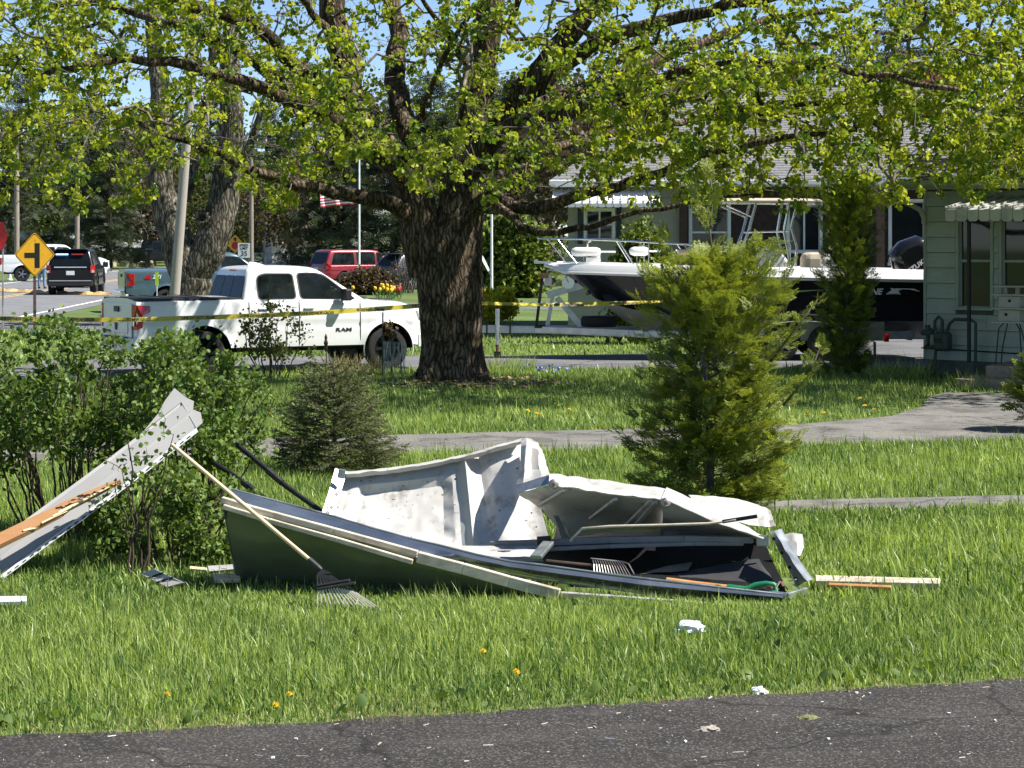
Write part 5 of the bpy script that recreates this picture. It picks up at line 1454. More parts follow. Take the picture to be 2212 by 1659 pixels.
def shingle_slope(mb, a, b, c, d, rows, tilt=.012):
    """slope with real stepped courses: a-b eave (left to right), d-c ridge"""
    a, b, c, d = map(Vector, (a, b, c, d))
    n = (b - a).cross(d - a).normalized()
    if n.z < 0: n = -n
    for i in range(rows):
        t0, t1 = i / rows, (i + 1.12) / rows
        t1 = min(t1, 1)
        p0, p1 = a.lerp(d, t0) + n * (tilt + .004), b.lerp(c, t0) + n * (tilt + .004)
        p2, p3 = b.lerp(c, t1) + n * .004, a.lerp(d, t1) + n * .004
        mb.add([p0, p1, p2, p3, p0 - n * tilt, p1 - n * tilt], [(0, 1, 2, 3), (4, 5, 1, 0)])
def uv_by_plane(ob, ux, uy):
    me = ob.data; uv = me.uv_layers.new(name='uv'); ux = Vector(ux); uy = Vector(uy)
    for l in me.loops:
        p = me.vertices[l.vertex_index].co; uv.data[l.index].uv = (p.dot(ux), p.dot(uy))

def sash_window(root, x0, x1, z0, z1, y, trim, fw=.06, rail=True, mull=0, name='window', curtain=False, glass=None):
    """frame, sill, panes set behind the wall face (wall face at y, outside is -y)"""
    w = bpy.data.objects.new(name, None); COL.objects.link(w); w.parent = root
    mb = MB()
    mb.box(((x0 + x1) / 2, y - .02, z1 + fw / 2), (x1 - x0 + 2 * fw, .10, fw)); 
    mb.box((x0 - fw / 2, y - .02, (z0 + z1) / 2), (fw, .098, z1 - z0)); mb.box((x1 + fw / 2, y - .02, (z0 + z1) / 2), (fw, .098, z1 - z0))
    mb.build('window_frame', trim, w, bevel=.006)
    mb = MB(); mb.box(((x0 + x1) / 2, y - .04, z0 - fw * .45), (x1 - x0 + 2.6 * fw, .16, fw * .9)); mb.build('window_sill', trim, w, bevel=.006)
    zs = [z0, (z0 + z1) / 2, z1] if rail else [z0, z1]
    xs = [x0] + [x0 + (x1 - x0) * (k + 1) / (mull + 1) for k in range(mull)] + [x1]
    for i in range(len(zs) - 1):
        for j in range(len(xs) - 1):
            mb = MB(); mb.box(((xs[j] + xs[j + 1]) / 2, y + .045 - .012 * i, (zs[i] + zs[i + 1]) / 2), (xs[j + 1] - xs[j] - .05, .012, zs[i + 1] - zs[i] - .05)); mb.build('pane', glass or m_houseglass, w)
    mb = MB()
    for i in range(len(zs)): mb.box(((x0 + x1) / 2, y + .035, zs[i]), (x1 - x0, .05, .045))
    for j in range(len(xs)): mb.box((xs[j], y + .0345, (z0 + z1) / 2), (.045, .045, z1 - z0))
    mb.build('sash', trim, w)
    mb = MB(); mb.box(((x0 + x1) / 2, y + .32, (z0 + z1) / 2), (x1 - x0, .02, z1 - z0)); mb.build('dark_room', m_dark, w)
    return w

def ribbed_awning(root, x0, x1, y0, y1, zw, zf, mat, val=.18, n=12, name='awning'):
    aw = bpy.data.objects.new(name, None); COL.objects.link(aw); aw.parent = root
    mb = MB()
    mb.sheet([[(x, y, lerp(zw, zf, (y - y0) / (y1 - y0)) - .05 * max(0, (y - y0) / (y1 - y0) - .8) * 3) for x in (x0, x1)] for y in np.linspace(y0, y1, 8)], thick=.012, nrm=(0, 0, 1)); mb.build('awning_top', mat, aw, smooth=40)
    for k in range(n):
        xa, xb = lerp(x0, x1, k / n), lerp(x0, x1, (k + 1) / n) - .012
        mb = MB(); m = (xa + xb) / 2; zf2 = zf - .03
        mb.prism([(xa, y1, zf2), (xb, y1, zf2), (xb, y1, zf2 - val * .8), (lerp(xb, m, .4), y1, zf2 - val), (lerp(xa, m, .4), y1, zf2 - val), (xa, y1, zf2 - val * .8)], (0, -.012, 0)); mb.build('valance_strip', mat, aw)
        mb = MB(); mb.bar((xa, y0, zw + .018), (xa, y1 - .01, zf + .008), .03, .03); mb.build('awning_rib', mat, aw)
    for x in (x0, x1):
        mb = MB(); mb.prism([(x, y0, zw - .02), (x, y1, zf - .04), (x, y1, zf - val), (x, y0, zw - .30)], (.012, 0, 0)); mb.build('awning_side', mat, aw)
    return aw

def green_house():
    C = P(2001, 815, 41.4); C.z = 0
    rz = math.atan2(-.66, .75)
    h = thing('green_house', 'sage green sided house cut off by the right edge, awning over its door', 'house', C, rz)
    LW, ZW = 7.0, 3.36
    wins = [(.66, 1.30, 1.27, 2.92), (1.52, 2.55, 1.27, 2.92)]
    mb = MB(); mb.box((LW / 2, .10, .16), (LW - .1, .2, .36)); mb.build('foundation', m_foundation_lapshade, h)
    # wall core with openings, dark to draw lap shadow between the siding boards
    mb = MB()
    xs = [0] + [q for w in wins for q in w[:2]] + [LW]
    for i in range(0, len(xs) - 1, 2): mb.box(((xs[i] + xs[i + 1]) / 2, .12, (ZW + .3) / 2), (xs[i + 1] - xs[i], .14, ZW - .3))
    for w in wins:
        mb.box(((w[0] + w[1]) / 2, .12, (w[2] + .3) / 2), (w[1] - w[0], .14, w[2] - .3)); mb.box(((w[0] + w[1]) / 2, .12, (w[3] + ZW) / 2), (w[1] - w[0], .14, ZW - w[3]))
    mb.box((.07, 4.05, ZW / 2 + .15), (.14, 7.88, ZW - .31)); mb.box((LW - .07, 4.05, ZW / 2 + .15), (.14, 7.88, ZW - .31)); mb.box((LW / 2, 8.0, ZW / 2 + .15), (LW, .14, ZW - .3))
    wall = mb.build('wall', m_foundation_lapshade, h)
    z = .32; ci = 0
    while z < ZW - .05:
        z1 = min(z + .275, ZW)
        segs = [(0.0, LW)]
        for w in wins:
            if z1 > w[2] - .06 and z < w[3] + .05:
                segs = [s for a, b in segs for s in (((a, w[0] - .065), (w[1] + .065, b)) if a < w[0] and b > w[1] else ((a, b),))]
        for (a, b) in segs:
            x = a
            st = a + (.61 if ci % 2 else 1.22)
            cuts = [a] + [c for c in np.arange(st, b - .2, 1.22)] + [b]
            for j in range(len(cuts) - 1):
                xa, xb = cuts[j] + (.002 if j else 0), cuts[j + 1] - .002
                if xb - xa < .02: continue
                mb = MB(); mb.prism([(xa, .048, z), (xa, -.006 - .004 * random.random(), z), (xa, .026, z1 - .009), (xa, .048, z1 - .009)], (xb - xa, 0, 0)); mb.build('siding_board', m_green_siding, wall)
        z = z1; ci += 1
    mb = MB(); mb.box((-.03, .06, ZW / 2 + .17), (.05, .14, ZW - .32)); mb.build('corner_board', m_green_trim, h)
    for (a, b, z0, z1) in wins: sash_window(h, a, b, z0, z1, .05, m_green_trim, .055)
    # soffit, fascia, gutter, downspout
    mb = MB(); mb.box((LW / 2 - .1, -.17, ZW + .02), (LW + .5, .46, .03)); mb.build('soffit', m_green_trim, h)
    mb = MB(); mb.box((LW / 2 - .1, -.41, ZW + .09), (LW + .5, .03, .16)); mb.build('fascia', m_green_trim, h)
    mb = MB(); gp = [(-.43, ZW + .04), (-.50, ZW + .05), (-.535, ZW + .10), (-.54, ZW + .165), (-.525, ZW + .165), (-.52, ZW + .11), (-.49, ZW + .065), (-.43, ZW + .055)]
    mb.prism([(-.36, y, z) for y, z in gp], (LW + .5, 0, 0)); mb.build('gutter', m_gutter_green, h, smooth=50)
    mb = MB(); mb.tube([(-.24, -.48, ZW + .05), (-.24, -.47, ZW - .10), (-.20, -.38, ZW - .22), (-.06, -.10, ZW - .36), (-.02, -.04, ZW - .5), (-.02, -.04, ZW - .6)], [.045] * 6, 10); mb.build('downspout', m_gutter_green, h, smooth=60)
    # roof
    mb = MB(); shingle_slope(mb, (-.40, -.50, ZW + .17), (LW + .4, -.50, ZW + .17), (LW + .4, 4.2, ZW + 2.25), (-.40, 4.2, ZW + 2.25), 36)
    mb.add([(-.40, 8.9, ZW + .17), (LW + .4, 8.9, ZW + .17), (LW + .4, 4.2, ZW + 2.25), (-.40, 4.2, ZW + 2.25)], [(0, 1, 2, 3)])
    mb.add([(-.02, .1, ZW), (-.02, 8.0, ZW), (-.02, 4.1, ZW + 2.1)], [(0, 1, 2)]); mb.add([(LW, .1, ZW), (LW, 8.0, ZW), (LW, 4.1, ZW + 2.1)], [(0, 1, 2)])
    ro = mb.build('roof', m_shingle, h); uv_by_plane(ro, (1, 0, 0), (0, .914, .406))
    mb = MB(); mb.bar((-.42, -.5, ZW + .10), (-.42, 4.2, ZW + 2.17), .04, .16); mb.build('rake_board', m_white_trim, h)
    # metal awning on a post
    ribbed_awning(h, 1.12, 4.6, -.02, -1.22, 3.22, 3.02, m_awning, .20, 16)
    mb = MB(); mb.bar((1.52, -1.12, .36), (1.52, -1.12, 2.95), .05, .05, (1, 0, 0)); mb.build('awning_post', m_iron, h)
    # gas meter set against the wall (fixed to the house)
    g = bpy.data.objects.new('gas_meter', None); COL.objects.link(g); g.parent = h; g.location = (.42, -.24, 0)
    mb = MB(); mb.box((.06, 0, .66), (.30, .22, .34)); mb.build('meter_body', m_meter, g, bevel=.06)
    mb = MB(); mb.box((.03, -.115, .68), (.14, .02, .09)); mb.build('meter_dial', m_houseglass, g)
    mb = MB(); mb.lathe([(.01, -.05), (.12, -.03), (.13, .0), (.12, .04), (.05, .06), (.01, .06)], 14, Matrix.Translation((-.24, -.02, .82)) @ Matrix.Rotation(R(15), 4, 'X')); mb.tube([(-.24, -.02, .84), (-.24, -.02, .95)], .05, 8); mb.build('regulator', m_meter, g, smooth=50)
    mb = MB()
    mb.tube([(-.24, 0, .80), (-.24, 0, .60), (-.32, 0, .55), (-.12, 0, .55)], .035, 8); mb.tube([(-.10, 0, .84), (-.10, 0, 1.02), (-.02, 0, 1.10), (.05, 0, 1.04), (.05, 0, .82)], .032, 8)
    mb.tube([(.14, 0, .82), (.20, 0, .98), (.30, 0, 1.06), (.62, .02, 1.06), (.70, .04, 1.0), (.70, .04, .16), (.86, .05, .12)], .03, 8); mb.tube([(-.08, 0, .50), (-.1, 0, .30), (-.1, 0, 0)], .03, 8)
    mb.build('gas_pipe', m_meter, g, smooth=60)
    mb = MB(); mb.tube([(-.1, -.005, .52), (2.6, -.005, .47), (5, -.005, .46)], .012, 5); mb.build('wall_cable', m_iron, h)
    return h
gh = green_house()
# concrete steps (two treads), parallel to the green wall
st = thing('house_steps', 'two worn brown concrete steps leading to the green house', 'steps', (7.36, 38.25, 0), math.atan2(-.45, .90))
mb = MB(); mb.box((1.6, .55, .085), (3.2, 1.1, .17)); mb.build('lower_step', m_concrete_step, st, bevel=.015)
mb = MB(); mb.box((1.85, 1.15, .27), (2.9, 1.4, .20)); mb.build('upper_step', m_concrete_step, st, bevel=.015)
# bird house on a wire stand
bh = thing('bird_house', 'white tiered bird house on black legs by the house steps', 'bird house', (8.42, 38.75, .18), R(-30))
for k in range(2):
    mb = MB(); mb.box((0, 0, 1.02 + .23 * k), (.36, .30, .19)); mb.build('tier', m_cream_white if 'm_cream_white' in globals() else m_cream, bh)
    mb = MB(); mb.lathe([(.026, 0), (.026, .012), (.001, .012)], 10, Matrix.Translation((-.05 + .06 * k, -.151, 1.04 + .23 * k)) @ Matrix.Rotation(R(90), 4, 'X')); mb.build('nest_hole', m_dark, bh)
for k in range(4):
    mb = MB(); mb.box((0, 0, .91 + .23 * k - (.09 if k == 3 else 0)), (.56 - .06 * (k == 3), .46, .022)); mb.build('ledge', m_cream, bh)
for sx in (-1, 1):
    mb = MB(); mb.box((sx * .1, 0, 1.43), (.06, .06, .12)); mb.build('gallery_post', m_cream, bh)
    mb = MB(); mb.tube([(sx * .10, -.1, .90), (sx * .18, -.14, .80), (sx * .22, -.16, .3), (sx * .24, -.18, .0)], .012, 5); mb.tube([(sx * .10, .1, .90), (sx * .2, .14, .5), (sx * .26, .18, .0)], .012, 5); mb.build('stand_leg', m_iron, bh)

def grey_house():
    o = P(1227, 700, 57.0); o.z = 0
    h = thing('grey_roof_house', 'low house with grey shingle roof, cream and dark brown walls, behind the boat', 'house', o, R(-3))
    LW, ZW = 12.5, 3.72; xb = 2.85
    wins = [(.46, 1.10, 2.44, 3.14), (3.05, 3.95, 1.9, 3.3), (5.45, 6.20, 2.15, 3.25), (7.95, 8.75, 1.85, 3.35)]
    def panel(xa, xb_, mat, name, lap):
        mb = MB(); ws = [w for w in wins if w[0] >= xa and w[1] <= xb_]
        xs = [xa] + [q for w in ws for q in w[:2]] + [xb_]
        def piece(x0, x1, z0, z1):
            z = z0
            while z < z1 - 1e-4:
                zz = min(z1, z + lap)
                mb.prism([(x0, .14, z), (x0, 0, z), (x0, .018, zz), (x0, .14, zz)], (x1 - x0, 0, 0)); z = zz
        for i in range(0, len(xs) - 1, 2): piece(xs[i], xs[i + 1], .3, ZW)
        for w in ws: piece(w[0], w[1], .3, w[2]); piece(w[0], w[1], w[3], ZW)
        return mb.build(name, mat, h)
    panel(0, xb, m_cream, 'cream_siding', .115); panel(xb, LW, m_brown_brick, 'brown_brick_wall', .09)
    mb = MB(); mb.box((LW / 2, .1, .15), (LW, .2, .3)); mb.build('foundation', m_foundation_lapshade, h)
    mb = MB(); mb.box((.07, 5, ZW / 2), (.14, 9.6, ZW)); mb.box((LW - .07, 5, ZW / 2), (.14, 9.6, ZW)); mb.box((LW / 2, 9.9, ZW / 2), (LW, .14, ZW)); mb.build('wall', m_cream, h)
    for i, w in enumerate(wins): sash_window(h, *w, .02, m_white_trim, .07, rail=(i in (0, 1)), mull=(1 if i in (0, 2) else 0))
    # navy surround of the first window, curtains, blind
    mb = MB(); mb.box((.37 - .07, -.01, 2.79), (.12, .05, .95)); mb.build('shutter', m_navy_trim, h); mb = MB(); mb.box((1.19 + .07, -.01, 2.79), (.12, .05, .95)); mb.build('shutter', m_navy_trim, h)
    for (xa, xb2, z0, z1) in ((3.08, 3.36, 1.95, 3.28), (5.48, 5.66, 2.2, 3.22), (7.98, 8.72, 2.45, 3.32)):
        mb = MB(); n = 24
        mb.sheet([[(lerp(xa, xb2, k / n), .12 + .015 * math.sin(k * 1.9), z) for k in range(n + 1)] for z in (z0, z1)], thick=.01, nrm=(0, -1, 0)); mb.build('curtain', m_curtain, h)
    for x in (2.85, 7.55):
        mb = MB(); mb.box((x, -1.2 if x > 4 else -.06, ZW / 2), (.20, .20, ZW)); mb.build('porch_post', m_brown_wood, h)
    # eave, gutter, hip roof
    mb = MB(); mb.box((LW / 2, -.22, ZW + .02), (LW + .8, .56, .04)); mb.build('soffit', m_white_trim, h)
    mb = MB(); mb.box((LW / 2, -.54, ZW + .10), (LW + .9, .11, .13)); mb.build('gutter', m_white_trim, h, bevel=.02)
    R0, R1 = 2.9, LW - 2.9; yr, zr = 4.9, ZW + 2.75
    mb = MB(); a = (-.45, -.5, ZW + .14); b = (LW + .45, -.5, ZW + .14)
    shingle_slope(mb, a, b, (R1, yr, zr), (R0, yr, zr), 40)
    shingle_slope(mb, (-.45, 10.4, ZW + .14), a, (R0, yr, zr), (R0, yr, zr), 24)
    mb.add([(LW + .45, -.5, ZW + .14), (LW + .45, 10.4, ZW + .14), (R1, yr, zr)], [(0, 1, 2)]); mb.add([(-.45, 10.4, ZW + .14), (LW + .45, 10.4, ZW + .14), (R1, yr, zr), (R0, yr, zr)], [(0, 1, 2, 3)])
    ro = mb.build('roof', m_shingle, h); uv_by_plane(ro, (1, .3, 0), (0, .88, .45))
    ribbed_awning(h, -.35, 2.25, -.02, -1.0, 3.66, 3.34, m_white_trim, .10, 14)
    # cross gable at the right with white rake boards
    gx = 8.0
    mb = MB(); mb.add([(gx - .3, -.9, ZW + .05), (gx + 3.4, -.9, ZW + .05), (gx + 1.55, -.9, ZW + 1.35)], [(0, 1, 2)]); mb.build('gable_wall', m_dark_gable, h)
    for (p, q) in (((gx - .55, ZW + .05), (gx + 1.55, ZW + 1.52)), ((gx + 3.65, ZW + .05), (gx + 1.55, ZW + 1.52))):
        mb = MB(); mb.bar((p[0], -1.0, p[1]), (q[0], -1.0, q[1]), .10, .16); mb.build('rake_board', m_white_trim, h)
        mb = MB(); mb.add([(p[0], -1.05, p[1] + .06), (q[0], -1.05, q[1] + .06), (q[0], 3.2, q[1] + .06), (p[0], .6, p[1] + .06)], [(0, 1, 2, 3)]); mb.build('gable_roof', m_shingle, h)
    ch = MB(); ch.box((9.4, 5.2, ZW + 2.8), (.8, .6, 1.3)); c = ch.build('chimney', m_brick_red, h)
    mb = MB(); mb.box((9.4, 5.2, ZW + 3.48), (.92, .72, .10)); mb.build('chimney_cap', m_white_trim, c)
    return h
grey_house()

def far_house(label, u, y, w, d, hz, rz, mat):
    o = P(u, 500, y); o.z = 0
    h = thing('far_house', label, 'house', o, rz, 'houses in the distance')
    mb = MB(); mb.box((0, 0, hz / 2), (w, d, hz)); mb.add([(-w / 2, -d / 2, hz), (-w / 2, d / 2, hz), (-w / 2, 0, hz + d * .32)], [(0, 1, 2)]); mb.add([(w / 2, -d / 2, hz), (w / 2, d / 2, hz), (w / 2, 0, hz + d * .32)], [(0, 1, 2)]); mb.build('wall', mat, h)
    mb = MB()
    for s in (-1, 1): mb.add([(-w / 2 - .3, s * (d / 2 + .3), hz - .1), (w / 2 + .3, s * (d / 2 + .3), hz - .1), (w / 2 + .3, 0, hz + d * .34), (-w / 2 - .3, 0, hz + d * .34)], [(0, 1, 2, 3)])
    mb.build('roof', m_shingle_far, h)
    for x in np.arange(-w / 2 + 1.2, w / 2 - .6, 2.2):
        mb = MB(); mb.box((x, -d / 2 - .02, hz * .58), (.9, .06, 1.2)); f = mb.build('window', m_white_trim, h)
        mb = MB(); mb.box((x, -d / 2 - .055, hz * .58), (.74, .03, 1.04)); mb.build('pane', m_houseglass, f)
    return h
m_shingle_far = M('far_roof', (.20, .19, .19), .9)
m_white_wall = M('white_house_wall', (.70, .70, .68), .8)
far_house('white house half hidden by trees behind the chain-link fence', 690, 176, 8, 7, 4.6, R(12), m_white_wall)
far_house('white garage far left behind the utility pole', 80, 222, 9, 7, 3.2, R(-8), m_white_wall)
far_house('long low white building beyond the wrecked pickups', 262, 236, 15, 8, 2.6, R(5), m_white_wall)
# ------------------------------------------------------------------ boat on trailer (local x runs from stern to bow = world -X; local +y faces the camera)
m_hull_black = M('black_gelcoat', (.010, .010, .011), .16, 0, .15, 2., coat=.6, rvar=.04)
m_hull_white = M('white_gelcoat', (.80, .80, .79), .25, 0, .03, 3., coat=.4, rvar=.04)
m_hull_bottom = M('beige_bottom_paint', (.36, .34, .30), .6, 0, .12, 4.)
m_alu = M('polished_aluminium', (.70, .71, .72), .25, 1., .05, 8.)
m_galv = M('galvanised_steel', (.52, .55, .56), .42, .85, .18, 5.)
m_canvas = M('tan_canvas', (.42, .37, .28), .85, 0, .12, 6., bump=.1)
m_cushion = M('tan_cushion', (.58, .44, .24), .6, 0, .10, 6.)
m_perspex = M('smoky_windshield', (.30, .32, .32), .08, 0, .1, 2., spec=.8)
YB = 47.6
STERN = P(2012, 700, YB); STERN.z = 0
def boat():
    t = thing('motor_boat', 'black motor boat with white gunwale and bow rail, sitting on a trailer', 'boat', STERN, R(180))
    XS = np.concatenate([np.linspace(0, 5, 11), np.linspace(5.2, 8.02, 22)])
    def beam(x): return 1.24 if x < 3.6 else max(.035, 1.24 * (1 - ((x - 3.6) / 4.45) ** 2.3))
    def sheer(x): return np.interp(x, [0, 4, 8.05], [1.83, 1.90, 1.98])
    def keel(x): return np.interp(x, [0, 4.2, 5.5, 6.3, 6.9, 7.6, 7.9, 8.05], [.42, .44, .52, .73, 1.19, 1.74, 1.86, 1.90])
    def chine(x):
        z = np.interp(x, [0, 4, 5.4, 6.2, 6.9], [.80, .82, .90, 1.02, 1.20]); return max(z, keel(x) + .004)
    def chb(x): return max(.008, beam(x) * .86 * np.interp(x, [0, 5, 6.2, 6.86, 8], [1, .92, .62, .03, .02]))
    def rub(x): return min(sheer(x) - .06, max(np.interp(x, [0, 4, 8.05], [1.60, 1.66, 1.77]), keel(x) + .01))
    bot = MB(); top = MB(); gun = MB()
    for sg in (1, -1):
        bot.sheet([[(x, 0, keel(x)), (x, sg * chb(x) * .5, lerp(keel(x), chine(x), .46)), (x, sg * chb(x), chine(x))] for x in XS])
        top.sheet([[(x, sg * lerp(chb(x), beam(x), f ** .8), lerp(chine(x), rub(x), f)) for f in (0, .2, .4, .6, .8, 1)] for x in XS])
        gun.sheet([[(x, sg * (beam(x) + .03), rub(x) - .012), (x, sg * (beam(x) + .055), rub(x) + .03), (x, sg * (beam(x) + .03), rub(x) + .07), (x, sg * (beam(x) + .005), sheer(x) - .03), (x, sg * max(.0, beam(x) - .03), sheer(x)), (x, sg * max(0, beam(x) - .22), sheer(x) + .01), (x, sg * max(0, beam(x) - .25), sheer(x) - .04)] for x in XS])
    bot.add([(0, -chb(0), chine(0)), (0, 0, keel(0)), (0, chb(0), chine(0))], [(0, 1, 2)])
    top.add([(0, -chb(0), chine(0)), (0, chb(0), chine(0)), (0, beam(0), rub(0)), (0, -beam(0), rub(0))], [(0, 1, 2, 3)])
    gun.sheet([[(x, max(0, beam(x) - .2) * s, sheer(x) - .02 + .05 * (1 - s * s)) for s in (-1, -.5, 0, .5, 1)] for x in XS if x > 4.4])
    gun.sheet([[(x, s * 1.05, 1.0) for s in (-1, 1)] for x in (0, 4.5)]); gun.sheet([[(0.02, s * 1.24, z) for s in (-1, 1)] for z in (1.55, 1.80)])
    bot.build('hull_bottom', m_hull_bottom, t, smooth=35); top.build('hull_side', m_hull_black, t, smooth=50); gun.build('gunwale', m_hull_white, t, smooth=40)
    # bow rail
    rl = MB()
    for sg in (1, -1):
        pts = [(x, sg * max(.03, beam(x) - .12) , z) for x, z in ((3.2, 2.24), (4.2, 2.30), (5.2, 2.36), (6.2, 2.42), (7.2, 2.46), (7.9, 2.47), (8.1, 2.47))]
        rl.tube(pts, .018, 8)
        for (x0, x1) in ((7.55, 7.95), (7.35, 7.75), (5.9, 5.9), (6.2, 6.5), (4.9, 5.2), (4.35, 4.1), (3.5, 3.4)):
            zt = np.interp(x1, [3.2, 4.2, 5.2, 6.2, 7.2, 8.1], [2.24, 2.30, 2.36, 2.42, 2.46, 2.47])
            rl.tube([(x0, sg * max(.05, beam(x0) - .14), sheer(x0)), (x1, sg * max(.03, beam(x1) - .12), zt)], .013, 6)
    rl.tube([(8.1, -.03, 2.47), (8.14, 0, 2.47), (8.1, .03, 2.47)], .018, 6)
    rl.build('bow_rail', m_alu, t, smooth=60)
    mb = MB(); mb.box((8.05, 0, 1.98), (.34, .10, .05)); mb.tube([(8.18, -.06, 2.0), (8.18, .06, 2.0)], .05, 8); mb.build('anchor_roller', m_alu, t)
    mb = MB(); mb.box((7.0, .05, 2.03), (.30, .22, .10)); mb.lathe([(.10, 0), (.10, .16), (.06, .2), (.0, .2)], 12, Matrix.Translation((6.95, .05, 2.06))); mb.tube([(7.12, .05, 2.0), (7.12, .05, 2.38), (7.05, .05, 2.42)], .02, 6); mb.build('windlass', m_hull_white, t, smooth=50)
    # console, windshield and T-top frame
    mb = MB(); mb.prism([(2.95, -.45, 1.0), (4.15, -.45, 1.0), (4.05, -.45, 1.75), (3.75, -.45, 2.18), (3.15, -.45, 2.22), (2.95, -.45, 1.9)], (0, .9, 0)); mb.build('console', m_hull_white, t, bevel=.05)
    mb = MB(); mb.sheet([[(4.02 - .02 * abs(y), y, 1.86), (3.62, y * .9, 2.52)] for y in (-.55, -.3, 0, .3, .55)], thick=.012, nrm=(1, 0, .4)); mb.build('windshield', m_perspex, t, smooth=40)
    fr = MB()
    for sg in (1, -1):
        fr.tube([(3.05, sg * .55, 1.0), (3.02, sg * .58, 2.1), (3.12, sg * .60, 2.6), (3.02, sg * .62, 3.18)], .03, 8); fr.tube([(2.88, sg * .55, 1.9), (2.86, sg * .58, 2.3), (2.98, sg * .60, 2.7), (2.86, sg * .62, 3.18)], .026, 8)
        fr.tube([(4.15, sg * .55, 1.85), (3.85, sg * .58, 2.6), (3.7, sg * .62, 3.18)], .03, 8); fr.tube([(3.04, sg * .6, 2.62), (3.86, sg * .6, 2.60)], .022, 6); fr.tube([(3.75, sg * .6, 2.9), (4.3, sg * .6, 3.15)], .022, 6)
        fr.tube([(2.5, sg * .62, 3.20), (4.4, sg * .62, 3.22)], .028, 8); fr.tube([(3.02, sg * .59, 2.2), (3.02, -sg * .0, 2.2)], .02, 6)
    for x in (2.5, 3.0, 3.7, 4.4): fr.tube([(x, -.62, 3.2), (x, .62, 3.2)], .024, 6)
    fr.build('top_frame', m_alu, t, smooth=60)
    mb = MB(); mb.sheet([[(x, y, 3.25 + .06 * (1 - (y / .75) ** 2) - .05 * max(0, abs(x - 3.45) - .7)) for y in np.linspace(-.75, .75, 7)] for x in np.linspace(2.35, 4.55, 8)], thick=.03, nrm=(0, 0, 1)); mb.build('canvas_top', m_canvas, t, smooth=60)
    mb = MB(); mb.box((2.55, 0, 2.0), (.10, 1.0, .30)); mb.box((2.3, 0, 1.86), (.5, 1.0, .14)); mb.build('helm_seat', m_hull_white, t, bevel=.05)
    # steering wheel and throttle
    mb = MB(); mb.lathe([(.18, -.015), (.195, 0), (.18, .015), (.165, 0)], 20, Matrix.Translation((2.85, .15, 2.05)) @ Matrix.Rotation(R(70), 4, 'Y'), closed=True); mb.build('steering_wheel', m_iron, t)
    # outboard motor tilted up over the transom
    ob = bpy.data.objects.new('outboard_motor', None); COL.objects.link(ob); ob.parent = t; ob.location = (.16, 0, 1.74); ob.rotation_euler = (0, R(34), 0); ob.scale = (1.3, 1.2, 1.15)
    prof = [(-.30, .02), (-.36, .20), (-.34, .50), (-.24, .66), (.05, .74), (.30, .66), (.36, .40), (.34, .05), (.2, -.05)]
    rows = []
    for f, s in ((-1, .55), (-.88, .84), (-.6, .97), (0, 1.0), (.6, .97), (.88, .84), (1, .55)): rows.append([(x * s, f * .27, .34 + (z - .34) * s) for x, z in prof + prof[:1]])
    mb = MB(); mb.sheet(rows); mb.add(rows[0][:-1], [tuple(range(len(prof)))]); mb.add(rows[-1][:-1], [tuple(range(len(prof)))]); mb.build('cowl', m_hull_black, ob, smooth=50)
    mb = MB(); mb.prism([(-.16, -.10, -1.15), (.14, -.10, -1.15), (.18, -.10, .02), (-.22, -.10, .02)], (0, .20, 0)); mb.build('leg', m_hull_black, ob, bevel=.04)
    mb = MB(); mb.prism([(-.30, .285, .06), (-.02, .285, .06), (.10, .285, .13), (-.28, .285, .12)], (0, .008, 0)); mb.build('red_flash', m_red_lens, ob)
    text_part('lettering', 'SUZUKI', .115, Matrix.Translation((.10, .282, .22)) @ Matrix(((-1, 0, 0, 0), (0, 0, 1, 0), (0, 1, 0, 0), (0, 0, 0, 1))), m_sticker_white, ob, .003, 0, .004, 1.1)
    for k in range(3):
        a = k * 2.094; mb = MB(); mb.sheet([[(-.28 - .03 * (f - .5), math.cos(a + .5 * f) * r, -1.0 + math.sin(a + .5 * f) * r) for r in (.04, .12, .18)] for f in (0, .5, 1)], thick=.012, nrm=(1, 0, 0)); mb.build('propeller_blade', m_alu, ob)
    # hull name and gull, as far as the photograph shows them
    fm = Matrix(((-1, 0, 0, 0), (0, 0, 1, 0), (0, 1, 0, 0), (0, 0, 0, 1)))
    text_part('lettering', 'INE', .17, Matrix.Translation((1.36, 1.215, 1.40)) @ fm, m_sticker_white, t, .003, .35, .006, 1.0)
    gull = [(.98, 1.62), (.82, 1.575), (.72, 1.51), (.67, 1.46), (.50, 1.52), (.34, 1.50), (.14, 1.40), (.36, 1.45), (.50, 1.455), (.59, 1.42), (.54, 1.35), (.66, 1.36), (.84, 1.35), (.78, 1.40), (.72, 1.44), (.80, 1.53)]
    mb = MB(); mb.prism([(x + .30, 1.207, z) for x, z in gull], (0, .006, 0)); mb.build('gull_logo', m_sticker_white, t)
    for z in (1.42, 1.06):
        mb = MB(); mb.lathe([(.03, 0), (.045, .01), (.02, .025), (.001, .02)], 10, Matrix.Translation((.12, 1.17 if z > 1.2 else 1.10, z)) @ Matrix.Rotation(R(-90), 4, 'X')); mb.build('hull_fitting', m_chrome, t)
    mb = MB(); mb.lathe([(.03, -.02), (.06, .0), (.03, .03)], 10, Matrix.Translation((7.12, 0.02, 1.32))); mb.build('bow_eye', m_galv, t)
    mb = MB(); mb.tube([(.2, 1.30, 1.64), (4, 1.30, 1.70), (6.2, .86, 1.74), (7.4, .30, 1.79), (7.95, .06, 1.82)], .016, 6); mb.build('rub_rail', m_galv, t, smooth=60)
    return t
boat()
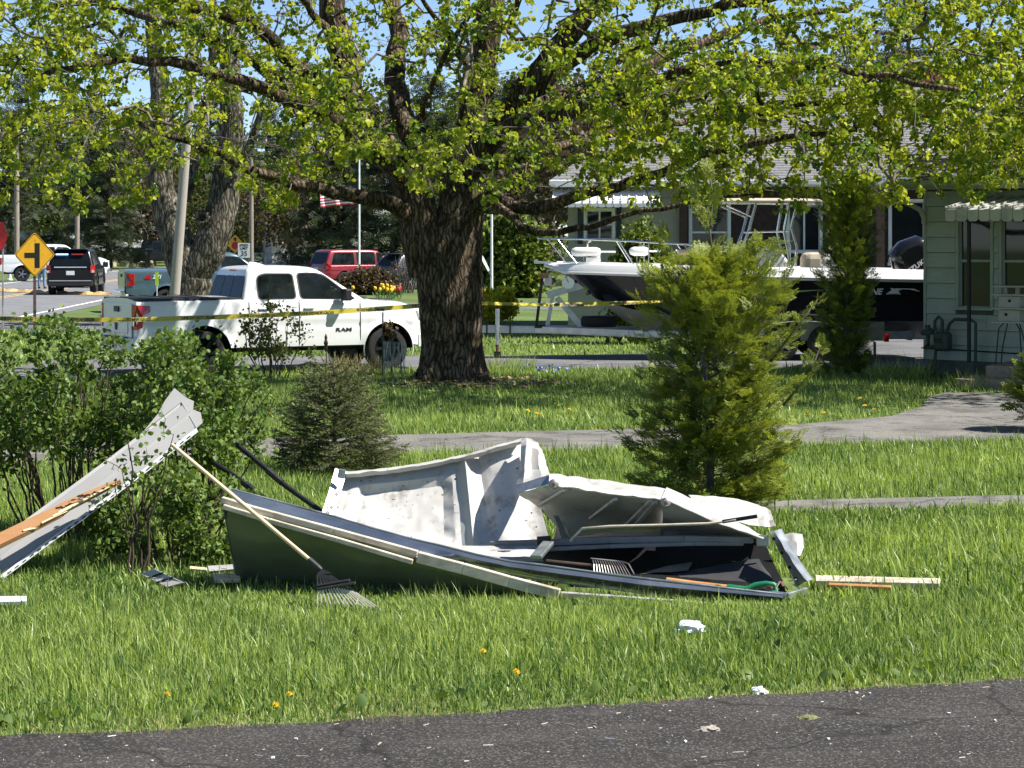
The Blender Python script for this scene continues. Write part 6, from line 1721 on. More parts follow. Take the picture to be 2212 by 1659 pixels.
# loose things on the boat
def bpt(x, y, z): return (STERN.x - x, STERN.y - y, z)
for (lab, x, z, L) in (('white fender tied to the bow rail nearest the bow tip', 7.15, 2.20, .62), ('smaller white fender on the bow rail, left of the cushions', 6.05, 2.21, .42)):
    f = thing('boat_fender', lab, 'fender', bpt(x, .10, z), 0, 'fenders on the bow')
    mb = MB(); M4 = Matrix.Rotation(R(90), 4, 'Y')
    mb.lathe([(.02, -L / 2), (.07, -L / 2 + .03), (.095, -L / 2 + .10), (.095, L / 2 - .10), (.07, L / 2 - .03), (.02, L / 2)], 14, M4); mb.build('fender_body', m_hull_white, f, smooth=60)
    mb = MB(); mb.tube([(L / 2, 0, 0), (L / 2 + .30, 0, .0)], .022, 6); mb.build('fender_pole', m_hull_white, f)
    mb = MB(); mb.tube([(0, 0, .09), (.05, -.05, .24)], .008, 5); mb.tube([(-.05, 0, -.09), (-.05, 0, -.23)], .008, 5); mb.build('fender_line', m_canvas, f)
for k, lab in enumerate(('lower tan seat cushion stacked on the foredeck', 'upper tan seat cushion leaning on the stack on the foredeck')):
    c = thing('seat_cushion', lab, 'cushion', bpt(4.95, .2, 1.99 + .15 * k), 0, 'cushions on the foredeck'); c.rotation_euler = (0, R(-4 * k), 0)
    mb = MB(); mb.box((0, 0, .06), (.84 - .06 * k, .5, .13)); mb.build('pad', m_cushion, c, bevel=.05)
    mb = MB(); mb.box((-.36, 0, .062), (.16, .505, .135)); mb.build('white_panel', m_hull_white, c, bevel=.04)
s = thing('bench_seat', 'tan and white barrel-shaped seat near the boat stern', 'seat', bpt(2.35 - .05, .35, 1.78))
mb = MB(); mb.box((-.02, 0, .18), (.80, .75, .40)); mb.build('seat_base', m_hull_white, s, bevel=.12)
mb = MB(); mb.box((-.20, .0, .20), (.46, .77, .42)); mb.build('seat_cover', m_canvas, s, bevel=.13)

def trailer():
    t = thing('boat_trailer', 'galvanised boat trailer with spare tyre lying on its frame', 'trailer', STERN, R(180))
    for sg in (1, -1):
        mb = MB(); mb.bar((.5, sg * .95, .52), (6.0, sg * .95, .54), .08, .15); mb.build('side_rail', m_galv, t, bevel=.01)
        mb = MB(); mb.bar((6.0, sg * .95, .54), (8.2, sg * .12, .60), .08, .15); mb.build('draw_rail', m_galv, t, bevel=.01)
        mb = MB(); mb.bar((.5, sg * .5, .70), (5.0, sg * .5, .70), .10, .10); mb.build('bunk', m_bunk, t)
        mb = MB(); mb.bar((1.15, sg * 1.12, .46), (1.15, sg * .95, .46), .06, .06); mb.build('lamp_bracket', m_galv, t)
        mb = MB(); mb.box((1.12, sg * 1.16, .47), (.10, .06, .16)); mb.build('tail_light', m_red_lens, t, bevel=.01)
        mb = MB(); mb.box((1.35, sg * 1.12, .22), (.02, .24, .34)); mb.build('mud_flap', m_black_plastic, t)
        for x in (2.35, 3.25):
            wheel(t, x, sg * 1.08, .36, .22, m_alloy, 5, sg, False)
        mb = MB(); n = 14
        mb.sheet([[(2.8 + .92 * math.cos(q) * (1.0), sg * y, .36 + .46 * math.sin(q) ** .6) for q in np.linspace(0, math.pi, n)] for y in (.94, 1.24)], thick=.012, nrm=(0, 0, 1)); mb.build('fender', m_hull_white, t, smooth=50)
        mb = MB(); mb.bar((.55, sg * .5, .45), (.55, sg * .5, .66), .08, .08, (1, 0, 0)); mb.build('bunk_bracket', m_galv, t)
    mb = MB(); mb.box((2.0, 1.06, .60), (1.7, .10, .38)); mb.build('side_board', m_bunk, t)
    for x in (.6, 3.2, 5.8): 
        mb = MB(); mb.bar((x, -.95, .45), (x, .95, .45), .08, .08); mb.build('cross_member', m_galv, t)
    mb = MB(); mb.bar((7.6, 0, .585), (9.45, 0, .60), .11, .15); mb.build('tongue', m_galv, t, bevel=.01)
    mb = MB(); mb.bar((6.3, .86, .56), (8.05, .22, .60), .09, .13); mb.build('front_beam', m_galv, t, bevel=.01)
    mb = MB(); mb.box((9.52, 0, .66), (.26, .14, .12)); mb.tube([(9.55, 0, .6), (9.62, 0, .72)], .06, 8); mb.build('coupler', m_galv, t, bevel=.02)
    mb = MB(); mb.tube([(8.98, .1, .28), (8.98, .1, 1.02)], .045, 10); j = mb.build('jack', m_galv, t)
    mb = MB(); mb.tube([(8.98, .1, .02), (8.98, .1, .32)], .032, 8); mb.build('jack_leg', m_rust, j)
    mb = MB(); mb.box((8.98, .1, .07), (.14, .10, .14)); mb.build('jack_foot', m_dark, j)
    for x in (8.72, 9.2):
        mb = MB(); mb.box((x, 0, .60), (.03, .15, .21)); mb.build('clamp', m_iron, t)
    # winch stand, bow stop, guide post
    mb = MB(); mb.bar((7.25, 0, .66), (7.75, 0, 1.25), .09, .12); w = mb.build('winch_post', m_galv, t)
    mb = MB(); mb.bar((7.95, 0, .66), (7.82, 0, 1.38), .07, .08); mb.build('winch_strut', m_galv, w)
    mb = MB(); mb.bar((7.95, 0, 1.30), (7.20, 0, 1.52), .14, .14); mb.build('bow_arm', m_galv, w)
    mb = MB(); mb.lathe([(.001, -.09), (.13, -.09), (.13, -.07), (.06, -.06), (.06, .06), (.13, .07), (.13, .09), (.001, .09)], 16, Matrix.Translation((7.52, 0, 1.56)) @ Matrix.Rotation(R(90), 4, 'X')); mb.tube([(7.52, .12, 1.56), (7.62, .14, 1.80)], .015, 6); mb.build('winch', m_alu, w)
    mb = MB(); mb.box((7.93, 0, 1.62), (.16, .12, .26)); mb.build('bow_stop', m_hull_white, w, bevel=.03)
    mb = MB(); mb.bar((8.18, .2, .66), (8.05, .2, 1.72), .06, .06); g = mb.build('guide_post', m_iron, t)
    mb = MB(); mb.box((8.03, .2, 1.70), (.20, .08, .09)); mb.build('guide_pad', m_rust, g)
    mb = MB(); mb.box((8.10, .2, .665), (.22, .12, .07)); mb.build('guide_foot', m_iron, g)
    # spare tyre lying flat on the rails
    mb = MB(); mb.lathe([(.21, -.10), (.34, -.11), (.375, -.06), (.375, .06), (.34, .11), (.21, .10), (.20, 0)], 32, Matrix.Translation((6.88, .05, .76)), closed=True); mb.build('spare_tyre', m_rubber, t, smooth=60)
    mb = MB(); mb.lathe([(.001, .05), (.20, .05), (.21, -.05)], 20, Matrix.Translation((6.88, .05, .76))); mb.build('spare_rim', m_galv, t)
m_bunk = M('grey_green_board', (.20, .23, .17), .8, 0, .15, 8.)
m_rust = M('rusty_steel', (.16, .075, .045), .85, .2, .3, 12.)
trailer()
# ------------------------------------------------------------------ signs, poles, fence, flag
m_sign_yellow = M('sign_yellow', (.82, .42, .02), .45, 0, .05, 10.)
m_sign_black = M('sign_black', (.012, .012, .012), .5)
m_sign_back = M('sign_back_aluminium', (.52, .53, .54), .5, .3, .08, 6.)
m_sign_red = M('sign_red', (.55, .015, .02), .4, 0, .12, 10.)
m_post_rust = M('rusty_post', (.12, .065, .05), .8, .2, .25, 10.)
m_pole_wood = M('weathered_pole', (.34, .29, .24), .9, 0, .18, 3., bump=.4, bscale=20, stretch=(6, 6, .35), col2=(.22, .18, .14))
m_pole_pale = M('pale_grey_pole', (.38, .345, .30), .9, 0, .15, 3., bump=.4, bscale=20, stretch=(6, 6, .35), col2=(.36, .32, .28))
m_tape = M('police_tape', (.46, .38, .03), .5, 0, .10, 14.)
m_tape_print = M('tape_print', (.02, .02, .015), .5)
m_skin = M('skin', (.50, .30, .22), .55, 0, .06, 8.)
m_jeans = M('blue_jeans', (.16, .24, .36), .85, 0, .2, 10.)
m_hivis = M('hi_vis_vest', (.55, .80, .04), .6, 0, .06, 8.)
m_uniform = M('black_uniform', (.010, .011, .014), .8, 0, .2, 8.)

def octagon(r): return [(r * math.cos(R(22.5 + 45 * k)), r * math.sin(R(22.5 + 45 * k))) for k in range(8)]
def sign_plate(root, pts, z, y, mat, th=.008, name='plate'):
    mb = MB(); mb.prism([(x, y, z + q) for x, q in pts], (0, th, 0)); return mb.build(name, mat, root)
# T-junction warning sign
o = P(75, 700, 54); o.z = 0
s = thing('junction_sign', 'yellow diamond side-road warning sign on a rusty post', 'road sign', o, R(14))
zc = P(75, 550, 54).z
mb = MB(); mb.prism([(-.035, .01, -.3), (.035, .01, -.3), (.035, .01, zc + .3), (-.035, .01, zc + .3)], (0, .02, 0)); mb.tube([(0, .03, -.2), (0, .03, zc + .3)], .022, 6); mb.build('post', m_post_rust, s)
D = .535
dia = rounded([(0, -D), (D * .89, 0), (0, D), (-D * .89, 0)], .07)
sign_plate(s, dia, zc, -.006, m_sign_yellow)
def ring_band(root, pts, z, y, inset, width, mat, name):
    mb = MB(); n = len(pts); a = [(x * (1 - inset), q * (1 - inset)) for x, q in pts]; b = [(x * (1 - inset - width), q * (1 - inset - width)) for x, q in pts]
    mb.add([(x, y, z + q) for x, q in a] + [(x, y, z + q) for x, q in b], [(i, (i + 1) % n, n + (i + 1) % n, n + i) for i in range(n)]); return mb.build(name, mat, root)
ring_band(s, dia, zc, -.009, .035, .035, m_sign_black, 'border')
mb = MB(); mb.prism([(x, -.007, zc + q) for x, q in [(0, -.31), (.115, -.31), (.115, .27), (0, .27), (0, .045), (-.235, .045), (-.235, -.075), (0, -.075)]], (0, -.003, 0)); mb.build('junction_symbol', m_sign_black, s)
for dz in (-.25, .25):
    mb = MB(); mb.lathe([(.012, 0), (.01, .006), (.001, .007)], 8, Matrix.Translation((.02, -.011, zc + dz * 1.4)) @ Matrix.Rotation(R(90), 4, 'X')); mb.build('bolt', m_sign_back, s)
# bent red plate at the left edge
o = P(6, 620, 62); o.z = 0
s = thing('red_sign', 'bent red sign plate on a pale post at the left edge', 'road sign', o, R(8))
mb = MB(); mb.bar((0, .02, 0), (0, .02, 2.7), .06, .04, (1, 0, 0)); mb.build('post', m_pole_pale, s)
mb = MB(); ot = octagon(.40)
mb.sheet([[(x * lerp(.55, 1, 1 - abs(f)) - .14, -.02 - .14 * max(0, x) * (1 + f) , 2.50 + f * .37 + .05 * x) for x in (-.40, -.2, 0, .14, .28)] for f in (-1, -.6, -.2, .2, .6, 1)], thick=.006, nrm=(0, -1, 0)); mb.build('plate', m_sign_red, s)
# speed limit, stop ahead, small far signs, sign seen from behind
def post_sign(name, label, u, v, y, rz=0, post=m_post_rust):
    o = P(u, v, y); z = o.z; o.z = 0
    t = thing(name, label, 'road sign', o, rz)
    mb = MB(); mb.bar((0, .03, 0), (0, .03, z + .3), .06, .04, (1, 0, 0)); mb.build('post', post, t)
    return t, z
s, z = post_sign('speed_limit_sign', 'white speed limit sign reading 35 above the blue-grey pickup roof', 527, 541, 118)
sign_plate(s, rounded([(-.31, -.38), (.31, -.38), (.31, .38), (-.31, .38)], .04), z, -.006, m_sticker_white)
fx = Matrix.Rotation(R(90), 4, 'X')
for (tx, sz, dz) in (('SPEED', .17, .26), ('LIMIT', .17, .10), ('35', .36, -.17)):
    text_part('lettering', tx, sz, Matrix.Translation((0, -.010, z + dz)) @ fx, m_sign_black, s, .002, 0, .004)
s, z = post_sign('stop_ahead_sign', 'yellow diamond stop-ahead sign with a red octagon behind the old tree', 508, 527, 150)
sign_plate(s, rounded([(0, -.62), (.60, 0), (0, .62), (-.60, 0)], .07), z, -.006, m_sign_yellow)
mb = MB(); mb.prism([(x, -.009, z - .10 + q) for x, q in octagon(.25)], (0, -.004, 0)); mb.build('octagon', m_sign_red, s)
mb = MB(); mb.prism([(x, -.009, z + q) for x, q in [(-.06, .18), (.06, .18), (.06, .30), (.14, .30), (0, .46), (-.14, .30), (-.06, .30)]], (0, -.004, 0)); mb.build('arrow', m_sign_black, s)
s, z = post_sign('warning_sign', 'small orange diamond sign far down behind the fence', 548, 521, 190)
sign_plate(s, [(0, -.5), (.48, 0), (0, .5), (-.48, 0)], z, -.006, m_sign_yellow)
s, z = post_sign('delineator_post', 'small yellow delineator on a post far behind the fence', 534, 538, 185)
sign_plate(s, [(-.2, -.3), (.2, -.3), (.2, .3), (-.2, .3)], z, -.006, m_sign_yellow)
o = P(252, 575, 176); o.z = 0
s = thing('diamond_sign', 'diamond road sign seen from behind on a pale wooden post', 'road sign', o)
mb = MB(); mb.tube([(-.3, 0, 0), (.25, .1, 4.6)], [.13, .10], 8); mb.build('post', m_pole_pale, s)
mb = MB(); zz = P(250, 527, 176).z; mb.prism([(x, .15, zz + q) for x, q in [(0, -.62), (.62, 0), (0, .62), (-.62, 0)]], (0, .01, 0)); mb.build('plate', m_sign_back, s)
# roadside marker
o = P(339, 640, 68); o.z = 0
s = thing('road_marker', 'bright yellow roadside marker post in front of the blue-grey pickup', 'marker post', o)
mb = MB(); mb.bar((0, 0, 0), (0, 0, 1.1), .05, .02, (1, 0, 0)); mb.build('post', m_sticker_white, s)
mb = MB(); mb.box((0, -.02, P(339, 602, 68).z), (.10, .012, .40)); mb.build('reflector', m_hivis, s)

def pole(label, u, y, zt, r, mat, lean=0, arm=None, name='utility_pole', cat='utility pole'):
    o = P(u, 600, y); o.z = 0
    t = thing(name, label, cat, o)
    mb = MB(); mb.tube([(lean * f * zt, 0, f * zt) for f in np.linspace(0, 1, 9)], [lerp(r * 1.12, r * .8, f) for f in np.linspace(0, 1, 9)], 14); mb.build('shaft', mat, t, smooth=60)
    if arm:
        mb = MB(); mb.box((lean * zt, -.14, zt - .7), (2.2, .10, .12)); a = mb.build('crossarm', m_pole_wood, t)
        for x in (-.95, -.4, .4, .95):
            mb = MB(); mb.lathe([(.03, 0), (.05, .03), (.03, .08), (.05, .10), (.02, .16)], 8, Matrix.Translation((lean * zt + x, -.14, zt - .64))); mb.build('insulator', m_sign_back, a)
    return t
lp = pole('leaning pale grey utility pole in front of the old tree', 371, 60, 9.0, .125, m_pole_pale, lean=.078, arm=True)
pole('brown utility pole behind the yellow junction sign', 36, 132, 9, .15, m_pole_wood, arm=True)
pole('brown utility pole rising behind the police SUV', 166, 150, 9.5, .15, m_pole_wood, lean=.008, arm=True)
pole('thin pale light pole in front of the dark wrecked pickup', 303, 190, 7.0, .11, m_pole_pale, lean=.005, name='light_pole', cat='pole')
pole('brown utility pole behind the speed limit sign', 543, 146, 9, .14, m_pole_wood, arm=True)
pole('pale pole just right of the old grey tree', 482, 140, 8, .15, m_pole_pale)
pole('white flag pole in front of the red minivan', 776, 99, 7.2, .045, m_sticker_white, name='flag_pole', cat='pole')
pole('white pole standing left of the lilac bush', 1062, 89, 3.3, .055, m_sticker_white, name='white_pole', cat='pole')
# overhead wires between the poles
for (lab, a, b, sag) in (('overhead wire from the leaning pole to the left', P(415, 60, 60), P(-60, 330, 132), .6), ('overhead wire between the far brown poles', P(36, 250, 132), P(166, 330, 150), 1.2), ('lower overhead wire sagging above the police SUV', P(-40, 350, 120), P(166, 372, 150), 1.6)):
    mb = MB(); mb.tube([a.lerp(b, f) - Vector((0, 0, sag * 4 * f * (1 - f))) for f in np.linspace(0, 1, 16)], .025, 4)
    w = thing('overhead_wire', lab, 'wire', a); shift(mb, a).build('cable', m_iron, w)
# flag hanging from the pole
o = P(776, 600, 99); zt = 4.6
f = thing('flag', 'red and white striped flag drooping from the white flag pole', 'flag', (o.x, 99, zt))
nx = 22
def fp(i, k): 
    x = -i / nx * 1.62; z = -.06 * k - .10 * (i / nx) ** 1.5 * 1.6 - .0; y = .10 * math.sin(i * .75 + k * .12) * (i / nx) ** .5
    return (x - .05, y, z)
for k in range(13):
    mb = MB(); i0 = 9 if k < 7 else 0
    mb.sheet([[fp(i, k) for i in range(i0, nx + 1)], [fp(i, k + 1) for i in range(i0, nx + 1)]]); mb.build('stripe', m_sign_red if k % 2 == 0 else m_sticker_white, f, smooth=180)
mb = MB(); mb.sheet([[fp(i, k) for i in range(0, 10)] for k in range(8)]); mb.build('canton', m_navy_trim, f, smooth=180)
# chain-link fence
o = P(550, 590, 152); o.z = 0
f = thing('chain_link_fence', 'low chain-link fence beside the white house', 'fence', o)
n = 7; W_ = P(690, 590, 152).x - o.x
for k in range(n):
    mb = MB(); mb.tube([(W_ * k / (n - 1), 0, 0), (W_ * k / (n - 1), 0, 1.25)], .04, 6); mb.build('fence_post', m_sign_back, f)
for z in (1.22, .08):
    mb = MB(); mb.tube([(0, 0, z), (W_, 0, z)], .025, 5); mb.build('rail', m_sign_back, f)
mb = MB()
for k in range(int(W_ / .16)):
    for d in (-1, 1):
        x = k * .16; mb.bar((x, 0, .08), (min(W_, max(0, x + d * 1.1)), 0, 1.2), .008, .008, (0, 1, 0))
w = mb.build('wire_mesh', m_sign_back, f); w['kind'] = 'stuff'
# hydrant, mailbox
o = G(14, 606)
s = thing('fire_hydrant', 'small yellow and white fire hydrant by the left edge of the street', 'hydrant', (o.x, 125, 0))
mb = MB(); mb.lathe([(.16, 0), (.16, .06), (.11, .08), (.11, .5), (.15, .52), (.15, .56)], 12); mb.tube([(-.2, 0, .38), (.2, 0, .38)], .06, 8); mb.build('barrel', m_sticker_white, s, smooth=40)
mb = MB(); mb.lathe([(.15, .56), (.13, .66), (.06, .74), (.03, .80), (.001, .80)], 12); mb.build('bonnet', m_sign_yellow, s, smooth=40)
o = G(322, 572)
s = thing('mailbox', 'black mailbox on a post on the far verge', 'mailbox', (P(322, 560, 172).x, 172, 0))
mb = MB(); mb.bar((0, 0, 0), (0, 0, 1.1), .1, .1, (1, 0, 0)); mb.build('post', m_iron, s)
mb = MB(); mb.prism([(-.3, -.15, 1.1), (-.3, .15, 1.1), (-.3, .15, 1.3), (-.3, .08, 1.4), (-.3, -.08, 1.4), (-.3, -.15, 1.3)], (.6, 0, 0)); mb.build('box', m_iron, s)
# stone rubble beyond the street
m_rubble = M('pale_rubble', (.42, .36, .27), .9, 0, .3, 3.)
for i in range(14):
    u = 195 + i * 11 + random.uniform(-4, 4)
    s = thing('rubble_block', 'pale broken block in the rubble around the wrecked pickups', 'rubble', (P(u, 560, 176).x, 174 + random.uniform(-2, 2), 0), random.uniform(0, 6), 'rubble by the wrecked pickups')
    mb = MB(); sz = random.uniform(.25, .6); q = [Vector((random.uniform(.7, 1.2) * x * sz, random.uniform(.7, 1.2) * y * sz, (z + .7) * sz * random.uniform(.5, .9))) for x in (-.5, .5) for y in (-.5, .5) for z in (-.7, .5)]
    mb.add(q, [(0, 1, 3, 2), (4, 6, 7, 5), (0, 4, 5, 1), (2, 3, 7, 6), (0, 2, 6, 4), (1, 5, 7, 3)]); mb.build('stone', m_rubble, s, bevel=.04)
# crumpled tan sheet on the street
m_tan = M('tan_sheet', (.62, .40, .17), .7, 0, .2, 2.)
a = G(-10, 630); b = G(238, 640)
s = thing('tan_debris_strip', 'crumpled tan strip of debris lying across the street', 'debris', (a.x, a.y, 0))
mb = MB(); n = 34; rows = []
for k in range(n + 1):
    f = k / n; p = a.lerp(b, f) - a; wv = .10 + .10 * math.sin(k * 1.7) + .06 * math.sin(k * .6 + 1)
    hgt = .20 if f < .35 else (.12 if f < .7 else .20)
    rows.append([(p.x, p.y - .3 + .1 * math.sin(k), .03), (p.x + .05, p.y - .05, hgt * (.5 + 2.2 * max(0, wv))), (p.x, p.y + .35, .05 + .1 * abs(math.sin(k * 2.3)))])
mb.sheet(rows, thick=.012, nrm=(0, -.5, 1)); mb.build('sheet', m_tan, s)
# roadside dish edge by the trunk
o = P(1040, 640, 60); o.z = 0
s = thing('satellite_dish', 'white oval dish showing past the right side of the maple trunk', 'dish', o)
mb = MB(); mb.tube([(-.02, .1, 0), (-.02, .1, 1.8)], .03, 8); mb.build('mast', m_sign_back, s)
mb = MB(); mb.lathe([(.001, .06), (.20, .05), (.36, .0), (.37, .01), (.20, .065), (.001, .075)], 24, Matrix.Translation((0, 0, P(1040, 560, 60).z)) @ Matrix.Rotation(R(62), 4, 'Y') @ Matrix.Scale(1.55, 4, (1, 0, 0))); mb.build('reflector', m_hull_white, s, smooth=60)

# ------------------------------------------------------------------ people
def body(name, root, joints, edges, mat, parent=None, sub=2):
    me = bpy.data.meshes.new(name)
    ks = list(joints); me.from_pydata([joints[k][0] for k in ks], [], []); me.update()
    me = bpy.data.meshes.new(name); me.from_pydata([joints[k][0] for k in ks], [(ks.index(a), ks.index(b)) for a, b in edges], [])
    ob = bpy.data.objects.new(name, me); COL.objects.link(ob); ob.parent = parent or root
    md = ob.modifiers.new('skin', 'SKIN'); md.use_smooth_shade = True
    for i, k in enumerate(ks):
        r = joints[k][1]; me.skin_vertices[0].data[i].radius = (r, r) if not hasattr(r, '__len__') else r
        me.skin_vertices[0].data[i].use_root = (i == 0)
    sb = ob.modifiers.new('sub', 'SUBSURF'); sb.levels = sub; sb.render_levels = sub
    me.materials.append(mat)
    return ob
def person(label, loc, rz, J, cloth, legs, vest=None, hair=None):
    t = thing('person', label, 'person', loc, rz)
    E = [('pel', 'chest'), ('chest', 'neck'), ('neck', 'head'), ('head', 'crown'), ('chest', 'shL'), ('shL', 'elL'), ('elL', 'wrL'), ('wrL', 'haL'), ('chest', 'shR'), ('shR', 'elR'), ('elR', 'wrR'), ('wrR', 'haR'), ('pel', 'hiL'), ('hiL', 'knL'), ('knL', 'anL'), ('anL', 'toL'), ('pel', 'hiR'), ('hiR', 'knR'), ('knR', 'anR'), ('anR', 'toR')]
    b = body('body', t, J, E, m_skin)
    grow = lambda k, d: (J[k][0], (J[k][1][0] + d, J[k][1][1] + d) if hasattr(J[k][1], '__len__') else J[k][1] + d)
    lg = ['pel', 'hiL', 'knL', 'anL', 'hiR', 'knR', 'anR']
    body('trousers', t, {k: grow(k, .018) for k in lg}, [e for e in E if e[0] in lg and e[1] in lg], legs)
    up = ['pel', 'chest', 'shL', 'elL', 'shR', 'elR']
    body('shirt', t, {k: grow(k, .016) for k in (['chest', 'pel'] + up[2:])}, [('chest', 'pel')] + [e for e in E if e[0] in up and e[1] in up and 'pel' not in e], cloth)
    if vest: body('vest', t, {k: grow(k, .035) for k in ('chest', 'pel', 'shL', 'shR')}, [('chest', 'pel'), ('chest', 'shL'), ('chest', 'shR')], vest)
    for sfx in 'LR':
        p = J['an' + sfx][0]; q = J['to' + sfx][0]
        mb = MB(); mb.bar((p[0], p[1], .05), (q[0], q[1], .045), .10, .09); mb.build('shoe', m_dark, t, bevel=.03)
    hd = Vector(J['head'][0]); mb = MB()
    mb.lathe([(.001, .125), (.06, .115), (.10, .06), (.105, .0), (.09, -.03)], 14, Matrix.Translation(hd + Vector((0, .015, .03)))); mb.build('hair', hair or m_dark, t, smooth=60)
    return t
def std_joints(**kw):
    J = {'pel': ((0, 0, .95), (.15, .11)), 'chest': ((0, 0, 1.32), (.17, .11)), 'neck': ((0, 0, 1.50), .055), 'head': ((0, -.01, 1.60), (.075, .09)), 'crown': ((0, 0, 1.73), (.06, .075)),
         'shL': ((.19, 0, 1.43), .06), 'elL': ((.25, .03, 1.14), .045), 'wrL': ((.25, -.06, .90), .034), 'haL': ((.245, -.08, .80), (.022, .04)),
         'shR': ((-.19, 0, 1.43), .06), 'elR': ((-.25, .03, 1.14), .045), 'wrR': ((-.25, -.06, .90), .034), 'haR': ((-.245, -.08, .80), (.022, .04)),
         'hiL': ((.10, 0, .88), .09), 'knL': ((.115, -.02, .48), .06), 'anL': ((.125, .02, .09), .042), 'toL': ((.14, -.16, .04), .035),
         'hiR': ((-.10, 0, .88), .09), 'knR': ((-.115, -.02, .48), .06), 'anR': ((-.125, .02, .09), .042), 'toR': ((-.14, -.16, .04), .035)}
    J.update(kw); return J
g = G(90, 624)
person('worker in blue jeans and lime hi-vis vest pointing left in the street', (g.x, g.y, .01), R(180), std_joints(elR=((.48, 0, 1.40), .045) if False else ((-.25, .03, 1.14), .045), shL=((.19, 0, 1.43), .06), elL=((.44, -.02, 1.46), .045), wrL=((.68, -.04, 1.55), .034), haL=((.80, -.05, 1.60), (.022, .04))), m_hivis, m_jeans, m_hivis)
g = Vector((P(823, 600, 109).x, 109.0, 0))
person('officer in black uniform leaning in at the open minivan door', g, R(150), std_joints(chest=((0, -.14, 1.27), (.17, .11)), neck=((0, -.24, 1.43), .055), head=((0, -.31, 1.52), (.075, .09)), crown=((0, -.34, 1.65), (.06, .075)), shL=((.19, -.18, 1.37), .06), elL=((.26, -.40, 1.20), .045), wrL=((.20, -.60, 1.15), .034), haL=((.18, -.70, 1.14), (.022, .04)), shR=((-.19, -.18, 1.37), .06), elR=((-.27, -.30, 1.12), .045), wrR=((-.22, -.5, 1.05), .034), haR=((-.2, -.6, 1.04), (.022, .04))), m_uniform, m_uniform, m_uniform)

# ------------------------------------------------------------------ police tape
def tape(label, pts, twist, gaps=()):
    o = Vector(pts[0])
    t = thing('police_tape', label, 'tape', o)
    # resample
    path = []
    for i in range(len(pts) - 1):
        a, b = Vector(pts[i]), Vector(pts[i + 1]); n = max(4, int((b - a).length / .12))
        path += [a.lerp(b, k / n) for k in range(n)]
    path.append(Vector(pts[-1]))
    n = len(path); w = .038; top = []; bot = []
    for i, p in enumerate(path):
        sg = -.012 * math.sin(math.pi * i / n) * 6
        q = twist(i / n); p = p + Vector((0, 0, sg))
        dv = Vector((0, math.sin(q), math.cos(q))) * w
        top.append(p + dv - o); bot.append(p - dv - o)
    mb = MB(); mb.sheet([bot, top], thick=.001, nrm=(0, -1, 0)); mb.build('ribbon', m_tape, t, smooth=60)
    step = .98; L = 0; nxt = .5
    for i in range(1, n):
        L += (path[i] - path[i - 1]).length
        if L >= nxt and abs(math.sin(twist(i / n))) < .75:
            c = (top[i] + bot[i]) / 2; d = (path[min(i + 3, n - 1)] - path[i - 3]).normalized()
            if d.x < 0: d = -d
            u_ = (top[i] - bot[i]).normalized(); nn = d.cross(u_)
            M4 = Matrix(((d.x, u_.x, nn.x, 0), (d.y, u_.y, nn.y, 0), (d.z, u_.z, nn.z, 0), (0, 0, 0, 1)))
            text_part('lettering', 'POLICE LINE DO NOT CROSS', .062, Matrix.Translation(c + nn * .004) @ M4, m_tape_print, t, .0006, 0, .0022, .88); nxt += step
    return t
Yt = 39.0
tape('yellow police tape stretched from the left edge to the maple trunk', [P(-60, 687, 37.2), P(120, 685, 37.5), P(260, 683, 37.7), P(450, 676, 38.0), P(690, 669, 38.4), P(908, 660, 39.0)], lambda f: .25 * math.sin(f * 9) + (.9 if .33 < f < .62 else .0) * .4)
tape('yellow police tape stretched from the maple trunk past the boat to the arborvitae', [P(1040, 655, 39.2), P(1190, 653, 39.8), P(1300, 648, 40.2), P(1440, 642, 40.6), P(1600, 632, 41.2), P(1700, 627, 41.5), P(1800, 624, 41.7)], lambda f: .5 + .8 * f + .4 * math.sin(f * 14))
t = thing('tape_end', 'loose end of police tape hanging in front of the boat hull', 'tape', P(1786, 625, 41.6))
mb = MB(); mb.sheet([[(x + .10 * f + .02 * math.sin(f * 5), -.02, -.42 * f) for x in (-.038, .038)] for f in np.linspace(0, 1, 8)], thick=.001, nrm=(0, -1, 0)); mb.build('ribbon', m_tape, t)
# ------------------------------------------------------------------ crumpled garage door and loose debris
m_door_white = M('white_steel_door', (.62, .61, .585), .48, .0, .10, 2.6, bump=.10, bscale=5, coat=.1, col2=(.43, .42, .385), detail=9)
m_door_face = M('door_outer_skin', (.13, .15, .095), .22, .0, .10, 2.5, bump=.08, bscale=3, col2=(.085, .10, .06), coat=.25)
m_door_galv = M('galvanised_track', (.46, .48, .49), .25, .95, .16, 3., bump=.05, bscale=6)
grime(m_door_white, (.17, .13, .09), 4., .54, .66, .75, (1, 1, .6))
grime(m_door_white, (.12, .09, .07), 14., .64, .70, .8)
grime(m_door_white, (.33, .31, .28), 1.3, .48, .62, .5)
grime(m_door_face, (.10, .10, .06), 2., .5, .7, .5)
m_stile = M('dull_galvanised_stile', (.40, .43, .44), .40, .8, .22, 9.)
m_edge = M('beige_edge_strip', (.55, .48, .37), .7, 0, .18, 7., stretch=(1, 1, 4))
grime(m_stile, (.16, .10, .06), 6., .56, .7, .7)
grime(m_edge, (.20, .14, .09), 5., .5, .68, .6)
m_cavity_rubber = M('cavity_shade_rubber', (.006, .006, .0065), .8, 0, .3, 4., bump=.3, bscale=8, spec=.2)
m_grey_sheet = M('dusty_and_cavity_shade_sheet', (.035, .035, .037), .8, 0, .25, 3., bump=.3, bscale=7)
m_rail_shade = M('shade_dark_rail', (.20, .205, .20), .6, .2, .2, 6.)  # white rail coloured dark to stand in for the lid's shade
m_roller = M('steel_roller', (.35, .33, .31), .4, .8, .2, 14.)
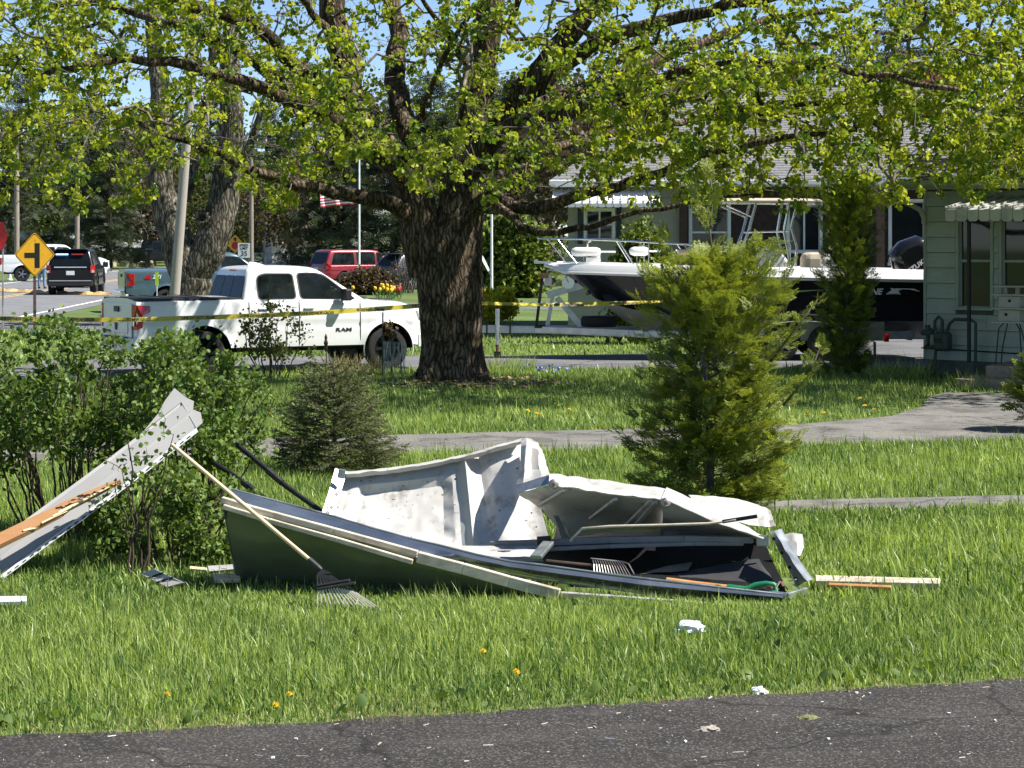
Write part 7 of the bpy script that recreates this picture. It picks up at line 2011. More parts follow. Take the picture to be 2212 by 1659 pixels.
m_wood = M('split_lumber', (.36, .20, .09), .75, 0, .15, 3., stretch=(1, 6, 6), bump=.2, bscale=30, col2=(.36, .17, .06))
m_wood_pale = M('fresh_split_wood', (.70, .55, .33), .8, 0, .15, 4., stretch=(1, 8, 8), bump=.3, bscale=30)
m_handle = M('rake_handle_wood', (.68, .52, .32), .5, 0, .10, 5., stretch=(1, 1, .3))
m_handle_worn = M('worn_orange_handle', (.50, .24, .09), .6, 0, .25, 6.)
m_panel = M('grey_vinyl_panel', (.33, .325, .31), .5, 0, .06, 2.5)
m_panel_lip = M('pale_vinyl_lip', (.50, .525, .515), .45, 0, .05, 4.)
m_green_grip = M('green_plastic', (.01, .16, .07), .4, 0, .15, 10.)
m_dirt = M('dirt_smear', (.12, .09, .065), .9, 0, .4, 20.)

DO = Vector((.2, 16.9, 0))
door = thing('garage_door', 'crumpled white sectional garage door lying bent and torn on the grass', 'garage door', DO)
def dsheet(name, rows, mat, thick=.012, parent=None, smooth=35, nrm=(0, -1, .3), sub=0, crump=.016):
    A = np.array([[tuple(P(*q)) for q in r] for r in rows])
    if crump:      # finer grid with small dents and kinks
        k = 3
        def up(B):
            n = B.shape[0]; f = np.linspace(0, n - 1, (n - 1) * k + 1); i = np.minimum(f.astype(int), n - 2); w = (f - i).reshape(-1, 1, 1)
            return B[i] * (1 - w) + B[i + 1] * w
        A = up(A); A = up(A.transpose(1, 0, 2)).transpose(1, 0, 2)
        for i in range(A.shape[0]):
            for j in range(A.shape[1]):
                p = A[i, j]; q_ = Vector(p) * 7
                d = abs(mnoise.noise(q_)) * 1.4 + .5 * mnoise.noise(q_ * 2.7) - .3
                A[i, j] = p + np.array((.3, .7, .6)) * d * crump
    mb = MB(); mb.sheet([[Vector(q) for q in r] for r in A], thick=thick, nrm=nrm)
    return shift(mb, DO).build(name, mat, parent or door, smooth=smooth, sub=sub)
def dbar(name, a, b, w, h, mat, parent=None, up=(0, 0, 1), bevel=0):
    mb = MB(); mb.bar(P(*a), P(*b), w, h, up); return shift(mb, DO).build(name, mat, parent or door, bevel=bevel)
def interp_row(poly, us):
    xs = [p[0] for p in poly]
    return [tuple([u] + [float(np.interp(u, xs, [p[k] for p in poly])) for k in range(1, len(poly[0]))]) for u in us]
us = [500, 560, 640, 720, 800, 880, 960, 1030, 1100, 1170, 1240, 1320, 1400, 1480, 1560, 1640, 1692]
Ul = [(500, 1056, 17.06), (720, 1114, 16.92), (850, 1154, 16.82), (987, 1186, 16.62), (1069, 1208, 16.52), (1158, 1218, 16.44), (1316, 1240, 16.34), (1426, 1253, 16.28), (1692, 1284, 16.20)]
Ll = [(500, 1078, 16.80), (527, 1087, 16.78), (720, 1143, 16.66), (902, 1190, 16.56), (987, 1214, 16.58), (1128, 1248, 16.52), (1316, 1272, 16.40), (1426, 1287, 16.33), (1692, 1301, 16.24)]
# bent galvanised channel: lip, web with crease
up_r, lo_r = interp_row(Ul, us), interp_row(Ll, us)
bow = lambda u: min(1, max(0, (u - 860) / 160))
mid = [(u, lerp(a[1], b[1], .42), lerp(a[2], b[2], .34) - .075 * bow(u)) for u, a, b in zip(us, up_r, lo_r)]
mid2 = [(u, lerp(a[1], b[1], .74), lerp(a[2], b[2], .70) - .045 * bow(u)) for u, a, b in zip(us, up_r, lo_r)]
back = [(a[0], a[1] + 5, a[2] + .05) for a in up_r]
dsheet('bent_channel', [back, up_r, mid, mid2, lo_r], m_door_galv, .006, smooth=50, crump=.004)
for pl, dy, r_ in ((up_r, -.01, .007), (lo_r, -.03, .006)):
    mb = MB(); mb.tube([P(p[0], p[1], p[2] + dy) - DO for p in pl], r_, 6); mb.build('rolled_edge', m_stile, door, smooth=60)
# outer face: tall at the left, sinking to the ground at the right
fa = interp_row([(483, 1090, 16.62), (720, 1152, 16.50), (902, 1204, 16.42), (1060, 1252, 16.36), (1215, 1288, 16.28)], [483, 540, 620, 700, 780, 860, 940, 1020, 1100, 1160, 1215])
fb = [(lerp(515, 1230, i / 10), [1262, 1270, 1277, 1283, 1289, 1293, 1296, 1298, 1299, 1300, 1300][i], [17.02, 16.98, 16.92, 16.86, 16.8, 16.74, 16.68, 16.62, 16.56, 16.45, 16.36][i]) for i in range(11)]
rows = []
for f in (0, .2, .4, .6, .8, 1.0):
    rows.append([(lerp(a[0], b[0], f), lerp(a[1], b[1], f), lerp(a[2], b[2], f) - .05 * math.sin(math.pi * f) + .012 * math.sin(i * 1.9 + f * 5)) for i, (a, b) in enumerate(zip(fa, fb))])
dsheet('outer_face', rows, m_door_face, .02, smooth=60, crump=.004)
dsheet('end_cap', [[(479, 1080, 16.80), (483, 1091, 16.60)], [(494, 1170, 16.98), (496, 1172, 16.80)], [(511, 1262, 17.2), (515, 1262, 17.01)]], m_meter, .01, nrm=(-1, 0, 0))
# beige edge strips with the dark groove between them
def strip(name, pts, h, d, mat, parent=None):
    mb = MB()
    for i in range(len(pts) - 1): mb.bar(P(*pts[i]), P(*pts[i + 1]), d, h)
    return shift(mb, DO).build(name, mat, parent or door, bevel=.006)
strip('edge_strip', [(479, 1079, 16.66), (543, 1099, 16.62), (720, 1146, 16.54), (902, 1196, 16.45)], .045, .05, m_edge)
strip('edge_strip', [(482, 1094, 16.60), (580, 1124, 16.56), (730, 1166, 16.48), (892, 1214, 16.40)], .035, .04, m_edge)
strip('edge_groove', [(500, 1094, 16.66), (720, 1155, 16.55), (895, 1204, 16.46)], .03, .03, m_dark)
strip('lower_edge_strip', [(902, 1203, 16.42), (1000, 1228, 16.38), (1100, 1256, 16.34), (1208, 1284, 16.28)], .078, .06, m_edge)
strip('white_bottom_strip', [(1211, 1285, 16.30), (1330, 1293, 16.25), (1426, 1300, 16.20), (1535, 1309, 16.14)], .045, .05, m_door_white)
# standing back section with pressed panel
def bp(a, b):  # a across 0..1, b down 0..1 on the back section
    tl, tr, bl, br = (745, 1022, 18.80), (1128, 950, 18.90), (668, 1214, 18.20), (1200, 1214, 18.15)
    t = [lerp(tl[k], tr[k], a) for k in range(3)]; b_ = [lerp(bl[k], br[k], a) for k in range(3)]
    t[1] += 12 * math.sin(math.pi * a) * (1 if a < .8 else .6)
    return [lerp(t[k], b_[k], b) for k in range(3)]
na, nb_ = 41, 21
rows = []
for j in range(nb_):
    r = []
    for i in range(na):
        a, b = i / (na - 1), j / (nb_ - 1)
        u, v, y = bp(a, b)
        # pressed recess with sloping shoulders
        def ramp(x, e0, e1, w): return min(1, max(0, (x - e0) / w)) * min(1, max(0, (e1 - x) / w))
        rec = ramp(a, .09, .60, .05) * ramp(b, .16, .80, .07)
        y += .065 * rec
        # dents and a sharp crease towards the fold
        y += .10 * max(0, a - .62) * math.sin(a * 26 + b * 3) + .06 * math.exp(-((a - .74) / .03) ** 2) * (1 - b) - .10 * math.exp(-((a - .67) / .02) ** 2)
        y += .012 * mnoise.noise((a * 6, b * 4, 1.0)) + .020 * abs(mnoise.noise((a * 11, b * 5, 4.0)))
        r.append((u, v, y))
    rows.append(r)
dsheet('back_section', rows, m_door_white, .018, smooth=24, crump=.005)
# rolled top lip of the back section
lip = [[(lerp(748, 1128, i / 14), bp(i / 14, 0)[1] + dv, bp(i / 14, 0)[2] + dy) for i in range(15)] for dv, dy in ((9, -.10), (2, -.13), (-2, -.08), (-3, -.01), (2, .01))]
dsheet('top_lip', lip, m_door_white, .004, smooth=70, nrm=(0, 0, 1))
dsheet('end_stile', [[(724, 1012, 18.70), (750, 1018, 18.72)], [(711, 1060, 18.55), (735, 1066, 18.58)], [(694, 1112, 18.40), (718, 1120, 18.42)], [(664, 1200, 18.15), (690, 1208, 18.16)]], m_stile, .02)
mb = MB()
for (u, v, y) in ((727, 1068, 18.45), (716, 1096, 18.36), (708, 1107, 18.33), (738, 1028, 18.58)):
    mb.lathe([(.016, 0), (.014, .006), (.001, .007)], 10, Matrix.Translation(P(u, v, y) - DO) @ Matrix.Rotation(R(85), 4, 'X'))
mb.build('rivet', m_door_white, door)
strip('hinge_plate', [(730, 1022, 18.58), (746, 1025, 18.58)], .075, .03, m_stile)
# crumpled fold standing up beside it
fold = [[(1126, 947, 18.75), (1138, 945, 18.72), (1150, 949, 18.80), (1162, 956, 18.74), (1171, 972, 18.85)],
        [(1125, 965, 18.55), (1137, 962, 18.42), (1149, 966, 18.62), (1163, 972, 18.46), (1176, 988, 18.60)],
        [(1124, 992, 18.42), (1134, 990, 18.26), (1147, 992, 18.46), (1163, 996, 18.28), (1181, 1006, 18.42)],
        [(1122, 1020, 18.30), (1133, 1018, 18.14), (1149, 1014, 18.28), (1166, 1014, 18.12), (1186, 1020, 18.22)],
        [(1114, 1050, 18.05), (1130, 1044, 17.95), (1150, 1036, 17.95), (1170, 1030, 17.88), (1188, 1026, 17.86)]]
dsheet('crumpled_fold', fold, m_door_white, .008, smooth=18)
# raised right-hand section: end cap, bright flange, sagging underside
dsheet('section_end', [[(1114, 1048, 17.95), (1150, 1036, 17.88), (1188, 1024, 17.80)], [(1117, 1066, 17.86), (1152, 1055, 17.78), (1190, 1044, 17.70)]], m_stile, .01)
f1 = interp_row([(1186, 1022, 17.78), (1240, 1030, 17.70), (1330, 1040, 17.58), (1426, 1054, 17.44), (1440, 1056, 17.42)], [1186, 1215, 1250, 1300, 1350, 1400, 1440])
f2 = interp_row([(1186, 1044, 17.50), (1205, 1050, 17.46), (1300, 1064, 17.36), (1426, 1080, 17.22), (1440, 1083, 17.20)], [1186, 1215, 1250, 1300, 1350, 1400, 1440])
dsheet('flange', [[(p[0], p[1] + 6, p[2] + .10) for p in f1], f1, [(lerp(a[0], b[0], .5), lerp(a[1], b[1], .5) + 1.5 * (i % 2), lerp(a[2], b[2], .55)) for i, (a, b) in enumerate(zip(f1, f2))], f2], m_door_white, .006, smooth=30)
un0 = [(1117, 1066, 17.84), (1190, 1050, 17.48), (1260, 1062, 17.42), (1330, 1070, 17.34), (1400, 1080, 17.26), (1440, 1084, 17.22)]
un1 = [(1142, 1082, 18.00), (1195, 1080, 17.80), (1262, 1088, 17.74), (1330, 1096, 17.66), (1396, 1104, 17.56), (1436, 1108, 17.50)]
un2 = [(1172, 1102, 18.20), (1210, 1112, 18.15), (1270, 1118, 18.08), (1330, 1120, 18.0), (1390, 1126, 17.9), (1430, 1130, 17.84)]
un3 = [(1214, 1150, 18.35), (1232, 1160, 18.30), (1282, 1155, 18.32), (1334, 1150, 18.26), (1386, 1148, 18.2), (1426, 1146, 18.15)]
dsheet('sagging_underside', [un0, un1, un2, un3], m_door_white, .008, smooth=14, nrm=(0, -.6, -1))
for (a, b, wd) in (((1222, 1058, 17.42), (1166, 1092, 17.95), .045), ((1408, 1082, 17.24), (1356, 1134, 17.80), .05), ((1416, 1084, 17.22), (1368, 1140, 17.80), .03), ((1330, 1078, 17.30), (1276, 1120, 17.9), .03)):
    dbar('stiffener', (a[0], a[1], a[2] + .035), (b[0], b[1], b[2] + .02), wd, .02, m_door_white)
for (u, v, y) in ((1196, 1046, 17.40), (1438, 1086, 17.14)):
    M4 = Matrix.Translation(P(u, v, y) - DO) @ Matrix.Rotation(R(82), 4, 'X')
    mb = MB(); mb.lathe([(.001, .05), (.012, .05), (.014, .035), (.030, .032), (.038, .025), (.040, -.02), (.03, -.025)], 18, M4); rl = mb.build('roller', m_roller, door, smooth=40)
    mb = MB(); mb.lathe([(.001, .054), (.011, .053), (.013, .045)], 10, M4); mb.build('roller_pin', m_rust, rl)
# second length dropping to the right, with the white back sheet behind it
s1 = interp_row([(1440, 1052, 17.40), (1488, 1074, 17.32), (1540, 1098, 17.24), (1600, 1130, 17.14), (1652, 1160, 17.04)], [1440, 1488, 1540, 1600, 1652])
s2 = interp_row([(1428, 1078, 17.20), (1480, 1098, 17.12), (1537, 1124, 17.04), (1596, 1146, 16.98), (1648, 1165, 16.94)], [1428, 1480, 1537, 1596, 1648])
dsheet('dropped_flange', [[(p[0] + 2, p[1] + 4, p[2] + .08) for p in s1], s1, s2], m_door_white, .006, smooth=30)
dsheet('dropped_face', [s2, [(1432, 1112, 17.44), (1490, 1128, 17.36), (1545, 1140, 17.26), (1600, 1152, 17.14), (1646, 1166, 17.04)], [(1430, 1146, 17.9), (1490, 1148, 17.8), (1545, 1152, 17.66), (1600, 1158, 17.5), (1644, 1167, 17.3)]], m_door_white, .008, smooth=16, nrm=(0, -.6, -1))
dsheet('back_sheet', [[(1487, 1069, 18.05), (1540, 1072, 18.02), (1592, 1078, 17.98), (1626, 1087, 17.94), (1645, 1094, 17.90), (1656, 1098, 17.96), (1664, 1103, 17.86)],
                      [(1500, 1084, 17.80), (1548, 1092, 17.75), (1598, 1100, 17.70), (1632, 1110, 17.66), (1650, 1114, 17.60), (1661, 1118, 17.70), (1671, 1122, 17.60)],
                      [(1540, 1112, 17.5), (1580, 1122, 17.45), (1614, 1132, 17.42), (1640, 1138, 17.40), (1653, 1139, 17.34), (1664, 1138, 17.44), (1676, 1137, 17.36)]], m_door_white, .008, smooth=18)
# tension rod, lower rails, torn bracket
mb = MB(); mb.tube([p - DO for p in (P(1232, 1168, 17.2), P(1258, 1142, 17.1), P(1316, 1137, 17.02), P(1440, 1134, 16.95), P(1529, 1131, 16.90), P(1590, 1123, 16.86))], .010, 8); mb.build('tension_rod', m_edge, door, smooth=60)
strip('rod_arm', [(1560, 1127, 16.88), (1636, 1115, 16.84)], .028, .02, m_iron)
strip('lower_rail', [(1060, 1176, 17.75), (1190, 1172, 17.6), (1316, 1166, 17.45), (1480, 1164, 17.25), (1626, 1166, 17.08)], .05, .06, m_rail_shade)
strip('lower_rail', [(1010, 1196, 17.6), (1190, 1186, 17.5), (1316, 1180, 17.36), (1500, 1174, 17.2), (1606, 1174, 17.1)], .03, .05, m_rail_shade)
strip('torn_bracket', [(1634, 1168, 17.02), (1662, 1168, 17.0)], .085, .02, m_stile)
strip('hinge_block', [(1160, 1168, 17.5), (1190, 1166, 17.5)], .06, .05, m_iron)
strip('hinge_arm', [(1185, 1172, 17.45), (1158, 1204, 17.2)], .03, .09, m_stile)
dsheet('torn_web', [[(1195, 1112, 18.0), (1206, 1114, 18.0)], [(1206, 1140, 17.9), (1222, 1150, 17.9)], [(1214, 1168, 17.8), (1236, 1172, 17.8)]], m_stile, .006)
# rubber floor and back, coloured black for the shaded cavity under the raised section
dsheet('cavity_shade_lining', [[(1180, 1166, 18.3), (1300, 1160, 18.2), (1420, 1158, 18.1), (1540, 1158, 17.95), (1650, 1166, 17.7)], [(1170, 1206, 18.0), (1300, 1204, 17.9), (1420, 1204, 17.8), (1540, 1206, 17.6), (1668, 1210, 17.3)], [(1180, 1222, 17.6), (1300, 1226, 17.5), (1420, 1230, 17.35), (1540, 1238, 17.1), (1690, 1252, 16.8)], [(1150, 1240, 16.95), (1300, 1256, 16.8), (1420, 1264, 16.72), (1540, 1276, 16.6), (1700, 1286, 16.45)]], m_cavity_rubber, .006, smooth=60)
dsheet('cavity_shade_back', [[(1205, 1125, 18.42), (1300, 1128, 18.42), (1430, 1128, 18.3), (1560, 1142, 18.0), (1650, 1160, 17.6)], [(1190, 1190, 18.36), (1300, 1186, 18.36), (1430, 1184, 18.24), (1560, 1182, 17.94), (1656, 1186, 17.56)]], m_grey_sheet, .006)  # added back sheet, its dark colour standing in for shade in the cavity
dsheet('dusty_sheet', [[(1390, 1246, 17.22), (1450, 1236, 17.20), (1510, 1228, 17.15), (1570, 1216, 17.12), (1634, 1206, 17.08), (1640, 1208, 17.05), (1662, 1240, 16.88)], [(1384, 1252, 16.98), (1450, 1256, 16.92), (1510, 1262, 16.86), (1570, 1266, 16.8), (1620, 1268, 16.74), (1656, 1266, 16.70), (1678, 1266, 16.66)]], m_grey_sheet, .004, smooth=50)
dsheet('pale_scrap', [[(1440, 1222, 17.3), (1496, 1215, 17.26)], [(1384, 1240, 17.15), (1486, 1232, 17.1)]], m_stile, .004)
mb = MB(); rs0 = random.Random(4)
for k in range(46):
    a, b = rs0.random(), rs0.random() ** 1.3 * .75; c = P(*bp(a, b)) + Vector((0, -.03, 0)) - DO; w = rs0.uniform(.004, .016)
    mb.prism([c + Vector((rs0.uniform(-1, 1) * w, 0, rs0.uniform(-1, 1) * w * .7)) for _ in range(5)], (0, -.004, 0))
mb.build('mud_speck', m_dirt, door)['kind'] = 'stuff'
dsheet('inner_ledge', [[(960, 1180, 17.7), (1080, 1178, 17.7), (1180, 1172, 17.7)], [(1000, 1198, 17.3), (1080, 1202, 17.25), (1160, 1204, 17.2)]], m_door_white, .01)
# right end stile: open channel leaning out
ch = [[(1662, 1150, 17.00), (1672, 1146, 16.84), (1688, 1142, 16.92)], [(1682, 1190, 16.86), (1696, 1188, 16.68), (1712, 1184, 16.78)], [(1704, 1230, 16.72), (1722, 1228, 16.54), (1736, 1224, 16.64)], [(1720, 1268, 16.62), (1744, 1256, 16.42), (1757, 1252, 16.52)]]
es = dsheet('right_stile', ch, m_stile, .006, smooth=20, nrm=(-.5, -1, .3))
mb = MB()
for f in (.12, .40, .68, .9):
    a = P(1664, 1152, 16.95).lerp(P(1724, 1262, 16.56), f) + (P(1672, 1146, 16.84) - P(1662, 1150, 17.0)) * .45 + Vector((-.012, -.012, 0))
    mb.lathe([(.001, 0), (.013, .0), (.013, .006)], 8, Matrix.Translation(a - DO) @ Matrix.Rotation(R(90), 4, 'X') @ Matrix.Rotation(R(-35), 4, 'Y'))
mb.build('slot_hole', m_dark, es)
dsheet('torn_flap', [[(1690, 1156, 17.3), (1712, 1150, 17.28), (1734, 1152, 17.26)], [(1702, 1180, 17.2), (1722, 1176, 17.16), (1736, 1182, 17.16)], [(1714, 1198, 17.1), (1722, 1200, 17.08), (1728, 1202, 17.08)]], m_door_white, .006)
strip('corner_bracket', [(1660, 1284, 16.34), (1700, 1288, 16.26), (1742, 1276, 16.42)], .05, .03, m_stile)
for k in range(9):
    mb = MB(); c = P(1650 + 10 * k + random.uniform(-4, 4), 1262 + random.uniform(-12, 18), 16.5 + random.uniform(-.1, .1)); d = Vector((random.gauss(0, 1), random.gauss(0, .4), random.gauss(0, .8))).normalized()
    mb.bar(c - d * .03 - DO, c + d * .03 - DO, .02, .008); mb.build('metal_shard', random.choice([m_stile, m_rust, m_edge]), door)

# ------------------------------------------------------------------ leaf rake
def rake():
    top, ft = P(371, 960, 16.45), P(672, 1212, 16.0)
    o = Vector((ft.x, ft.y, 0))
    t = thing('leaf_rake', 'leaf rake with pale wooden handle leaning on the crumpled garage door', 'rake', o)
    mb = MB(); mb.tube([top - o, top.lerp(ft, .5) - o, ft - o], [.0145, .015, .0145], 10); mb.tube([top - o + (top - ft).normalized() * .006, top - o], [.006, .0145], 10); mb.build('handle', m_handle, t, smooth=60)
    d = (ft - top).normalized()
    mb = MB(); mb.tube([ft - d * .02 - o, ft + d * .07 - o, ft + d * .10 - o], [.021, .019, .014], 10); mb.build('ferrule', m_black_plastic, t)
    # fan: apex at the ferrule, tips on the grass
    ap = ft + d * .06
    l0, l1 = P(686, 1306, 15.85), P(818, 1284, 15.72)
    n = 15; mb = MB(); fn = (l0 - ap).cross(l1 - ap).normalized()
    if fn.y > 0: fn = -fn
    for k in range(n):
        f = k / (n - 1); tip = l0.lerp(l1, f); tip.z = .035 + .012 * math.sin(f * 3.14); mid_ = ap.lerp(tip, .62) + Vector((0, 0, .012 * math.sin(math.pi * f)))
        e = tip + Vector((0, 0, -.035)) + (tip - ap).normalized() * .012
        tm = MB(); tm.bar(mid_ - o, tip - o, .0075, .003, fn); tm.bar(tip - o, e - o, .0075, .003, fn); tm.build('tine', m_tine, t)
    mb.sheet([[ap.lerp(l0.lerp(l1, f), q) - o for f in np.linspace(0, 1, 9)] for q in (.05, .14, .24)], thick=.006, nrm=fn)
    for k in range(0, n, 2):
        tip = l0.lerp(l1, k / (n - 1)); tip.z = .035
        mb.bar(ap.lerp(tip, .22) - o, ap.lerp(tip, .63) - o, .010, .006, fn)
    for q in (.53, .62):
        pts = [ap.lerp(l0.lerp(l1, f), q) + Vector((0, 0, .006)) - o for f in np.linspace(0, 1, 13)]
        mb.tube(pts, .011, 6)
    mb.build('fan_head', m_rakehead, t)
m_tine = M('pale_rake_tine', (.62, .57, .46), .5)
m_rakehead = M('dark_rake_plastic', (.035, .033, .031), .55, 0, .2, 12.)
rake()
# wire spring rake inside the wreck
o = P(1278, 1215, 17.0); o.z = 0
t = thing('wire_rake', 'rusty wire rake with curved tines inside the wrecked door', 'rake', o)
for k in range(13):
    f = k / 12; a = P(1280 + 62 * f, 1208 + 5 * f, 17.02 - .02 * f); b = P(1284 + 78 * f, 1240 + 4 * f, 16.9); c = a.lerp(b, .35) + Vector((.004, -.02, .004))
    mb = MB(); mb.tube([a - o, c - o, b - o], .0026, 5); mb.build('tine', m_roller, t)
mb = MB(); mb.tube([P(1276, 1206, 17.02) - o, P(1345, 1213, 17.0) - o, P(1358, 1218, 16.95) - o, P(1370, 1240, 16.9) - o], .005, 5); mb.build('frame_wire', m_roller, t)
mb = MB(); mb.tube([P(1278, 1222, 17.0) - o, P(1180, 1212, 17.05) - o], .014, 8); mb.build('handle', m_stem, t)
# shovel handle with green grip
o = P(1574, 1268, 16.6); o.z = 0
t = thing('shovel', 'worn wooden shovel handle with green D-grip lying in the wreck', 'shovel', o)
mb = MB(); mb.tube([P(1440, 1254, 16.75) - o, P(1500, 1262, 16.68) - o, P(1578, 1271, 16.58) - o], .024, 10); mb.build('shaft', m_handle_worn, t, smooth=60)
mb = MB(); mb.tube([P(1572, 1270, 16.59) - o, P(1600, 1274, 16.55) - o, P(1618, 1273, 16.53) - o], [.029, .030, .022], 10); mb.tube([P(1612, 1273, 16.53) - o, P(1632, 1264, 16.53) - o, P(1655, 1261, 16.52) - o, P(1672, 1263, 16.50) - o, P(1676, 1270, 16.50) - o], [.020, .022, .022, .020, .017], 8)
mb.tube([P(1612, 1275, 16.50) - o, P(1630, 1283, 16.46) - o, P(1660, 1284, 16.44) - o, P(1676, 1276, 16.46) - o], [.014, .013, .013, .012], 8); mb.tube([P(1675, 1262, 16.52) - o, P(1678, 1280, 16.46) - o], .013, 8); mb.build('grip', m_green_grip, t, smooth=60)
# black bent tubes behind the left end
for i, (lab, pts) in enumerate((('upper bent black tube propped behind the garage door', [(505, 955, 19.3), (560, 1000, 19.1), (620, 1052, 18.9), (690, 1102, 18.6)]), ('lower bent black tube running into the rose shrub', [(462, 1000, 19.0), (510, 1030, 18.8), (560, 1068, 18.6), (600, 1096, 18.3)]))):
    o = P(*pts[-1]); o.z = 0
    t = thing('black_tube', lab, 'tube', o, 0, 'black tubes behind the door')
    pp = [P(*q) for q in pts] + [P(pts[-1][0] + 40, pts[-1][1] + 40, pts[-1][2] - .1)]
    pp[-1].z = max(.02, pp[-1].z)
    mb = MB(); mb.tube([q - o for q in pp], [.022] * len(pp), 8); mb.build('pipe', m_iron, t, smooth=60)
    for f in (.3, .55):
        q = pp[1].lerp(pp[2], f); mb = MB(); mb.tube([q - o, q - o + (pp[2] - pp[1]).normalized() * .10], .029, 8); mb.build('sleeve', m_black_plastic, t)

# ------------------------------------------------------------------ leaning grey panel, broken lumber
A0, A1 = P(-60, 1214, 17.35), P(397, 862, 18.5)      # upper edge
B0, B1 = P(-60, 1308, 16.95), P(436, 928, 18.2)     # lower edge
o = Vector((A0.x, 17.2, 0))
t = thing('soffit_panel', 'long grey vinyl panel with slotted edge leaning into the rose shrub', 'panel', o)
def pq(a, b): return A0.lerp(A1, a).lerp(B0.lerp(B1, a), b)
nrm = (A1 - A0).cross(B0 - A0).normalized()
if nrm.y > 0: nrm = -nrm
rows = []
for b, dz in ((0, .0), (.06, -.012), (.10, .0), (.40, .004), (.44, .016), (.47, .0), (.80, .0), (.83, -.016), (.86, 0.0)):
    rows.append([pq(a, b) + nrm * (dz + .012 * math.sin(a * 5 + 1)) - o for a in np.linspace(0, 1, 25)])
mb = MB(); mb.sheet(rows, thick=.004, nrm=nrm); mb.build('sheet', m_panel, t, smooth=20)
rows = [[pq(a, b) + nrm * (.012 * math.sin(a * 5 + 1) + dz) - o for a in np.linspace(0, .985, 25)] for b, dz in ((.862, .006), (.885, .014), (.91, .004), (.985, .004), (1.0, .012))]
mb = MB(); mb.sheet(rows, thick=.003, nrm=nrm); mb.build('nailing_lip', m_panel_lip, t, smooth=20)
ax = (A1 - A0).normalized(); dn = (B0 - A0).normalized()
for k in range(30):
    a = .03 + k * .0315; c = pq(a, .948) + nrm * (.012 * math.sin(a * 5 + 1) + .008) - o
    mb = MB(); mb.bar(c - ax * .017, c + ax * .017, .008, .004, nrm); mb.build('nail_slot', m_dark, t)
tear = [(.80, .02), (.88, -.12), (.93, -.30), (.99, -.42), (1.0, -.22), (1.012, .02), (1.03, .22), (1.01, .40), (1.03, .6), (1.015, .86), (.985, .86), (.985, .02)]
mb = MB(); mb.prism([pq(a, b) - o for a, b in tear], nrm * -.004); mb.build('torn_end', m_panel, t)
# broken lumber lying on the panel
p0, p1 = P(-50, 1197, 16.95), P(264, 1045, 17.62)
o = Vector((p0.x, 17.0, 0))
t = thing('broken_lumber', 'split orange-brown board resting on the grey leaning panel', 'lumber', o)
mb = MB(); d = (p1 - p0).normalized(); s_ = nrm.cross(d).normalized(); 
if s_.z < 0: s_ = -s_
prof = [(0, .066, -.07), (.35, .066, -.065), (.55, .062, -.052), (.62, .07, -.02), (.80, .055, -.012), (.92, .035, .0), (1.0, .012, .008)]
top = []; bot = []
L_ = (p1 - p0).length
for f, a, b in prof: top.append(p0 + d * L_ * f + s_ * a - o); bot.append(p0 + d * L_ * f + s_ * b - o)
n_ = len(prof)
vs = [q + nrm * .04 for q in top] + [q + nrm * .04 for q in bot] + [q for q in top] + [q for q in bot]
fs = []
for i in range(n_ - 1):
    fs += [(i, i + 1, n_ + i + 1, n_ + i), (2 * n_ + i, 3 * n_ + i, 3 * n_ + i + 1, 2 * n_ + i + 1), (i, 2 * n_ + i, 2 * n_ + i + 1, i + 1), (n_ + i, n_ + i + 1, 3 * n_ + i + 1, 3 * n_ + i)]
fs += [(0, n_, 3 * n_, 2 * n_), (n_ - 1, 3 * n_ - 1, 4 * n_ - 1, 2 * n_ - 1)]
mb.add(vs, fs); mb.build('board', m_wood, t, bevel=.003)
for (f0, f1, s0, s1, w) in ((.5, .97, -.052, .0, .022), (.42, .60, -.062, -.05, .018), (.55, .88, -.03, -.012, .014), (.30, .38, -.05, -.072, .02)):
    a = p0 + d * L_ * f0 + s_ * s0 + nrm * .045 - o; b = p0 + d * L_ * f1 + s_ * s1 + nrm * .03 - o
    mb = MB(); mb.tube([a, a.lerp(b, .5) + s_ * .004, b], [w * .5, w * .6, .002], 5); mb.build('splinter', m_wood_pale, t)
# small pieces lying in the grass
def slab(name, label, cat, pts, th, mat, base=None, grooves=0, group=None):
    q = [P(u, v, (CAM_H - z) * K / (v - 502)) for u, v, z in pts]; o = Vector((q[0].x, q[0].y, 0))
    t = thing(name, label, cat, o, 0, group)
    n = (q[1] - q[0]).cross(q[2] - q[0]).normalized()
    if n.z < 0: n = -n
    mb = MB(); mb.prism([p - o for p in q], n * -th); mb.build('board', mat, t, bevel=.003)
    for k in range(grooves):
        f = (k + 1) / (grooves + 1); a = q[0].lerp(q[3], f); b = q[1].lerp(q[2], f)
        mb = MB(); mb.bar(a - o + n * .004, b - o + n * .004, .012, .008, n); mb.build('groove', m_dark, t)
    return t
slab('siding_scrap', 'short grooved grey panel scrap lying in the grass left of the garage door', 'scrap', [(302, 1240, .07), (332, 1228, .13), (396, 1258, .09), (360, 1268, .05)], .02, m_panel, grooves=2)
slab('white_trim_piece', 'white trim strip in the grass at the left edge', 'trim', [(-30, 1288, .09), (57, 1287, .09), (57, 1298, .07), (-30, 1300, .07)], .03, m_sticker_white)
slab('wood_scrap', 'pale board end showing behind the left end of the garage door', 'lumber', [(448, 1222, .10), (512, 1218, .11), (516, 1228, .08), (452, 1234, .07)], .03, m_panel)
slab('wood_scrap', 'broken tan board end low beside the garage door', 'lumber', [(458, 1240, .07), (516, 1238, .08), (520, 1250, .06), (464, 1252, .06)], .03, m_wood_pale)
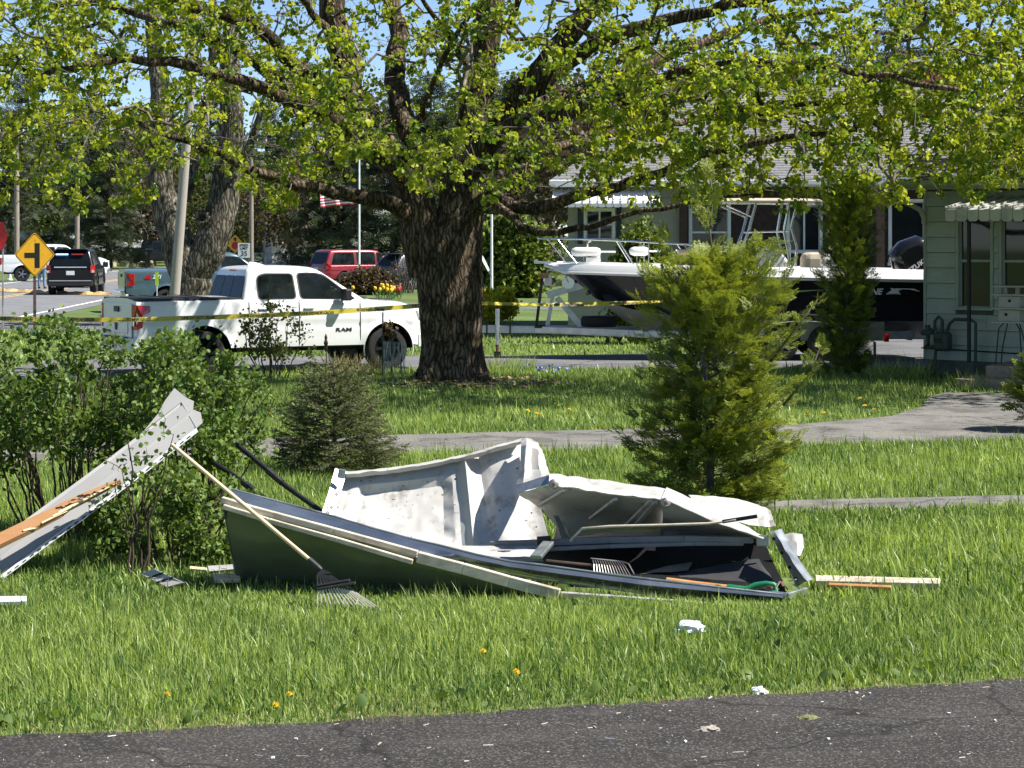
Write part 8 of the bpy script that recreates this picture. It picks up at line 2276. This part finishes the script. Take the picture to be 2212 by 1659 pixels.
slab('wood_scrap', 'thin tan stick in the grass left of the garage door', 'lumber', [(410, 1222, .09), (447, 1226, .09), (446, 1231, .08), (409, 1228, .08)], .015, m_wood_pale)
slab('long_board', 'long tan board lying in the grass right of the garage door', 'lumber', [(1762, 1242, .10), (2030, 1249, .09), (2029, 1260, .08), (1762, 1254, .08)], .035, m_edge)
slab('thin_board', 'thin red-brown board beside the long tan board', 'lumber', [(1790, 1258, .09), (1925, 1264, .09), (1925, 1269, .07), (1790, 1264, .07)], .02, m_handle_worn)
# crumpled plastic bag
def crumple(name, label, cat, u, v, r, mat, seed, flat_=.5):
    g = G(u, v); t = thing(name, label, cat, g)
    bm = bmesh.new(); bmesh.ops.create_icosphere(bm, subdivisions=3, radius=r)
    for q in bm.verts:
        n = q.co.normalized(); d = 1 + .5 * mnoise.noise(n * 2.2 + Vector((seed, 0, 0))) + .35 * mnoise.noise(n * 5 + Vector((0, seed, 0)))
        q.co = Vector((n.x * d * r * 1.25, n.y * d * r, max(-.2, n.z) * d * r * flat_ + r * .1))
    me = bpy.data.meshes.new('film'); bm.to_mesh(me); bm.free(); me.materials.append(mat)
    ob = bpy.data.objects.new('film', me); COL.objects.link(ob); ob.parent = t
    return t
m_bag = M('white_plastic_film', (.72, .76, .84), .35, 0, .15, 20.)
t = crumple('plastic_bag', 'crumpled white plastic bag in the grass in front of the wreck', 'plastic bag', 1490, 1378, .065, m_bag, 3, .8); t.location.z = .05
m_clump = M('torn_grass', (.16, .17, .07), .9, 0, .4, 40., bump=.8, bscale=90)
m_stone = M('field_stone', (.32, .28, .23), .9, 0, .25, 12., bump=.4)
crumple('field_stone', 'grey stone at the edge of the driveway below the pickup', 'stone', 668, 802, .17, m_stone, 5, .8)
crumple('flat_stone', 'flat brown stone lying on the near road', 'stone', 1532, 1578, .045, m_stone, 6, .35)
crumple('grass_clump', 'clump of torn grass lying on the near road', 'clump', 1745, 1552, .045, m_clump, 7, .22)
t = crumple('paper_scrap', 'white paper scrap at the grass edge of the near road', 'scrap', 1640, 1498, .035, m_sticker_white, 8, 1.0)
# small bits scattered over the near road
rs = random.Random(5)
chips = []
proto = None
named = [(640, 1600, 'white chip alone on the left half of the near road'), (590, 1640, 'pale chip near the bottom edge left of centre'), (1850, 1500, 'white chip by the grass edge at right'), (1880, 1502, 'twin white chip by the grass edge at right'), (2050, 1545, 'white chip far right on the near road'), (2150, 1560, 'round white chip at the right edge of the near road'), (1790, 1600, 'white chip right of the flat stone'), (1480, 1605, 'pale chip left of the flat stone')]
for i, (u, v, lab) in enumerate(named):
    g = G(u, v)
    mb = MB(); w = .014; q = [Vector((rs.uniform(.6, 1.2) * w * math.cos(a), rs.uniform(.3, .7) * w * math.sin(a), 0)) for a in (0, 1.2, 2.3, 3.4, 4.6, 5.4)]
    t = thing('road_chip', lab, 'chip', (g.x, g.y, .006), rs.uniform(0, 6), 'white chips on the near road')
    mb.prism(q, (0, 0, .008)); mb.build('chip', m_sticker_white, t)
mb = MB()
for k in range(330):
    u = rs.uniform(0, 2212); y = rs.uniform(9.8, 13.3); x = (u - 1106) * y / K
    e = np.interp(x, [p[0] for p in road_edge], [p[1] for p in road_edge])
    if y > e - .02: continue
    a = rs.uniform(0, 6.28); ln = rs.uniform(.003, .009) if rs.random() < .75 else rs.uniform(.012, .03); w = rs.uniform(.0012, .003)
    c = Vector((x, y, .007)); d = Vector((math.cos(a), math.sin(a), 0)); pz = Vector((-d.y, d.x, 0))
    mb.prism([c - d * ln - pz * w, c + d * ln - pz * w * .5, c + d * ln + pz * w * .5, c - d * ln + pz * w], (0, 0, .004), mi=0 if rs.random() < .75 else 1)
o = mb.build('road_litter', [m_straw_flat if 'm_straw_flat' in globals() else m_edge, m_sticker_white]); tag(o, 'fine straw and grit scattered over the near road', 'litter', kind='stuff')
# plant cage beside the trunk
o = G(846, 812)
t = thing('plant_cage', 'wire plant cage on green stakes beside the maple trunk', 'plant cage', o)
for (x, h_) in ((-.16, 1.15), (.0, .75), (.17, .35)):
    mb = MB(); mb.tube([(x, 0, 0), (x, 0, h_)], .015, 6); mb.build('stake', m_leafgreen_dark if 'm_leafgreen_dark' in globals() else m_meter, t)
mb = MB()
for k in range(16):
    a = 2 * math.pi * k / 16; mb.tube([(.05 + .2 * math.cos(a), .2 * math.sin(a), .02), (.05 + .2 * math.cos(a + .5), .2 * math.sin(a + .5), .62)], .004, 3); mb.tube([(.05 + .2 * math.cos(a), .2 * math.sin(a), .02), (.05 + .2 * math.cos(a - .5), .2 * math.sin(a - .5), .62)], .004, 3)
mb.build('wire_mesh', m_stile, t)
rg = np.random.default_rng(9)
tp = np.array([(o.x - .05 + rg.normal(0, .06), o.y + rg.normal(0, .05), .86 + rg.normal(0, .06)) for _ in range(30)])
leaf_tree(t, None, tp, rg.normal(0, 1, (30, 3)), (2, 3), (.05, .1), .03, m_leaf_brown, rg, name='dead_flower')
mb = MB(); mb.tube([(-.05, 0, 0), (-.04, 0, .5), (-.05, 0, .9)], .008, 5); mb.build('dead_stalk', m_twig, t)
# dead mullein stalk in front of the pickup
o = G(704, 822)
t = thing('dead_stalk', 'dry upright flower stalk in front of the pickup door', 'plant', o)
mb = MB(); mb.tube([(0, 0, 0), (.01, 0, .4), (0, 0, .72)], [.016, .013, .008], 6); mb.build('stem', m_twig, t)
mb = MB(); mb.lathe([(.01, .5), (.035, .56), (.03, .62), (.04, .66), (.02, .72), (.028, .76), (.005, .82)], 8); mb.build('seed_head', m_stem, t)
# bluebells by the trailer jack
m_blueflower = M('blue_flower', (.20, .24, .62), .6)
g = G(1180, 812); rg = np.random.default_rng(12)
n = 60; pos = np.stack([g.x + rg.normal(0, .22, n), g.y + rg.normal(0, .12, n), rg.uniform(.10, .2, n)], 1)
ob = scatter('small_blue_flowers', LEAF_V, LEAF_F, pos, bases(rg.normal(0, 1, (n, 3)), rg), rg.uniform(.03, .05, n), rg.random(n), m_blueflower); tag(ob, 'patch of small blue flowers at the driveway edge', 'flowers', kind='stuff')
# bare soil and bark litter around the maple roots
rg = np.random.default_rng(14); n = 900
a = rg.uniform(0, 2 * np.pi, n); rr = 1.35 * np.sqrt(rg.random(n))
pos = np.stack([TREE.x + .25 + rr * 1.25 * np.cos(a), TREE.y - .35 + rr * np.sin(a), .10 * np.exp(-(rr / 1.5) ** 2) + .015], 1)
d = rg.normal(0, 1, (n, 3)); d[:, 2] *= .15
ob = scatter('leaf_litter', LEAF_V, LEAF_F, pos, bases(d, rg, np.tile(np.array([[0, 0, 1.]]), (n, 1)) + rg.normal(0, .3, (n, 3))), rg.uniform(.04, .10, n), rg.random(n), m_litter if 'm_litter' in globals() else leafmat('brown_litter', (.16, .10, .06), (.36, .27, .18), .1)); tag(ob, 'brown bark and leaf litter around the maple roots', 'leaf litter', kind='stuff')
KEEP_OUT += [(TREE.x + .1, TREE.y - .4, 1.25)]
LOW += [(-1.1, 15.9, .8, .55), (-.3, 16.0, .8, .6), (.6, 15.9, .8, .6), (1.5, 15.8, .8, .6), (2.1, 16.0, .6, .6), (-1.9, 16.4, .6, .6)]
KEEP_POLY += [[(-1.95, 17.05), (-1.5, 18.25), (.3, 18.3), (1.6, 18.1), (2.15, 17.2), (2.2, 16.5), (1.95, 16.35), (.9, 16.42), (.3, 16.48), (-.8, 16.75)]]
all_grass()
